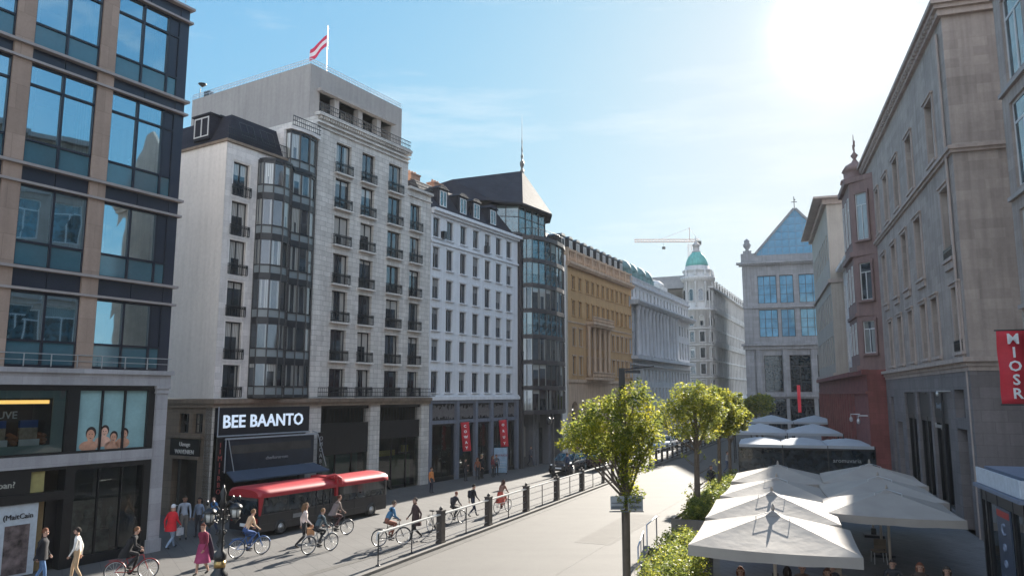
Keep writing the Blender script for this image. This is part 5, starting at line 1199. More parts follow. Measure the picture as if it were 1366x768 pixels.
def leaves(rng, blobs, n, size, shell=.6):
    """leaf-sized folded faces spread through a volume of overlapping blobs, denser toward their skins"""
    vs, fs = [], []
    ext = []
    for b_ in list(blobs):
        for _ in range(2 if n > 4000 else 0):
            d = Vector((rng.gauss(0, 1), rng.gauss(0, 1), rng.gauss(.2, .8))).normalized(); k = rng.uniform(.8, 1.18); q = rng.uniform(.22, .42)
            ext.append((b_[0] + d.x * b_[3] * k, b_[1] + d.y * b_[4] * k, b_[2] + d.z * b_[5] * k, b_[3] * q, b_[4] * q, b_[5] * q))
    blobs = list(blobs) + ext
    ws = [(b_[3] * b_[4] * b_[5]) ** .75 for b_ in blobs]; sw = sum(ws)
    for b_, w_ in zip(blobs, ws):
        for _ in range(int(n * w_ / sw)):
            d = Vector((rng.gauss(0, 1), rng.gauss(0, 1), rng.gauss(0, 1))).normalized()
            rr_ = rng.uniform(shell, 1.08) if rng.random() < .8 else rng.uniform(.1, shell)
            rr_ *= 1 + .14 * math.sin(d.x * 7 + b_[0] * 3) * math.sin(d.z * 6 + b_[1] * 5)
            p = Vector((b_[0] + d.x * b_[3] * rr_, b_[1] + d.y * b_[4] * rr_, b_[2] + d.z * b_[5] * rr_))
            u = Vector((rng.gauss(0, 1), rng.gauss(0, 1), rng.gauss(0, .6))).normalized(); v = u.cross(Vector((rng.gauss(0, 1), rng.gauss(0, 1), rng.gauss(0, 1)))).normalized()
            s = size * rng.uniform(.6, 1.35); k = len(vs)
            vs += [p - u * s, p + v * s * .5, p + u * s, p - v * s * .5]; fs.append((k, k + 1, k + 2, k + 3))
    m = MB(); m.v = [tuple(v) for v in vs]; m.f = fs; m.m = [0] * len(fs); m.sm = [False] * len(fs); return m
def branch_tree(name, label, loc, trunk_r, h, blobs, n, leaf, seed, lean=(0, 0), group=None, low=None, twigs=0):
    rng = random.Random(seed); t = thing(name, label, 'tree', loc, 0, group)
    tr = MB(); top = Vector((lean[0], lean[1], h))
    pts = [Vector((0, 0, -.2)), Vector((lean[0] * .1, lean[1] * .1, h * .3)), Vector((lean[0] * .4 + .03, lean[1] * .4, h * .62)), top]
    tr.tube(pts, [trunk_r * 1.15, trunk_r, trunk_r * .85, trunk_r * .55], 9)
    lb = MB()
    for b_ in blobs:
        c = Vector(b_[:3]); s = pts[1].lerp(pts[2], rng.uniform(.9, 1)) if c.z > pts[2].z else pts[1].lerp(pts[2], max(.0, min(1, (c.z - .35 - pts[1].z) / (pts[2].z - pts[1].z))))
        if rng.random() < .5: s = pts[2].lerp(top, rng.uniform(0, .6))
        mid = s.lerp(c, .5) + Vector((rng.uniform(-.1, .1), rng.uniform(-.1, .1), -.08))
        lb.tube([s, mid, c], [trunk_r * .4, trunk_r * .26, trunk_r * .1], 6)
        for k in range(4):
            e = c + Vector((rng.uniform(-1, 1) * b_[3], rng.uniform(-1, 1) * b_[4], rng.uniform(-.6, 1) * b_[5])) * .8; lb.tube([mid.lerp(c, .6), e], [trunk_r * .12, trunk_r * .03], 4)
    k = tr.build('trunk', P['bark'], t); lb.build('limbs', P['bark'], k)
    leaves(rng, blobs, n, leaf).build('crown', P['leaf'], t)
    if twigs:
        w = MB(); lv = []
        for _ in range(twigs):
            z = rng.uniform(.5, h * .75); a = rng.uniform(0, 6.28); L_ = rng.uniform(.4, .9); p = Vector((0, 0, z)); q = p + Vector((math.cos(a) * L_, math.sin(a) * L_, L_ * .7))
            w.tube([p, p.lerp(q, .5) + Vector((0, 0, -.05)), q], [.02, .014, .005], 4); lv.append((q.x, q.y, q.z, .18, .18, .16))
        w.build('twigs', P['bark'], t); leaves(rng, lv, 260, leaf * .8, .1).build('twig_leaves', P['leaf'], t)
    return t
t1 = branch_tree('street_tree', 'nearest tree with wide yellow green crown and leaf tuft hanging down its trunk', (2.98, 20.25, 0), .10, 5.7,
    [(-.95, .1, 5.3, .60, .6, .46), (-1.2, -.1, 4.95, .50, .5, .36), (-.45, .2, 5.75, .55, .5, .42), (-.35, -.3, 5.1, .7, .6, .48), (.25, .0, 5.55, .6, .55, .6), (.35, .1, 6.15, .42, .4, .42),
     (.45, .2, 5.0, .45, .45, .5), (.62, .1, 5.45, .42, .4, .42), (.78, .0, 5.0, .32, .3, .3), (.0, -.2, 4.75, .45, .45, .45), (-.9, 0, 5.5, .35, .35, .3), (.5, -.1, 4.45, .3, .3, .3), (-.55, .4, 4.8, .55, .5, .32), (-1.4, .2, 5.2, .3, .35, .28), (.05, -.1, 4.35, .38, .4, .45), (.10, -.1, 3.85, .22, .26, .42), (.02, -.15, 3.42, .34, .28, .26), (.3, -.1, 3.6, .2, .2, .2), (-.05, .3, 6.0, .35, .35, .4), (-.75, -.2, 4.65, .35, .3, .25)],
    12800, .044, 11, group='street trees')
t2 = branch_tree('street_tree', 'tree with bare forked trunk at the near end of the long planter', (8.25, 34.3, .75), .13, 4.9,
    [(-.95, 0, 4.7, .75, .8, .6), (-1.45, .2, 4.15, .5, .5, .42), (-.35, .2, 5.35, .75, .8, .65), (.35, -.2, 5.2, .75, .7, .65), (.0, .2, 4.4, .9, .8, .6), (.9, .1, 4.6, .6, .7, .6), (-.6, -.2, 3.8, .6, .6, .42), (.5, .1, 3.7, .65, .6, .42), (.95, .3, 5.0, .45, .5, .42)],
    9000, .062, 12, group='street trees', twigs=16)
t3 = branch_tree('street_tree', 'slim tree standing midway along the long planter', (10.7, 39.6, .75), .10, 4.7,
    [(.0, 0, 4.6, .9, .9, .75), (.75, .1, 4.3, .7, .7, .6), (-.6, .1, 4.9, .6, .6, .55), (.2, 0, 5.3, .6, .6, .45), (.3, 0, 3.7, .7, .6, .45)], 8000, .075, 13, group='street trees')
t4 = branch_tree('street_tree', 'tree with rounded crown beyond the far end of the long planter', (14.1, 49.6, 0), .11, 4.9,
    [(.1, 0, 4.9, 1.1, 1.0, .9), (.9, .1, 4.7, .7, .7, .6), (-.7, .1, 5.2, .8, .8, .65), (.3, 0, 5.8, .7, .7, .5), (.2, 0, 4.1, .9, .8, .5)], 8000, .085, 14, group='street trees')
for i, (x, y, s) in enumerate(((30.5, 95, 1.0), (33.5, 102, 1.1), (21.5, 74.5, .0))):
    if s: branch_tree('street_tree', ['small dark tree by the parked cars where the street narrows', 'farthest tree in front of the domed building'][i], (x, y, 0), .14, 5, [(0, 0, 4.6, 1.6 * s, 1.5, 1.3), (.8, .3, 5.4, 1.0, 1, .8), (-.9, 0, 4.9, .9, .9, .8)], 2500, .16, 20 + i, group='street trees')

# planters with shrubs
M_plant = mat('planter_stone', (.17, .15, .13), .85, .15, 1.0, .3, streak=.2)
def planter(label, p0, p1, w, h):
    a, c = Vector((*p0, 0)), Vector((*p1, 0)); d = (c - a); L_ = d.length; az = math.degrees(math.atan2(d.x, d.y))
    t = thing('planter', label, 'planter', (a.x, a.y, 0), R(90 - az))
    m = MB(); m.box(0, L_, 0, .14, 0, h); m.box(0, L_, -w, -w + .14, 0, h); m.box(0, .14, -w + .14, -.14 + .14, 0, h - .003); m.box(L_ - .14, L_, -w + .14, 0, 0, h - .003)
    m.box(-.02, L_ + .02, -.02, .17, h, h + .05); m.box(-.02, L_ + .02, -w - .03, -w + .17, h, h + .05); m.build('box', M_plant, t)
    MB().box(.14, L_ - .14, -w + .14, 0, .3, h - .12).build('soil', mat('soil', (.05, .035, .025), .95, .3, 4), t)
    return t, a, D(az), Vector((D(az).y, -D(az).x, 0)), L_
rs = random.Random(4)
lab1 = ['clipped shrub with reddish tips nearest the viewer in the short planter', 'broad yellow green shrub in the short planter beside the tree trunk', 'rounded shrub in the middle of the short planter', 'full shrub just before the far corner of the short planter', 'last shrub at the far corner of the short planter']
lab2 = ['shrub at the near end of the long planter by the forked tree', 'low shrub right behind the forked tree trunk', 'third shrub along the long planter', 'shrub before the slim tree in the long planter', 'shrub beside the slim tree trunk', 'shrub past the slim tree', 'second last shrub of the long planter', 'far end shrub of the long planter']
for args, labs, sz, n, lf, gap in (((('short grey stone planter of leafy shrubs beside the nearest umbrella'), (1.75, 15.6), (4.75, 26.9), 2.3, .95), lab1, (1.35, 1.15, .85), 5200, .045, 2.2),
                          ((('long grey stone planter running back along the road beside the umbrellas'), (6.75, 32.2), (12.35, 45.3), 1.55, 1.05), lab2, (1.05, .8, .6), 2800, .06, 1.75)):
    t, a, d, nn, L_ = planter(args[0], args[1], args[2], args[3], args[4])
    for i, lb in enumerate(labs):
        o = a + d * (1.0 + (L_ - 2.0) * i / (len(labs) - 1)) + nn * (args[3] / 2)
        sc = rs.uniform(.9, 1.12)
        s = thing('shrub', lb, 'shrub', (o.x, o.y, args[4] - .12), R(90) - math.atan2(d.x, d.y), 'shrubs in the stone planters')
        bl = [(rs.uniform(-.5, .5) * sz[0], rs.uniform(-.4, .4) * sz[1], .25 + rs.uniform(0, .25), sz[0] * .55 * sc, sz[1] * .55, sz[2] * .7 * sc) for _ in range(7)]
        leaves(rs, bl, n, lf, .5).build('foliage', P['leaf_hedge'], s)
        st = MB()
        for b_ in bl: st.tube([(0, 0, -.05), (b_[0] * .6, b_[1] * .6, b_[2])], [.02, .008], 4)
        st.build('stems', P['bark'], s)

# sign plates strapped to the nearest tree
sg = thing('street_sign', 'small pale sign plate strapped to the trunk of the nearest tree', 'sign', (2.98, 20.07, 3.38), 0)
MB().box(-.42, -.06, -.02, .01, -.15, .19).box(.03, .42, -.02, .01, -.18, .2).build('plate', plain('plate_grey', (.30, .32, .35), .5), sg)
MB().box(-.4, -.08, -.024, -.02, -.13, -.06).box(-.4, -.12, -.024, -.02, .0, .03).box(.06, .38, -.024, -.02, -.12, -.06).box(.06, .34, -.024, -.02, .02, .05).box(-.45, .44, -.01, .02, -.215, -.185).build('print', plain('print_dark', (.12, .13, .15)), sg)
MB().tube([(.04, .0, .12), (.04, .22, .12)], .02, 5).box(-.12, .14, .01, .03, .08, .14).build('strap', P['dark_metal'], sg)

# small tubular handrail by the planter gap
hr = thing('handrail', 'low bent steel handrail between the two planters', 'handrail', (5.0, 29.6, 0))
MB().tube([(-.5, -1.8, 0), (-.5, -1.8, .8), (0.0, 0, 1.0), (.0, 0, 0)], .03, 6).tube([(.35, 1.2, 0), (.35, 1.2, 1.05), (1.0, 2.6, 1.15), (1.0, 2.6, 0)], .03, 6).tube([(-.25, -.9, 0), (-.25, -.9, .9)], .022, 6).build('rail', P['steel'], hr)

# ------------------------------------------------------------------ lamps
lm = thing('street_lamp', 'tall dark square lamp post with thin arm rising behind the nearest tree', 'lamp', (3.02, 20.75, 0), 0)
MB().box(-.075, .075, -.075, .075, .9, 6.9).box(-.1, .1, -.1, .1, .0, .95).build('pole', P['black_metal'], lm)
MB().tube([(0, 0, 6.86), (.9, .05, 6.95)], .02, 6).build('arm', P['black_metal'], lm)
MB().box(.1, .5, -.07, .07, 6.76, 6.84).build('lamp_head', P['dark_metal'], lm)
lm = thing('ornate_street_lamp', 'black ornate cast iron lantern post standing by the cycle pavement', 'lamp', (-6.55, 17.5, 0), 0)
MB().lathe([(.24, 0), (.24, .3), (.2, .4), (.165, .5), (.16, 2.1), (.19, 2.16), (.19, 2.22), (.12, 2.3), (.11, 2.5), (.14, 2.55), (.14, 2.66), (.075, 2.72), (.06, 3.0), (.085, 3.1), (.055, 3.15), (.05, 3.7), (.08, 3.75), (.05, 3.85), (.07, 3.98), (.03, 4.08), (.01, 4.16)], 14).build('post', P['black_metal'], lm)
MB().lathe([(.125, 2.36), (.125, 2.5)], 14).build('collar', P['brass'], lm)
for k, (dx, dz) in enumerate(((-.28, 3.55), (.30, 3.66))):
    a = MB(); a.tube([(0, 0, dz - .05), (dx * .5, 0, dz + .14), (dx, 0, dz + .05)], .022, 6); a.tube([(0, 0, dz - .3), (dx * .6, 0, dz - .2), (dx * .8, 0, dz)], .014, 5); a.build('arm', P['black_metal'], lm)
    h = MB(); h.lathe([(.03, dz + .1), (.12, dz + .05), (.15, dz), (.15, dz - .02), (.02, dz - .025)], 10, (dx, 0)); h.lathe([(.10, dz - .22), (.11, dz - .24), (.04, dz - .3), (.01, dz - .36)], 8, (dx, 0))
    for q in range(6): an = q * math.pi / 3; h.tube([(dx + .13 * math.cos(an), .13 * math.sin(an), dz), (dx + .1 * math.cos(an), .1 * math.sin(an), dz - .22)], .008, 4)
    for q in (-1, 1):
        pts = [(dx * .55 + q * .06 * math.cos(a_), q * .05, dz - .12 + .09 * math.sin(a_)) for a_ in [i * .7 for i in range(9)]]; h.tube(pts, .012, 4)
        h.lathe([(.01, dz + .14), (.035, dz + .17), (.03, dz + .22), (.005, dz + .27)], 6, (dx + q * .07, 0))
    hh = h.build('lantern', P['black_metal'], lm)
    MB().lathe([(.12, dz - .03), (.09, dz - .21)], 10, (dx, 0)).build('lantern_glass', plain('lantern_glass', (.45, .45, .43), .2), hh)
sc = MB()
for zz_ in (2.8, 3.05, 3.3, 3.5):
    for q in range(4):
        an = q * math.pi / 2 + zz_; sc.tube([(.05 * math.cos(an), .05 * math.sin(an), zz_), (.12 * math.cos(an), .12 * math.sin(an), zz_ + .06), (.09 * math.cos(an), .09 * math.sin(an), zz_ + .13), (.05 * math.cos(an), .05 * math.sin(an), zz_ + .1)], .013, 4)
sc.build('scrollwork', P['black_metal'], lm)
lm = thing('street_lamp', 'slender grey lamp column in front of the round fronted building', 'lamp', (3.1, 57.6, 0), 0)
MB().lathe([(.14, 0), (.14, .8), (.08, .9), (.06, 4.2), (.1, 4.3), (.02, 4.4)], 8).build('pole', P['dark_metal'], lm)
MB().lathe([(.1, 3.9), (.18, 4.0), (.18, 4.3), (.05, 4.45)], 8, (-.3, 0)).tube([(0, 0, 4.0), (-.3, 0, 4.1)], .03, 5).build('lamp_head', P['dark_metal'], lm)

# ------------------------------------------------------------------ umbrellas
M_canvas = mat('canvas', (.50, .46, .43), .85, .06, 1.5, .1); 
def canvas():
    m, nt, b = nt_new('umbrella_canvas'); out = nt.nodes['Material Output']
    tc = N(nt, 'ShaderNodeTexCoord'); no = N(nt, 'ShaderNodeTexNoise', ins={'Scale': 1.4, 'Detail': 6.0}); nt.links.new(tc.outputs['Object'], no.inputs['Vector'])
    c = ramp(nt, no.outputs[0], [(.3, (.36, .325, .295)), (.7, (.43, .39, .355))]); nt.links.new(c, b.inputs['Base Color']); b.inputs['Roughness'].default_value = .8
    tr = N(nt, 'ShaderNodeBsdfTranslucent', ins={'Color': (.35, .27, .22, 1)}); mx = N(nt, 'ShaderNodeMixShader', ins={0: .16}); nt.links.new(b.outputs[0], mx.inputs[1]); nt.links.new(tr.outputs[0], mx.inputs[2]); nt.links.new(mx.outputs[0], out.inputs[0])
    w = N(nt, 'ShaderNodeTexNoise', ins={'Scale': 3.0, 'Detail': 2.0}); nt.links.new(tc.outputs['Object'], w.inputs['Vector'])
    bp = N(nt, 'ShaderNodeBump', ins={'Strength': .4, 'Distance': .03}); nt.links.new(w.outputs[0], bp.inputs['Height']); nt.links.new(bp.outputs[0], b.inputs['Normal'])
    return m
M_canvas = canvas()
def umbrella_meshes(W=2.0, rise=.60, hem=2.36, seed=1):
    c = MB(); n = 10; 
    for q in range(4):                                     # four sloping panels, slightly sagging between the ribs
        a = q * math.pi / 2
        def P_(i, j):
            t = i / n; s = -1 + 2 * j / n; x = W * t; y = W * t * s; sag = -.035 * math.sin(math.pi * t) * (1 - s * s) - .05 * t * (1 - s * s) * (t)
            z = hem + rise * (1 - t) + sag + .03 * (1 - t) * t
            return (x * math.cos(a) - y * math.sin(a), x * math.sin(a) + y * math.cos(a), z)
        vs = [P_(i, j) for i in range(n + 1) for j in range(n + 1)]
        c.add(vs, [(i * (n + 1) + j, (i + 1) * (n + 1) + j, (i + 1) * (n + 1) + j + 1, i * (n + 1) + j + 1) for i in range(n) for j in range(n)], 0, True)
    can = c.mesh('canopy', M_canvas)
    v = MB(); 
    for q in range(4):
        a = q * math.pi / 2; vs = []
        for j in range(n + 1):
            s = -1 + 2 * j / n; sag = -.05 * (1 - s * s); x, y = W * 1.001, W * s
            for (xx, z) in ((x, hem + sag), (x + .012 * math.sin(j * 2.1), hem + sag - .25 + .012 * math.sin(j * 1.7))): vs.append((xx * math.cos(a) - y * math.sin(a), xx * math.sin(a) + y * math.cos(a), z))
        v.add(vs, [(j * 2, j * 2 + 1, j * 2 + 3, j * 2 + 2) for j in range(n)], 0, True)
    val = v.mesh('valance', M_canvas)
    f = MB(); f.tube([(0, 0, 0), (0, 0, hem + rise)], .045, 8); pole = f.mesh('pole', mat('umbrella_pole', (.45, .38, .32), .5, .1, 2))
    r = MB()
    for q in range(8):
        a = q * math.pi / 4; L_ = W * (1.38 if q % 2 else .97); r.tube([(0, 0, hem + rise - .07), (L_ * .5 * math.cos(a), L_ * .5 * math.sin(a), hem + rise * .5 - .07), (L_ * math.cos(a), L_ * math.sin(a), hem - .06)], .018, 5)
        r.tube([(0, 0, hem - .35), (L_ * .5 * math.cos(a), L_ * .5 * math.sin(a), hem + rise * .5 - .09)], .014, 5)
    ribs = r.mesh('ribs', bpy.data.materials['umbrella_pole'])
    vent = MB(); vent.lathe([(.03, hem + rise + .07), (.26, hem + rise - .05)], 4, (0, 0), 0, False, R(45)); vent.lathe([(.02, hem + rise + .04), (.05, hem + rise + .1), (.03, hem + rise + .2), (.005, hem + rise + .24)], 8)
    cap = vent.mesh('top_cap', M_canvas)
    base = MB().box(-.4, .4, -.4, .4, 0, .1).box(-.1, .1, -.1, .1, .1, .35).mesh('base', P['dark_metal'])
    cord = MB(); 
    for s in (-1, 1): cord.tube([(s * .42, -.42, hem + rise * .79), (s * .42, -.42, hem + rise * .79 + .09)], .012, 5); cord.tube([(s * .42, -.42, hem + rise * .79 + .09), (0, -.1, hem + rise + .06)], .008, 4)
    return can, val, pole, ribs, cap, base, cord.mesh('vent_cord', P['steel'])
UMS = umbrella_meshes()
ums = [(6.95, 20.68, 'large square umbrella nearest the viewer, by the short planter', 1.03), (8.75, 25.98, 'square umbrella directly behind the nearest one', .98), (10.67, 31.1, 'third square umbrella in the row beside the long planter', .95), (12.5, 36.0, 'last square umbrella in the row beside the long planter', .97),
       (12.85, 26.5, 'nearest umbrella in the row beside the dark shop fronts', .98), (14.35, 30.2, 'middle umbrella in the row beside the dark shop fronts', 1.0), (15.9, 34.15, 'last umbrella in the row beside the dark shop fronts', 1.04)]
for i, (x, y, lb, zs_) in enumerate(ums):
    u = thing('cafe_umbrella', lb, 'umbrella', (x, y, 0), R(-20 + (3 if i == 5 else 0) - (2 if i == 2 else 0)), 'cafe umbrellas on the square')
    for nm, me in zip(('canopy', 'valance', 'pole', 'ribs', 'top_cap', 'base', 'vent_cord'), UMS):
        link(nm, me, u)
    u.scale = (1, 1, zs_); u.rotation_euler = (R(rnd.uniform(-.9, .9)), R(rnd.uniform(-.9, .9)), u.rotation_euler[2])

# cafe pavilions with flat and peaked canvas roofs
def pavilion(x, y, az, w, d, h, label, peaks, boxed, group='canvas roofed cafe pavilions'):
    t = thing('cafe_pavilion', label, 'pavilion', (x, y, 0), R(-az), group)
    c = MB(); k = peaks; n = 8
    for q in range(k):
        x0, x1 = w * q / k + .03, w * (q + 1) / k - .03; xc, yc = (x0 + x1) / 2, d / 2
        vs = []
        for i in range(n + 1):
            for j in range(n + 1):
                u, v = i / n, j / n; px_, py_ = x0 + (x1 - x0) * u, d * v; e = min(u, 1 - u, v, 1 - v) * 2
                vs.append((px_, py_, h + (.75 if not boxed else .38) * (e ** .8)))
        c.add(vs, [(i * (n + 1) + j, (i + 1) * (n + 1) + j, (i + 1) * (n + 1) + j + 1, i * (n + 1) + j + 1) for i in range(n) for j in range(n)], 0, True)
        c.box(x0, x1, -.015, .0, h - .22, h); c.box(x0, x1, d, d + .015, h - .22, h); c.box(x0, x0 + .015, 0, d, h - .22, h); c.box(x1 - .015, x1, 0, d, h - .22, h)
    c.build('canvas_roof', bpy.data.materials['pavilion_canvas'], t)
    f = MB()
    for q in range(k + 1):
        for yy in (.06, d - .1): f.box(w * q / k - .05, w * q / k + .05, yy - .05, yy + .05, 0, h - .02)
    if boxed: f.box(0, w, .0, .1, h - .35, h - .2); f.box(0, w, .0, .1, 0, .25); f.box(-.05, .05, 0, d, h - .3, h - .2)
    f.build('frame' if boxed else 'post', P['black_metal'], t)
    if boxed:
        MB().box(.05, w - .05, .03, .06, .25, h - .35).build('glazing', P['glass_dark'], t)
        MB().box(.02, .06, .1, d, .25, h - .35).build('side_glazing', P['glass_dark'], t)
        text('lettering', 'aromuvaria', .42, plain('letter_pale', (.32, .34, .35)), t, (w * .8, .02, 1.25))
    else:
        s = MB()
        for q in range(k * 2): s.box(.4 + q * 1.6, 1.2 + q * 1.6, d * .4, d * .6, .0, .75)
        s.build('counter', P['stone_brown'], t)
P['pav'] = mat('pavilion_canvas', (.42, .45, .49), .8, .06, 1.0)
pavilion(17.2, 58.0, 18, 9.4, 6.5, 2.45, 'nearest dark glazed cafe pavilion with grey canvas roof in three parts', 3, True)
pavilion(20.2, 69.5, 18, 9.2, 5.0, 2.75, 'cafe canopy of two white peaks behind the glazed pavilion', 2, False)
pavilion(28.2, 90, 18, 9.6, 4.5, 2.95, 'farthest cafe canopy of two peaks by the gabled building', 2, False)

# ------------------------------------------------------------------ kiosk at the lower right corner
kl, kr = bframe(13.2, 21.8, 198)
ks = thing('kiosk', 'dark glazed kiosk with pale roof edge beside the corner building', 'kiosk', kl, kr)
k = MB(); k.box(-.1, 3.9, -.1, 3.1, 3.62, 3.72); k.box(.15, 3.6, .15, 2.9, 4.10, 4.2); kk = k.build('roof', mat('kiosk_roof', (.16, .19, .26), .6, .1, 1), ks)
MB().box(.0, 3.75, -.03, 0.02, 3.74, 4.16).box(3.75, 3.8, -.0, 3.0, 3.74, 4.16).build('fascia', plain('fascia_pale', (.50, .55, .62)), ks)
k = MB()
for x in (0.05, .5, 1.5, 2.8, 3.6): k.box(x, x + .12, 0.02, .14, 0, 3.6)
for y in (1.0, 2.0, 2.9): k.box(3.62, 3.74, y, y + .12, 0, 3.6)
k.box(0, 3.7, .03, .13, 0, .5); k.box(0, 3.7, .03, .13, 3.3, 3.62); k.box(3.6, 3.7, 0.14, 2.9, 3.3, 3.62); k.box(3.6, 3.7, .14, 2.9, 0, .9); k.build('frame', P['black_metal'], ks)
MB().quad((.1, .08, .5), (3.6, .08, .5), (3.6, .08, 3.3), (.1, .08, 3.3)).quad((3.66, .14, .9), (3.66, 2.9, .9), (3.66, 2.9, 3.3), (3.66, .14, 3.3)).build('glazing', P['glass'], ks)
k = MB().box(1.65, 2.75, -.02, .02, .45, 3.3).build('side_panel', plain('kiosk_panel', (.05, .07, .11), .4), ks)
MB().box(1.7, 2.7, -.03, -.021, 3.08, 3.24).build('red_strip', plain('kiosk_red', (.4, .05, .04)), k)
text('lettering', ['o', 'o', 'm', 'e', 'm'] and 'Coomem', .42, plain('kiosk_letter', (.26, .30, .40)), k, (2.2, -.035, 2.65), vertical=True)
for i, z in enumerate((3.1, 2.75, 2.4, 2.05, 1.7)):
    MB().lathe([(.02, z - .1), (.1, z - .08), (.1, z + .06), (.02, z + .08)], 8, (3.78, .5 + .12 * (i % 2))).build('hanging_item', P['room'], ks)
MB().box(.3, 3.4, .6, 2.8, 0, 1.0).build('counter', P['stone_brown'], ks)

# ------------------------------------------------------------------ banners and signs
bn = banner('hanging_banner', 'tall red banner reading MIOSR hanging from the brown stone building', 'banner', 'MIOSR', 17.35, 26.0, 5.86, 8.36, .95, 108, .5)
for (x0, lb, tt) in ((3.55, 'red banner above the cafe people, nearer of the two on the white building', 'COWAY'), (8.85, 'red banner by the blue sign board on the white building', 'ORUY')):
    p = Vector((-5.9, 53.57, 0)) + D(31) * x0 + Vector((D(31).y, -D(31).x, 0)) * .9
    b_ = banner('hanging_banner', lb, 'banner', tt, p.x, p.y, 2.05, 4.15, .62, 88, .26, 'red banners on the white building')
    b_.rotation_euler = (R(3), R(-5), b_.rotation_euler[2])
p = Vector((-5.9, 53.57, 0)) + D(31) * 8.2 + Vector((D(31).y, -D(31).x, 0)) * .9
sb = thing('sign_board', 'pale blue standing sign board under the farther red banner', 'sign', (p.x, p.y, 0), R(90 - 80))
MB().box(-.5, .5, -.05, .05, .1, 2.0).build('board', mat('board_blue', (.28, .40, .52), .5, .25, 3), sb)
text('lettering', 'LEOYRIOX', .24, plain('board_red', (.25, .06, .10)), sb, (0, -.06, 1.35)); MB().box(-.4, .4, -.058, -.05, .5, .55).box(-.4, .3, -.058, -.05, .7, .74).box(-.35, .4, -.058, -.05, .9, .94).build('print', plain('board_print', (.5, .55, .6)), sb)
MB().box(-.5, -.4, -.2, .2, 0, .1).box(.4, .5, -.2, .2, 0, .1).build('feet', P['dark_metal'], sb)

# flag on the penthouse
fl = thing('flag', 'red and white flag flying from a pole on the grey penthouse roof', 'flag', (-13.05, 50.0, 27.0), 0)
MB().tube([(0, 0, 0), (0, 0, 4.9)], .035, 6).lathe([(.02, 4.9), (.07, 4.95), (.02, 5.05)], 8).build('pole', P['steel'], fl)
fm = MB(); n, mrow = 12, 6; vs = []
for i in range(n + 1):
    for j in range(mrow + 1):
        u, v = i / n, j / mrow
        vs.append((-.04 - u * 1.15, .12 * math.sin(u * 9 + v * 2) * u, 4.3 - v * (.85 + .1 * u) - u * 1.15 + .06 * math.sin(u * 8)))
idx = lambda i, j: i * (mrow + 1) + j
for i in range(n):
    for j in range(mrow): fm.f.append((idx(i, j), idx(i + 1, j), idx(i + 1, j + 1), idx(i, j + 1))); fm.m.append(1 if 2 <= j < 4 else 0); fm.sm.append(True)
fm.v = vs; fm.build('cloth', [mat('flag_red', (.60, .04, .10), .8, .1, 3), mat('flag_white', (.75, .68, .70), .8, .1, 3)], fl)

# tower crane far off
cr = thing('tower_crane', 'pale tower crane with its long jib above the teal dome', 'crane', (63.3, 262, 0), R(4))
def lattice(m, p, q, w, n, r=.07):
    p, q = Vector(p), Vector(q); d = (q - p).normalized(); u = d.cross(Vector((0, 1, 0))) if abs(d.z) < .5 else Vector((1, 0, 0)); u.normalize(); v = d.cross(u); cs = [u * w + v * w, u * w - v * w, -u * w - v * w, -u * w + v * w]
    for c in cs: m.tube([p + c, q + c], r, 4)
    for i in range(n):
        a, b_ = p.lerp(q, i / n), p.lerp(q, (i + 1) / n)
        for k in range(4): m.tube([a + cs[k], b_ + cs[(k + 1) % 4]], r * .7, 4)
M_crane = plain('crane_paint', (.55, .45, .42), .6)
m = MB(); lattice(m, (0, 0, 0), (0, 0, 59), .6, 24, .06); m.build('mast', M_crane, cr)
m = MB(); lattice(m, (-20, 0, 59.8), (3.5, 0, 60.2), .45, 22, .09); m.build('jib', M_crane, cr)
MB().box(2.2, 4.0, -.6, .6, 58.6, 60).build('counterweight', P['dark_metal'], cr); MB().tube([(0, 0, 60), (0, 0, 65)], .14, 4).tube([(0, 0, 64.6), (-11, 0, 60.3)], .05, 4).tube([(0, 0, 64.6), (3.2, 0, 60.5)], .05, 4).build('apex', M_crane, cr)
MB().tube([(-9.5, 0, 59.4), (-9.5, 0, 57.8)], .04, 4).box(-10, -9, -.4, .4, 56.9, 57.8).build('trolley', P['dark_metal'], cr)
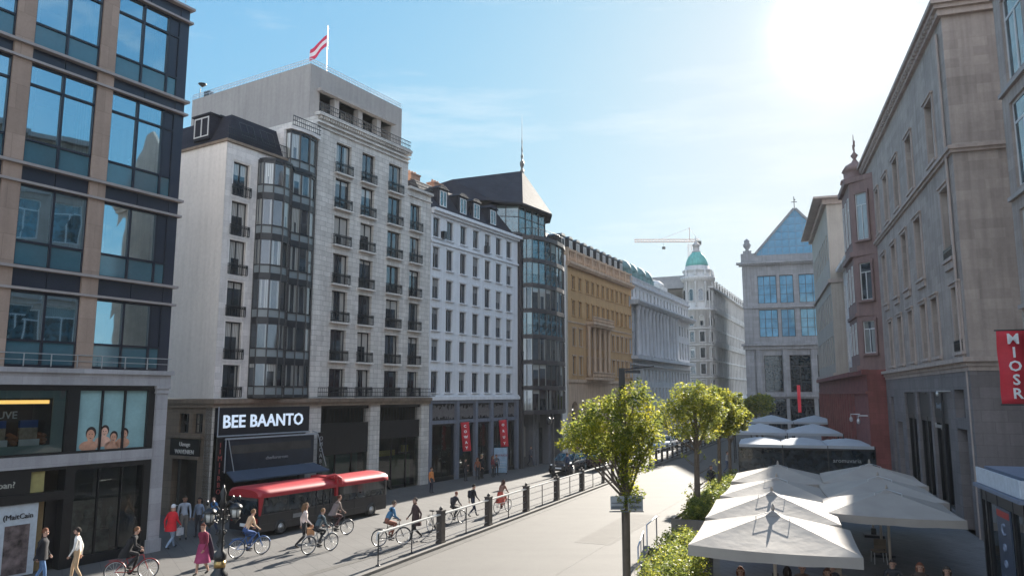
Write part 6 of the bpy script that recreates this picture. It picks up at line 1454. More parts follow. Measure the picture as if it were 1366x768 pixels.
# ------------------------------------------------------------------ bus
def bus():
    loc, rz = bframe(-10.97, 33.64, 31.4)
    t = thing('articulated_bus', 'dark articulated bus with bright red rounded roof standing by the shop awning', 'bus', loc, rz)
    M_body = mat('bus_body', (.022, .022, .025), .3, .15, 2.0); M_red = mat('bus_red', (.36, .022, .03), .5, .06, 1.5); M_rub = P['black_metal']
    W, H = 1.95, 2.0
    for x0, x1, nm in ((0.0, 4.55, 0), (4.85, 8.3, 1)):
        b = MB(); b.box(x0, x1, 0, W, .24, .95); b.box(x0 + .02, x1 - .02, .03, W - .03, .95, H - .16); b.box(x0, x1, -.012, .0, .5, .56)
        if nm == 1: b.prism([(x1 - .05, .0), (x1 + .16, .14), (x1 + .16, W - .14), (x1 - .05, W)], .26, H - .2)
        body = b.build('body', M_body, t)
        g = MB(); 
        for k in range(3):
            a = x0 + .25 + (x1 - x0 - .35) * k / 3; c = a + (x1 - x0 - .35) / 3 - .07; g.quad((a, .024, 1.0), (c, .024, 1.0), (c, .024, 1.68), (a, .024, 1.68))
        g.build('side_window', P['glass_dark'], body)
        sec = [(-.10, H - .30), (-.11, H - .18), (-.05, H - .05), (.12, H + .05), (.45, H + .11), (W / 2, H + .14)]; sec += [(W - y, z) for y, z in sec[-2::-1]]
        r = MB(); ns = 10; xs = [x0 - .12, x0 - .04] + [x0 + (x1 - x0) * k / ns for k in range(ns + 1)] + [x1 + .04, x1 + .12]; vs = []
        for i, x in enumerate(xs):
            e = 0.10 if i in (0, len(xs) - 1) else (.03 if i in (1, len(xs) - 2) else 0)
            for y, z in sec: vs.append((x, W / 2 + (y - W / 2) * (1 - e), z - e * (.9 if z > H - .2 else .0)))
        k = len(sec); r.add(vs, [(i * k + j, i * k + j + 1, (i + 1) * k + j + 1, (i + 1) * k + j) for i in range(len(xs) - 1) for j in range(k - 1)], 0, True)
        r.add([vs[j] for j in range(k)], [tuple(range(k))]); r.add([vs[-k + j] for j in range(k)], [tuple(range(k))[::-1]]); r.build('roof', M_red, t)
    MB().box(8.47, 8.485, .4, W - .4, 1.76, 1.93).build('route_display', plain('route_display', (.5, .3, .05), .5, 0, (1.0, .55, .1), .2), t)
    text('lettering', '13 A', .15, P['black_metal'], t, (8.49, W / 2, 1.78), R(90))
    for k in range(6): MB().box(.5 + k * 1.35, .505 + k * 1.35, -.013, -.001, .27, .94).build('panel_seam', P['black_metal'], t)
    MB().box(1.9, 2.6, -.016, -.001, .62, .80).build('side_notice', plain('notice_grey', (.22, .22, .22)), t)
    MB().box(-.03, -.001, W / 2 - .25, W / 2 + .25, .42, .55).build('number_plate', P['sign_white'], t)
    MB().box(4.55, 4.85, .08, W - .08, .35, 1.85).build('bellows', M_rub, t)
    m = MB(); m.box(4.5, 4.62, -.12, .02, 1.3, 2.2); m.box(4.4, 4.9, -.02, W * .8, 2.1, 2.2); m.tube([(4.3, .4, 2.2), (4.6, .1, 2.28), (4.8, -.1, 2.1), (4.85, -.12, 1.8)], .07, 6); m.build('red_coupling_frame', M_red, t)
    m = MB(); m.add([(-.1, -.1, 1.75), (.12, -.1, 1.75), (.02, -.06, .95), (-.06, -.06, .95), (-.1, .0, 1.75), (.12, .0, 1.75), (.02, -.0, .95), (-.06, -.0, .95)], [(0, 3, 2, 1), (4, 5, 6, 7), (0, 4, 7, 3), (1, 2, 6, 5), (0, 1, 5, 4), (3, 7, 6, 2)]); m.build('corner_trim', M_red, t)
    MB().box(-.03, .0, .15, W - .15, .95, 1.7).build('rear_window', P['glass_dark'], t)
    for y in (.12, W - .3): MB().box(-.035, 0, y, y + .18, .62, .82).build('tail_light', plain('tail_light', (.35, .03, .02)), t)
    MB().box(8.455, 8.475, .22, W - .22, .9, 1.75).build('windscreen', P['glass_dark'], t)
    for y in (.3, W - .55): MB().box(8.46, 8.48, y, y + .25, .5, .66).build('headlight', P['sign_white'], t)
    for x in (1.2, 3.7, 7.15):
        for yy in (.06, W - .06):
            w = MB().wheel((x, yy, .32), .32, .2, 20, r0=.18).build('wheel', M_rub, t); MB().wheel((x, yy, .32), .19, .18, 14).wheel((x, yy - .02, .32), .07, .2, 8).build('rim', P['steel'], w)
    
        a = MB(); n = 12
        for k in range(n): p, q = math.pi * k / n, math.pi * (k + 1) / n; a.quad((x + .36 * math.cos(p), -.014, .32 + .36 * math.sin(p)), (x + .36 * math.cos(q), -.014, .32 + .36 * math.sin(q)), (x + .42 * math.cos(q), -.014, .32 + .42 * math.sin(q)), (x + .42 * math.cos(p), -.014, .32 + .42 * math.sin(p)))
        a.build('wheel_arch', P['dark_metal'], t)
    MB().box(8.0, 8.04, -.16, -.02, 1.5, 1.75).box(8.2, 8.4, -.2, -.16, 1.35, 1.7).build('mirror', M_rub, t)
    MB().box(3.3, 3.34, -.02, 0.02, .3, 1.75).box(4.2, 4.24, -.02, .02, .3, 1.75).box(3.75, 3.79, -.02, .02, .3, 1.75).build('door_frame', P['dark_metal'], t)
bus()

# ------------------------------------------------------------------ cars
def make_car(color, label, x, y, az, style=0, first=None):
    t = thing('parked_car', label, 'car', (x, y, 0), R(90 - az), 'cars parked along the facades'); t.scale = (1.08, 1.08, 1.08)
    paint = mat('car_paint', color, .22, .05, 1.0, spec=.7); L_ = 4.2
    # stations: x, z bottom, z belt, half width
    st = [(-2.1, .42, .78, .62), (-2.0, .30, .92, .78), (-1.5, .24, 1.0, .86), (-.6, .2, 1.0, .88), (.4, .2, .98, .88), (1.0, .22, .93, .86), (1.55, .24, .86, .83), (1.95, .30, .76, .74), (2.1, .42, .62, .58)]
    if style: st = [(a, b_, c + .06, d) for a, b_, c, d in st]
    b = MB(); vs = []
    for a, zb, zt, w in st:
        h = zt - zb; vs += [(a, s * w * k, zb + h * q) for s, lst in ((-1, ((.80, 0), (.98, .18), (1.0, .5), (.97, .82), (.82, 1.0))),) for k, q in lst] + [(a, w * k, zb + h * q) for k, q in ((.82, 1.0), (.97, .82), (1.0, .5), (.98, .18), (.80, 0))]
    k = 10; b.add(vs, [(i * k + j, i * k + (j + 1) % k, (i + 1) * k + (j + 1) % k, (i + 1) * k + j) for i in range(len(st) - 1) for j in range(k)], 0, True)
    b.add(vs[:k], [tuple(range(k))]); b.add(vs[-k:], [tuple(range(k))[::-1]]); body = b.build('body', paint, t)
    zb = .96 + (.06 if style else 0); top = 1.42 + (.12 if style else 0)
    gst = [(-1.75 if style else -1.65, zb - .03, .70), (-1.2, top - .08, .62), (-.6, top, .62), (.2, top - .02, .62), (1.0, zb - .02, .72)]
    g = MB(); vs = [(gst[0][0], -.74, zb), (gst[0][0], .74, zb)]
    prof = [(-1.72, zb), (-1.25, top - .06), (-.6, top), (.15, top - .03), (1.05, zb - .03)]
    vs = []; 
    for a, z in prof: f_ = (z - zb) / (top - zb); w = .79 - .17 * max(0, f_); vs += [(a, -w, z), (a, w, z)]
    g.add(vs, [(0, 2, 3, 1), (6, 8, 9, 7), (0, 8, 6, 4, 2), (1, 3, 5, 7, 9)]); g.build('glasshouse', P['glass_blue'], t)
    r = MB(); r.add([(x_, y_ * 1.01, z_ + .012) for x_, y_, z_ in vs[2:8]], [(0, 2, 3, 1), (2, 4, 5, 3)])
    for a, z, a2, z2 in ((-1.72, zb, -1.25, top - .06), (.15, top - .03, 1.05, zb - .03), (-.5, zb, -.5, top)):
        for s in (-1, 1):
            w1 = (.79 - .17 * max(0, (z - zb) / (top - zb))) + .008; w2 = (.79 - .17 * max(0, (z2 - zb) / (top - zb))) + .008; r.tube([(a, s * w1, z), (a2, s * w2, z2)], .03, 5)
    r.build('roof', paint, t)
    for xx in (-1.3, 1.32):
        for s in (-1, 1):
            w = MB().wheel((xx, s * .80, .31), .31, .2, 18, r0=.18).build('wheel', P['black_metal'], t); MB().wheel((xx, s * .81, .31), .19, .19, 12).build('rim', P['steel'], w)
    for s in (-1, 1):
        MB().lathe([(.02, -.05), (.11, -.03), (.12, .05), (.02, .07)], 8, (2.0, s * .52)).build('headlight', P['sign_white'], t, (0, 0, .68)); MB().box(-2.08, -2.0, s * .6 - .12, s * .6 + .12, .66, .84).build('tail_light', plain('tail_red', (.4, .02, .02)), t)
        MB().box(.62, .78, s * .86 - .05, s * .86 + .09 * s, .98, 1.1).build('mirror', paint, t)
    MB().box(2.08, 2.12, -.26, .26, .44, .55).build('number_plate', P['sign_white'], t); MB().box(2.04, 2.1, -.4, .4, .56, .66).build('grille', P['black_metal'], t)
    return t
for a in (((.02, .022, .028), 'dark car with clear windscreen at the front of the parked row', 4.5, 61.2, 205, 0), ((.12, .2, .32), 'pale blue car just behind the dark front car', 6.6, 66.2, 207, 0), ((.04, .02, .025), 'low maroon black car beside the cycle railing', 7.4, 64.6, 22, 0),
          ((.03, .03, .035), 'black car behind the crown of the nearest tree', 10.4, 71.5, 207, 0), ((.10, .20, .42), 'bright blue car seen between the two tree crowns', 14.2, 80.3, 207, 1), ((.55, .55, .56), 'silver white car next after the bright blue one', 17.4, 86.5, 207, 0),
          ((.05, .05, .06), 'dark car at the far end of the parked row', 20.2, 92.2, 207, 1), ((.4, .4, .42), 'light car waiting far up the road', 41.0, 128, 205, 1), ((.03, .03, .04), 'dark car far up the road by the domed building', 38.0, 121, 205, 0)):
    make_car(*a)

# ------------------------------------------------------------------ bicycles
def bike_meshes(col):
    fm = mat('cycle_paint', col, .35, .05, 2)
    w = MB(); n = 24
    pts = [(.33 * math.cos(2 * math.pi * k / n), 0, .33 * math.sin(2 * math.pi * k / n)) for k in range(n + 1)]; w.tube(pts, .018, 6, caps=False); tyre = w.mesh('tyre', P['black_metal'])
    w = MB(); pts = [(.305 * math.cos(2 * math.pi * k / n), 0, .305 * math.sin(2 * math.pi * k / n)) for k in range(n + 1)]; w.tube(pts, .010, 4, caps=False)
    for k in range(14): a = 2 * math.pi * k / 14; w.tube([(.02 * math.cos(a + 1), (-1) ** k * .02, .02 * math.sin(a + 1)), (.3 * math.cos(a), 0, .3 * math.sin(a))], .0035, 3, caps=False)
    w.tube([(0, -.05, 0), (0, .05, 0)], .02, 6); wheel = w.mesh('wheel', P['steel'])
    f = MB(); bb, st, hd, hd2, ra, fa = (-.05, 0, .28), (-.20, 0, .86), (.34, 0, .84), (.38, 0, .68), (-.52, 0, .33), (.52, 0, .33)
    for p, q, r in ((bb, (-.18, 0, .78), .017), (bb, hd2, .019), ((-.17, 0, .74), hd, .017), (hd, hd2, .02), (bb, (-.52, .05, .33), .010), (bb, (-.52, -.05, .33), .010), ((-.17, 0, .74), (-.52, .05, .33), .009), ((-.17, 0, .74), (-.52, -.05, .33), .009), (hd2, (.52, .05, .33), .012), (hd2, (.52, -.05, .33), .012), ((-.18, 0, .78), (-.20, 0, .92), .012)): f.tube([p, q], r, 6)
    frame = f.mesh('frame', fm)
    h = MB(); h.tube([(.34, 0, .84), (.32, 0, 1.0)], .013, 6); h.tube([(.16, -.27, 1.03), (.27, -.2, 1.03), (.33, 0, 1.0), (.27, .2, 1.03), (.16, .27, 1.03)], .012, 6); h.tube([(.14, -.27, 1.03), (.24, -.24, 1.03)], .019, 6); h.tube([(.14, .27, 1.03), (.24, .24, 1.03)], .019, 6); hb = h.mesh('handlebar', P['dark_metal'])
    s = MB(); s.add([(-.34, -.09, .95), (-.34, .09, .95), (-.2, -.06, .96), (-.2, .06, .96), (-.06, -.02, .95), (-.06, .02, .95), (-.34, -.08, .91), (-.34, .08, .91), (-.2, -.05, .91), (-.2, .05, .91), (-.06, -.015, .92), (-.06, .015, .92)], [(0, 2, 3, 1), (2, 4, 5, 3), (0, 6, 8, 2), (2, 8, 10, 4), (1, 3, 9, 7), (3, 5, 11, 9), (4, 10, 11, 5), (0, 1, 7, 6), (6, 7, 9, 8), (8, 9, 11, 10)]); sd = s.mesh('saddle', P['black_metal'])
    c = MB(); c.wheel((-.05, .04, .28), .09, .006, 14); c.tube([(-.05, .06, .28), (.08, .07, .18)], .010, 5); c.tube([(-.05, -.06, .28), (-.18, -.07, .38)], .010, 5); c.box(.04, .14, .07, .16, .17, .19); c.box(-.22, -.12, -.16, -.07, .37, .39); cr_ = c.mesh('crank', P['dark_metal'])
    m = MB(); n = 8
    mds = []
    for ax in (-.52, .52):
        m = MB()
        pts = [(ax + .36 * math.cos(R(20 + 18 * k)), 0, .33 + .36 * math.sin(R(20 + 18 * k))) for k in range(n)]; m.tube(pts, .016, 4); mds.append(m)
    m = mds[0]; m.tube([(-.3, -.06, .72), (-.72, -.06, .72)], .006, 4); m.tube([(-.3, .06, .72), (-.72, .06, .72)], .006, 4); md = [q.mesh('mudguard', fm) for q in mds]
    return tyre, wheel, frame, hb, sd, cr_, md
def bicycle(label, x, y, az, col, s=1.0, lean=0.0):
    t = thing('bicycle', label, 'bicycle', (x, y, 0), 0, 'bicycles on the cycle pavement'); t.rotation_euler = (R(lean), 0, R(90 - az)); t.scale = (s, s, s)
    ty, wh, fr, hb, sd, cr_, md = bike_meshes(col)
    for ax in (-.52, .52): w = link('wheel', wh, t, (ax, 0, .345)); link('tyre', ty, w)
    for nm, me in (('frame', fr), ('handlebar', hb), ('saddle', sd), ('crank', cr_), ('mudguard', md[0]), ('mudguard', md[1])): link(nm, me, t)
    return t

# ------------------------------------------------------------------ people
POSES = {}
def arms(sh, L, Rr): return L, Rr
POSES['stand'] = dict(pel=(0, 0, .93), chest=(.0, 0, 1.27), neck=(.0, 0, 1.43), head=(.02, 0, 1.56), elL=(-.02, .235, 1.10), wrL=(.06, .23, .87), elR=(-.02, -.235, 1.10), wrR=(.06, -.23, .87), knL=(.02, .10, .50), anL=(.0, .11, .09), knR=(.02, -.10, .50), anR=(-.02, -.11, .09), tL=0, tR=0)
POSES['walk'] = dict(pel=(0, 0, .92), chest=(.03, 0, 1.27), neck=(.04, 0, 1.43), head=(.07, 0, 1.56), elL=(-.13, .22, 1.10), wrL=(-.10, .22, .86), elR=(.10, -.22, 1.10), wrR=(.26, -.20, .94), knL=(.17, .09, .52), anL=(.27, .09, .12), knR=(.02, -.09, .48), anR=(-.30, -.09, .17), tL=.15, tR=-.35)
POSES['walk2'] = dict(pel=(0, 0, .93), chest=(.02, 0, 1.28), neck=(.03, 0, 1.44), head=(.06, 0, 1.57), elL=(.06, .22, 1.10), wrL=(.18, .2, .90), elR=(-.10, -.22, 1.10), wrR=(-.08, -.2, .86), knL=(.0, .09, .49), anL=(-.20, .09, .13), knR=(.12, -.09, .52), anR=(.16, -.09, .09), tL=-.25, tR=0)
POSES['phone'] = dict(POSES['stand'], elR=(.02, -.24, 1.12), wrR=(.24, -.14, 1.20))
POSES['cycle'] = dict(pel=(-.22, 0, 1.02), chest=(-.02, 0, 1.36), neck=(.05, 0, 1.51), head=(.11, 0, 1.63), elL=(.06, .27, 1.20), wrL=(.22, .26, 1.08), elR=(.06, -.27, 1.20), wrR=(.22, -.26, 1.08), knL=(.17, .10, .76), anL=(.03, .12, .30), knR=(.20, -.10, .88), anR=(-.16, -.12, .49), tL=0, tR=0)
POSES['sit'] = dict(pel=(0, 0, .55), chest=(.03, 0, .88), neck=(.04, 0, 1.03), head=(.07, 0, 1.16), elL=(.08, .25, .74), wrL=(.32, .16, .78), elR=(.08, -.25, .74), wrR=(.32, -.16, .78), knL=(.42, .10, .52), anL=(.42, .10, .09), knR=(.42, -.10, .52), anR=(.38, -.10, .09), tL=0, tR=0)
M_skin = {'light': mat('skin_light', (.50, .29, .21), .6, .06, 8), 'tan': mat('skin_tan', (.36, .20, .13), .6, .06, 8), 'dark': mat('skin_dark', (.12, .06, .04), .6, .06, 8)}
CM = {}
def cloth(c):
    k = tuple(round(v, 3) for v in c)
    if k not in CM: CM[k] = mat('cloth', c, .9, .22, 5.0, .3)
    return CM[k]
_pm = {}
def body_mesh(pose, fem, sleeves, bottoms, bulk):
    key = (pose, fem, sleeves, bottoms, bulk)
    if key in _pm: return _pm[key]
    p = POSES[pose]; V_ = Vector; nodes = []; edges = []
    def nd(pos, r, par=None, tag=0):
        nodes.append((V_(pos), r * 1.0, tag)); i = len(nodes) - 1
        if par is not None: edges.append((par, i))
        return i
    sw = .155 if fem else .18; bk = bulk
    pel, chest, neck, head = (V_(p[k]) for k in ('pel', 'chest', 'neck', 'head'))
    i0 = nd(pel, .135 if fem else .13, None, 2); iw = nd(pel.lerp(chest, .45), (.105 if fem else .125) * bk, i0, 1); ic = nd(chest, .135 * bk, iw, 1); iu = nd(chest.lerp(neck, .6), .10 * bk, ic, 1)
    inn = nd(neck + V_((0, 0, .02)), .052, iu, 0); ih = nd(head + V_((-.005, 0, -.02)), .076, inn, 0); ih2 = nd(head + V_((0, 0, .075)), .082, ih, 0); nd(head + V_((-.01, 0, .135)), .055, ih2, 0)
    for s, e, w_ in ((1, 'elL', 'wrL'), (-1, 'elR', 'wrR')):
        sh = chest.lerp(neck, .62) + V_((0, s * sw, 0)); el, wr = V_(p[e]), V_(p[w_]); hd_ = wr + (wr - el).normalized() * .075
        a = nd(sh, .062 * bk, iu, 1); b_ = nd(sh.lerp(el, .5), .052 * bk, a, 1); c = nd(el, .042 * bk, b_, 1 if sleeves != 'short' else 0); d = nd(el.lerp(wr, .55), .034 * (bk if sleeves != 'short' else 1), c, 1 if sleeves == 'long' else 0); e2 = nd(wr, .025, d, 0 if sleeves != 'long' else 1); nd(hd_, .031, e2, 0)
    for s, kn, an, tt in ((1, 'knL', 'anL', 'tL'), (-1, 'knR', 'anR', 'tR')):
        hp = pel + V_((0, s * .085, -.05)); k_, a_ = V_(p[kn]), V_(p[an]); lt = 2 if bottoms != 'skirt' else 0
        h = nd(hp, .098, i0, 2); t1_ = nd(hp.lerp(k_, .5), .08, h, 2 if bottoms != 'skirt' else 0); k2 = nd(k_, .058, t1_, lt); c2 = nd(k_.lerp(a_, .4), .055, k2, lt); an_ = nd(a_, .038, c2, lt); ang = p[tt]
        toe = a_ + V_((.17 * math.cos(ang), 0, .17 * math.sin(ang) - .045)); heel = nd(a_ + V_((.03, 0, -.04)), .042, an_, 3); nd(toe, .032, heel, 3)
    me = bpy.data.meshes.new('skel'); me.from_pydata([n[0] for n in nodes], edges, []); o = bpy.data.objects.new('skel', me); COL.objects.link(o)
    o.modifiers.new('s', 'SKIN'); sb_ = o.modifiers.new('d', 'SUBSURF'); sb_.levels = 1; sb_.render_levels = 1
    sv = me.skin_vertices[0].data
    for i, n in enumerate(nodes): sv[i].radius = (n[1], n[1]); sv[i].use_root = (i == 0)
    dg = bpy.context.evaluated_depsgraph_get(); bm_ = bpy.data.meshes.new_from_object(o.evaluated_get(dg)); bpy.data.objects.remove(o)
    m = MB(); m.v = [v.co[:] for v in bm_.vertices]
    segs = [(nodes[a][0], nodes[b_][0], nodes[a][2], nodes[b_][2], nodes[a][1], nodes[b_][1]) for a, b_ in edges]
    for f in bm_.polygons:
        c = f.center; best = None
        for a, b_, ta, tb, ra, rb in segs:
            d = b_ - a; u = max(0, min(1, (c - a).dot(d) / d.dot(d))); dist = (c - (a + d * u)).length / (ra + (rb - ra) * u)
            if best is None or dist < best[0]: best = (dist, ta if u < .5 else tb)
        m.f.append(tuple(f.vertices)); m.m.append(best[1]); m.sm.append(True)
    # fingers: five tapered bent chains rooted in each palm
    for s, e, w_ in ((1, 'elL', 'wrL'), (-1, 'elR', 'wrR')):
        el, wr = V_(p[e]), V_(p[w_]); d = (wr - el).normalized(); side = d.cross(V_((0, 1, 0))).normalized(); inw = V_((0, -s, 0)); hd_ = wr + d * .07
        for k, (off, ln) in enumerate(((-.028, .062), (-.010, .074), (.009, .07), (.026, .055))):
            a = hd_ + side * off; m.tube([a, a + d * ln * .55 + inw * .008, a + d * ln * .9 + inw * .03, a + d * ln + inw * .045], [.0095, .009, .008, .006], 5, 0)
        a = wr + d * .035 - side * .025; m.tube([a, a - side * .03 + d * .02 + inw * .01, a - side * .04 + d * .045 + inw * .02], [.011, .010, .007], 5, 0)
    _pm[key] = m; return m
def person(label, x, y, az, pose='walk', top=(.1, .1, .1), bottom=(.05, .05, .07), skin='light', hair=(.03, .02, .015), hs='short', fem=False, sleeves='long', bottoms='trousers', s=1.0, extras=(), z=0.0, group=None, shoes=(.04, .035, .03), bulk=1.0, headturn=0):
    t = thing('person', label, 'person', (x, y, z), R(90 - az), group); t.scale = (s, s, s)
    p = POSES[pose]; m = body_mesh(pose, fem, sleeves, bottoms, bulk)
    m.build('body', [M_skin[skin], cloth(top), cloth(bottom), cloth(shoes)], t)
    H_ = Vector(p['head']) + Vector((0, 0, .04)); pel, chest, neck = Vector(p['pel']), Vector(p['chest']), Vector(p['neck'])
    f = MB(); f.add([(.075, 0, .03), (.115, 0, -.015), (.078, .016, -.02), (.078, -.016, -.02)], [(0, 2, 1), (0, 1, 3), (1, 2, 3)])
    for q in (-1, 1):
        f.lathe([(.002, -.012), (.011, -.006), (.012, .006), (.003, .014)], 6, (.076, q * .032), 1, True); 
        f.lathe([(.002, -.03), (.014, -.02), (.017, .01), (.006, .03)], 6, (.0, q * .088), 0, True)
    f.box(.078, .086, -.022, .022, -.058, -.05, 2)
    f.build('face', [M_skin[skin], P['black_metal'], cloth((.35, .1, .09))], t, H_)
    h = MB(); n, k = 12, 7; vs = []
    for i in range(k + 1):
        th = math.pi * .5 * i / k * 1.25
        for j in range(n):
            a = 2 * math.pi * j / n; front = math.cos(a); r = .098 * math.sin(th) ; zz = .03 + .105 * math.cos(th)
            if front > .3 and th > 1.0: zz = max(zz, .055)
            vs.append((-.012 + r * math.cos(a) * (1.02 if front < 0 else .93), r * math.sin(a) * .93, zz))
    h.add(vs, [(i * n + j, (i + 1) * n + j, (i + 1) * n + (j + 1) % n, i * n + (j + 1) % n) for i in range(k) for j in range(n)], 0, True)
    if hs == 'long':
        h.tube([(-.05, 0, .06), (-.09, 0, -.03), (-.11, 0, -.15), (-.10, 0, -.27)], [.085, .095, .09, .04], 8)
        for q in (-1, 1): h.tube([(-.02, q * .075, .05), (-.02, q * .095, -.05), (-.03, q * .09, -.16)], [.03, .035, .02], 6)
    if hs == 'bun': h.lathe([(.005, .07), (.045, .09), (.05, .12), (.03, .15), (.005, .16)], 8, (-.07, 0))
    if hs == 'short': h.tube([(-.05, 0, .05), (-.075, 0, -.03)], [.075, .05], 8)
    if hs == 'cap': h.add([(.06, -.06, .06), (.17, -.045, .045), (.17, .045, .045), (.06, .06, .06), (.06, -.06, .07), (.17, -.045, .055), (.17, .045, .055), (.06, .06, .07)], [(0, 3, 2, 1), (4, 5, 6, 7), (0, 1, 5, 4), (1, 2, 6, 5), (2, 3, 7, 6)])
    h.build('cap' if hs == 'cap' else 'hair', cloth(hair), t, H_)
    def loft(rings, n=16, wob=0.0, ph=0):
        q = MB(); vs = []
        for (cx, cy, cz, rx, ry) in rings:
            for j in range(n): a = 2 * math.pi * j / n; w_ = 1 + wob * math.sin(a * 5 + ph) * (rings[0][2] - cz); vs.append((cx + rx * w_ * math.cos(a), cy + ry * w_ * math.sin(a), cz))
        q.add(vs, [(i * n + j, (i + 1) * n + j, (i + 1) * n + (j + 1) % n, i * n + (j + 1) % n) for i in range(len(rings) - 1) for j in range(n)], 0, True); return q
    for e in extras:
        if e[0] == 'skirt':
            zb = e[2]; loft([(pel.x, 0, pel.z + .12, .13, .16), (pel.x, 0, pel.z, .16, .19), (pel.x - .01, 0, (pel.z + zb) / 2, .21, .23), (pel.x - .02, 0, zb, .28, .27)], wob=.10).build('skirt', cloth(e[1]), t)
        if e[0] == 'coat':
            zb = e[2]; loft([(neck.x - .01, 0, neck.z - .0, .065, .075), (neck.x - .01, 0, neck.z - .05, .10, .16), (chest.x, 0, chest.z + .03, .155, .215), (chest.lerp(pel, .6).x, 0, chest.z - .2, .14, .18), (pel.x, 0, pel.z, .17, .20), (pel.x - .02, 0, (pel.z + zb) / 2, .19, .22), (pel.x - .03, 0, zb, .21, .23)], wob=.03).build('coat', cloth(e[1]), t)
        if e[0] == 'cape': loft([(neck.x - .06, 0, neck.z, .06, .08), (neck.x - .10, 0, neck.z - .08, .09, .19), (chest.x - .16, 0, chest.z - .15, .10, .22), (pel.x - .24, 0, pel.z - .1, .12, .24), (pel.x - .32, 0, .45, .15, .22)], wob=.08).build('cape', cloth(e[1]), t)
        if e[0] == 'bag': 
            w_ = Vector(p['wrR']); MB().box(w_.x - .14, w_.x + .14, w_.y - .05, w_.y + .05, w_.z - .42, w_.z - .14).tube([(w_.x - .1, w_.y, w_.z - .14), (w_.x, w_.y, w_.z - .04), (w_.x + .1, w_.y, w_.z - .14)], .01, 5).build('bag', cloth(e[1]), t)
        if e[0] == 'backpack': loft([(chest.x - .2, 0, chest.z + .14, .04, .08), (chest.x - .21, 0, chest.z + .1, .1, .14), (chest.x - .21, 0, chest.z - .2, .11, .15), (chest.x - .19, 0, chest.z - .26, .04, .1)]).build('backpack', cloth(e[1]), t)
    return t
PV = 'people on the cycle pavement'
person('man in black jacket and blue jeans passing the pale shop door', -15.5, 25.7, 70, 'walk2', (.015, .015, .02), (.10, .19, .36), 'light', (.16, .06, .03), s=1.04, extras=(('coat', (.018, .018, .022), .78),), group=PV)
person('man in white shirt and tan trousers walking beside the dark shop window', -14.5, 26.0, 250, 'walk2', (.72, .70, .66), (.48, .33, .20), 'light', (.03, .02, .015), s=1.03, group=PV)
bicycle('black bicycle with red frame ridden by the person in black', -12.8, 26.3, 62, (.30, .03, .03), .97)
person('cyclist all in black with short brown hair on the red framed bicycle', -12.8, 26.3, 62, 'cycle', (.012, .012, .014), (.02, .018, .02), 'light', (.16, .07, .03), s=.97, extras=(('coat', (.013, .013, .015), .80),), group=PV)
person('woman in maroon skirt and dark cape walking near the ornate lamp', -10.75, 27.1, 200, 'walk2', (.20, .02, .05), (.2, .02, .06), 'light', (.15, .05, .03), 'bun', True, 'long', 'skirt', 1.0, extras=(('skirt', (.34, .05, .13), .42), ('cape', (.045, .02, .04))), group=PV)
person('person in long red jacket, pale jeans and white cap at the alley', -13.75, 31.3, 20, 'walk', (.62, .02, .03), (.30, .38, .50), 'light', (.7, .7, .72), 'cap', False, s=1.03, extras=(('coat', (.60, .02, .03), .72), ('bag', (.5, .5, .52))), group='people at the alley entrance')
person('tall man in pale shirt standing in the alley entrance', -14.15, 33.4, 150, 'stand', (.42, .47, .55), (.22, .20, .18), 'tan', (.03, .02, .015), s=1.07, group='people at the alley entrance')
person('person in blue grey top beside the tall man in the alley', -13.75, 34.0, 190, 'stand', (.22, .27, .36), (.05, .05, .06), 'tan', (.03, .02, .02), 'long', True, s=.98, group='people at the alley entrance')
person('person in bright blue jacket by the vertical shop sign', -13.2, 34.3, 210, 'walk2', (.05, .18, .42), (.04, .06, .12), 'light', (.03, .02, .015), s=1.0, group='people at the alley entrance')
bicycle('blue city bicycle ridden by the person in tan', -10.15, 30.1, 45, (.06, .16, .40), 1.0)
person('cyclist in tan top and blue trousers on the blue city bicycle', -10.15, 30.1, 45, 'cycle', (.62, .42, .27), (.05, .10, .25), 'light', (.22, .12, .06), s=.98, fem=True, sleeves='long', group=PV)
person('woman with long hair, pale top and black trousers striding past the bus', -8.45, 31.5, 75, 'walk', (.62, .52, .48), (.02, .02, .022), 'light', (.18, .10, .05), 'long', True, s=1.05, extras=(('bag', (.5, .25, .12)),), group=PV)
bicycle('grey bicycle in front of the woman with long hair', -7.6, 30.8, 42, (.25, .26, .28), 1.0)
person('cyclist in dark teal jacket bending over the grey bicycle', -7.6, 30.8, 42, 'cycle', (.06, .09, .11), (.025, .025, .03), 'light', (.25, .14, .07), s=.94, group=PV)
bicycle('dark bicycle close beside the red bus', -7.75, 34.3, 50, (.05, .05, .06), .97)
person('cyclist in brown grey coat riding close beside the bus', -7.75, 34.3, 50, 'cycle', (.20, .15, .13), (.10, .05, .05), 'light', (.14, .05, .03), s=.97, extras=(('coat', (.20, .16, .15), .95),), group=PV)
bicycle('black bicycle with pale mudguards by the start of the railing', -5.0, 32.2, 62, (.05, .05, .055), 1.0)
person('cyclist in blue jacket on the black bicycle at the start of the railing', -5.0, 32.2, 62, 'cycle', (.06, .17, .30), (.30, .12, .08), 'light', (.10, .07, .05), s=1.0, bulk=1.1, group=PV)
person('person in dark brown coat walking away behind the blue cyclist', -4.1, 33.1, 240, 'walk', (.06, .035, .035), (.02, .02, .022), 'light', (.08, .06, .05), s=1.05, extras=(('coat', (.06, .035, .035), .62),), group=PV)
bicycle('riderless black bicycle standing upright near the first thick post', -3.45, 34.7, 150, (.05, .05, .055), 1.05, 2)
bicycle('small dark bicycle of the low seated rider', -2.75, 37.4, 40, (.06, .06, .07), .86)
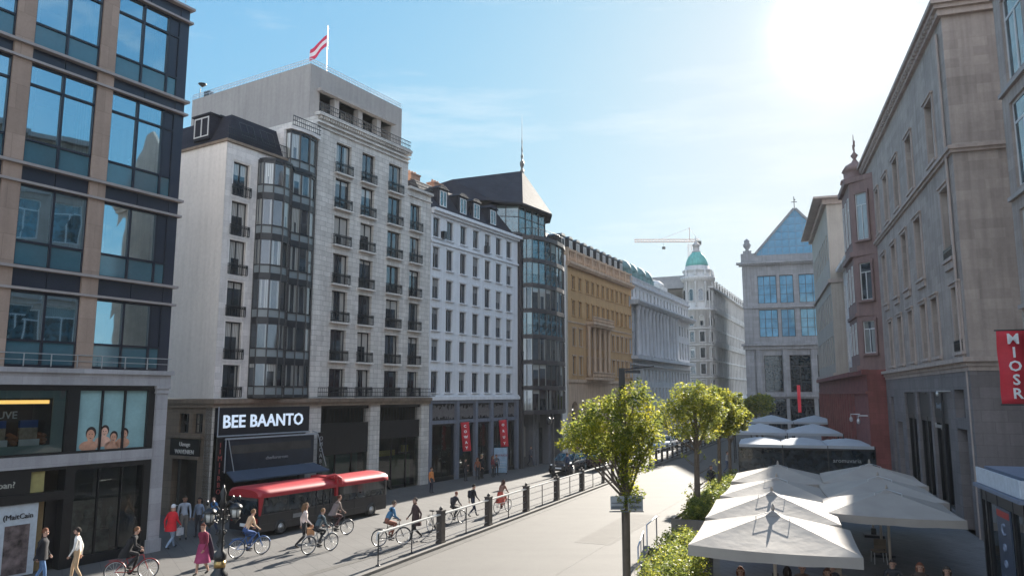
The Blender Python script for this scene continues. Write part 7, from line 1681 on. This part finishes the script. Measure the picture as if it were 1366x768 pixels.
person('rider in dark clothes with reddish hair on the small bicycle', -2.75, 37.4, 40, 'cycle', (.035, .035, .045), (.03, .03, .035), 'light', (.22, .07, .04), 'short', True, s=.84, extras=(('backpack', (.04, .04, .05)),), group=PV)
person('person in black jacket walking beyond the riders by the shade edge', -2.0, 39.3, 60, 'walk', (.015, .015, .02), (.03, .04, .07), 'light', (.02, .015, .01), s=.95, extras=(('backpack', (.02, .02, .03)),), group=PV)
bicycle('bicycle of the rider in the patterned dress', -.5, 41.0, 35, (.35, .06, .04), .95)
person('rider in patterned brown and red dress by the third thick post', -.5, 41.0, 35, 'cycle', (.28, .16, .12), (.5, .08, .04), 'light', (.08, .04, .03), 'long', True, s=.93, extras=(('skirt', (.50, .08, .05), .55),), group=PV)
person('person in orange jacket standing at the stone pier', -5.1, 48.6, 120, 'stand', (.62, .22, .06), (.03, .03, .05), 'light', (.1, .05, .03), s=.93, group='people in front of the shops')
person('person in long black coat by the blue sign board', -2.25, 57.0, 100, 'stand', (.015, .015, .018), (.02, .02, .02), 'light', (.3, .2, .1), s=1.0, extras=(('coat', (.015, .015, .02), .5),), group='people in front of the shops')
# people outside the white building (cafe)
dd, nn_ = D(31), Vector((D(31).y, -D(31).x, 0)); base = Vector((-5.9, 53.57, 0))
cl = ['brown haired guest in dark top, first at the shop front under the banner', 'guest in rust coloured top at the shop front', 'guest in black top third along the shop front', 'guest in wine red top at the shop front', 'guest in grey top last along the shop front']
cc = [(.04, .03, .03), (.25, .09, .05), (.02, .02, .025), (.16, .03, .04), (.12, .12, .14)]
for i in range(5):
    p_ = base + dd * (2.7 + i * 1.05) + nn_ * (1.35 + .35 * (i % 2)); person(cl[i], p_.x, p_.y, 120 + 40 * (i % 3), 'stand' if i % 2 else 'phone', cc[i], (.03, .03, .04), ['light', 'tan'][i % 2], (.12 if i % 2 else .04, .05, .03), 'long' if i % 2 else 'short', bool(i % 2), s=.93, group='people in front of the shops')
person('dark dressed person standing in the road beside the slim tree', 12.6, 48.6, 200, 'stand', (.015, .015, .02), (.02, .02, .02), 'light', (.02, .02, .02), s=1.0, extras=(('coat', (.015, .015, .02), .6),), group='people by the far trees')
person('pale dressed person walking beyond the farthest planter end', 16.9, 60.3, 120, 'walk', (.35, .33, .32), (.1, .12, .18), 'light', (.1, .05, .03), s=1.0, group='people by the far trees')
person('person in grey by the round fronted building entrance', 1.6, 66.2, 140, 'walk', (.1, .1, .12), (.05, .05, .07), 'light', (.05, .03, .02), s=1.0, group='people in front of the shops')
person('person in dark blue beside the slender grey lamp column', 4.2, 58.6, 30, 'walk2', (.03, .05, .1), (.03, .03, .04), 'light', (.05, .03, .02), s=1.0, group='people in front of the shops')
# cafe guests seated under the umbrellas with chairs and tables
def chair(x, y, az, label):
    t = thing('cafe_chair', label, 'chair', (x, y, 0), R(90 - az), 'cafe chairs under the umbrellas')
    if 'chair' not in WC:
        WC['chair'] = [('seat', MB().box(-.22, .22, -.22, .22, .42, .46).mesh('seat', P['stone_brown'])), ('backrest', MB().box(-.25, -.21, -.21, .21, .55, .9).box(-.24, -.22, -.2, -.17, .44, .9).mesh('backrest', P['stone_brown']))] + [('leg', MB().tube([(a * .2, b_ * .2, .42), (a * .23, b_ * .22, 0)], .016, 5).mesh('leg', P['steel'])) for a in (-1, 1) for b_ in (-1, 1)]
    for nm, me in WC['chair']: link(nm, me, t)
def table(x, y, label):
    t = thing('cafe_table', label, 'table', (x, y, 0), 0, 'cafe tables under the umbrellas'); MB().lathe([(.02, .71), (.38, .715), (.38, .74), (.02, .745)], 20).build('tabletop', P['steel'], t); MB().tube([(0, 0, 0), (0, 0, .71)], .03, 6).lathe([(.22, 0), (.2, .02), (.03, .05)], 12).build('pedestal', P['dark_metal'], t)
gs = [(6.55, 22.4, 200, 'reddish haired guest seated beneath the nearest umbrella', (.10, .06, .05), (.14, .045, .02), 'long', 1), (7.85, 22.3, 20, 'dark haired guest in black at the table under the nearest umbrella', (.02, .02, .025), (.02, .012, .01), 'long', 1),
      (8.45, 22.75, 200, 'guest in brown next to the guest in black', (.12, .08, .06), (.03, .02, .015), 'short', 0), (8.95, 22.2, 200, 'guest in dark red third at the umbrella table', (.12, .03, .03), (.09, .035, .02), 'long', 1), (9.35, 22.9, 160, 'guest in charcoal at the end of the umbrella table', (.05, .05, .055), (.05, .025, .015), 'short', 0),
      (11.35, 23.3, 200, 'small dark haired guest left of the umbrella pole in the shade', (.03, .03, .035), (.02, .012, .01), 'short', 0), (11.95, 22.9, 200, 'auburn haired guest in front of the umbrella pole in the shade', (.06, .04, .03), (.16, .05, .025), 'long', 1), (12.45, 22.4, 200, 'dark guest seated furthest to the shop side', (.025, .025, .03), (.03, .02, .015), 'long', 1)]
gs[5] = gs[5][:3] + ('small dark haired guest seated in the shade beside the umbrella pole',) + gs[5][4:]
for i, (x, y, a, lb, tp, hr_, hs_, fm_) in enumerate(gs):
    person(lb, x, y, a, 'sit', tp, (.03, .03, .04), 'light', hr_, hs_, bool(fm_), s=1.0, group='guests under the umbrellas')
    chair(x, y, a, 'cafe chair occupied by the ' + ['reddish haired guest', 'guest in black', 'guest in brown', 'guest in dark red', 'guest in charcoal', 'small dark haired guest', 'auburn haired guest', 'dark guest by the shop side'][i])
for i, (x, y, lb) in enumerate(((6.3, 21.75, 'cafe table of the reddish haired guest'), (8.3, 21.9, 'cafe table beneath the nearest umbrella between seated guests'), (11.6, 22.5, 'cafe table in the shade'), (5.4, 22.4, 'small cafe table at the planter corner'))): table(x, y, lb)
for x, y, a, lb in ((5.1, 22.0, 60, 'empty steel legged chair beside the short planter'), (5.2, 22.9, 120, 'empty chair at the small table by the planter'), (10.4, 25.0, 40, 'empty chair between the two umbrella rows'), (13.6, 28.9, 10, 'lone dark chair by the shop front')): chair(x, y, a, lb)
# ------------------------------------------------------------------ camera, sun, sky
SUN_AZ, SUN_EL = 24.9, 25.0
cam = bpy.data.cameras.new('camera'); co = bpy.data.objects.new('camera', cam); COL.objects.link(co)
cam.sensor_width = 36; cam.lens = 36 * 1000 / 1366; cam.clip_end = 4000; cam.clip_start = .1
co.location = (0, 0, 6.2); co.rotation_euler = (math.pi / 2 + math.atan(.141), 0, 0); scene.camera = co
sl = bpy.data.lights.new('sun', 'SUN'); sl.energy = 2.8; sl.angle = R(.6); sl.color = (1.0, .93, .82)
so = bpy.data.objects.new('sun', sl); COL.objects.link(so)
sd = Vector((math.sin(R(SUN_AZ)) * math.cos(R(SUN_EL)), math.cos(R(SUN_AZ)) * math.cos(R(SUN_EL)), math.sin(R(SUN_EL))))
so.rotation_euler = sd.to_track_quat('Z', 'Y').to_euler(); so.location = sd * 100
w = bpy.data.worlds.new('World'); scene.world = w; w.use_nodes = True; nt = w.node_tree
bg = nt.nodes['Background']; out = nt.nodes['World Output']
sky = N(nt, 'ShaderNodeTexSky', sky_type='NISHITA'); sky.sun_disc = False; sky.sun_elevation = R(SUN_EL); sky.sun_rotation = R(SUN_AZ); sky.air_density = 1.0; sky.dust_density = .6; sky.ozone_density = 2.0; sky.altitude = 100
SKY = .055
def VM(op, a, b=None):
    n = N(nt, 'ShaderNodeVectorMath', operation=op)
    for i, v in enumerate((a, b)):
        if v is None: continue
        if isinstance(v, tuple): n.inputs[i].default_value = v
        else: nt.links.new(v, n.inputs[i])
    return n.outputs[0]
sk = VM('MULTIPLY', sky.outputs[0], (.46, 1.12, 2.9)); sk = VM('DIVIDE', sk, VM('ADD', VM('MULTIPLY', sk, (.262, .308, .325)), (1, 1, 1)))
# thin high cloud wisps
tc = N(nt, 'ShaderNodeTexCoord'); mp = N(nt, 'ShaderNodeMapping'); mp.inputs['Scale'].default_value = (1.2, 3.0, 9.0); mp.inputs['Rotation'].default_value = (0, 0, R(20)); nt.links.new(tc.outputs['Generated'], mp.inputs[0])
no = N(nt, 'ShaderNodeTexNoise', ins={'Scale': 1.5, 'Detail': 8.0, 'Roughness': .62}); nt.links.new(mp.outputs[0], no.inputs['Vector'])
cf = ramp(nt, no.outputs[0], [(.50, (0, 0, 0)), (.74, (.6, .6, .6))])
c = mixc(nt, cf, sk, (1, 1, 1)); 
for n_ in nt.nodes:
    if n_.bl_idname == 'ShaderNodeMix': n_.inputs[7].default_value = (3.0, 3.2, 3.3, 1)
# unseen bright broken cloud, added behind the viewer to lift light on shaded facades
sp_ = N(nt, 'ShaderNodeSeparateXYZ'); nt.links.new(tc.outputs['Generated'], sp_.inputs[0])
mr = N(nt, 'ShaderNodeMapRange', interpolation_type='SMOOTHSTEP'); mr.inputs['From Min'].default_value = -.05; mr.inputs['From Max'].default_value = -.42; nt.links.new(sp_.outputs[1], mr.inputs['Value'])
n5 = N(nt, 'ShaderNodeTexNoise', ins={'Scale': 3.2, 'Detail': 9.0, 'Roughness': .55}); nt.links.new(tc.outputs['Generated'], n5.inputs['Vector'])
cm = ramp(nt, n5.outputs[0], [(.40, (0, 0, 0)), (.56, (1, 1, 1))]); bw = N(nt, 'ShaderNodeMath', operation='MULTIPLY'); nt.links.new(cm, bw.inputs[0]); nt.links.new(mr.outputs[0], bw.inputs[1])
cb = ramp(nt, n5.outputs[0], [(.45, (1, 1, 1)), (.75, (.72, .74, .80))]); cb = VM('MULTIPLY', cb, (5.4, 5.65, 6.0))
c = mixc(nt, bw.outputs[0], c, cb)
# aureole around the sun (forward scattering in thin haze)
dt = N(nt, 'ShaderNodeVectorMath', operation='DOT_PRODUCT'); dt.inputs[1].default_value = sd; nt.links.new(tc.outputs['Generated'], dt.inputs[0])
mx0 = N(nt, 'ShaderNodeMath', operation='MAXIMUM'); mx0.inputs[1].default_value = 0; nt.links.new(dt.outputs['Value'], mx0.inputs[0])
last = c
for pw, amt, col in ((300, .5, (1.0, 1.0, 1.0)), (900, 3.5, (1.0, .98, .95)), (2000, 80.0, (1.0, .96, .9))):
    p_ = N(nt, 'ShaderNodeMath', operation='POWER'); p_.inputs[1].default_value = pw; nt.links.new(mx0.outputs[0], p_.inputs[0])
    vm = N(nt, 'ShaderNodeVectorMath', operation='SCALE'); vm.inputs[0].default_value = mul_ = tuple(v * amt for v in col); nt.links.new(p_.outputs[0], vm.inputs['Scale'])
    ad = N(nt, 'ShaderNodeVectorMath', operation='ADD'); nt.links.new(last, ad.inputs[0]); nt.links.new(vm.outputs[0], ad.inputs[1]); last = ad.outputs[0]
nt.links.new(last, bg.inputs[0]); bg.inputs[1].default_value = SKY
HAZE = True
if HAZE:
    hz = MB().box(-130, 130, -20, 300, -1.2, 75).build('haze', None, kind='stuff'); hz.data.materials.clear()
    m = bpy.data.materials.new('haze_air'); m.use_nodes = True; t_ = m.node_tree; t_.nodes.clear()
    o_ = t_.nodes.new('ShaderNodeOutputMaterial'); v_ = t_.nodes.new('ShaderNodeVolumePrincipled'); v_.inputs['Color'].default_value = (.86, .93, 1.0, 1); v_.inputs['Density'].default_value = .00013; v_.inputs['Anisotropy'].default_value = .3
    t_.links.new(v_.outputs[0], o_.inputs['Volume']); hz.data.materials.append(m)
vs_ = scene.view_settings; vs_.view_transform = 'Standard'; vs_.look = 'None'; vs_.exposure = 2.6; vs_.gamma = 1; vs_.use_curve_mapping = False
cy = scene.cycles; scene.render.engine = 'CYCLES'; cy.use_denoising = True; cy.max_bounces = 7; cy.diffuse_bounces = 5; cy.glossy_bounces = 3; cy.transparent_max_bounces = 12; cy.transmission_bounces = 3; cy.volume_bounces = 0; cy.sample_clamp_indirect = 6; cy.caustics_reflective = False; cy.caustics_refractive = False
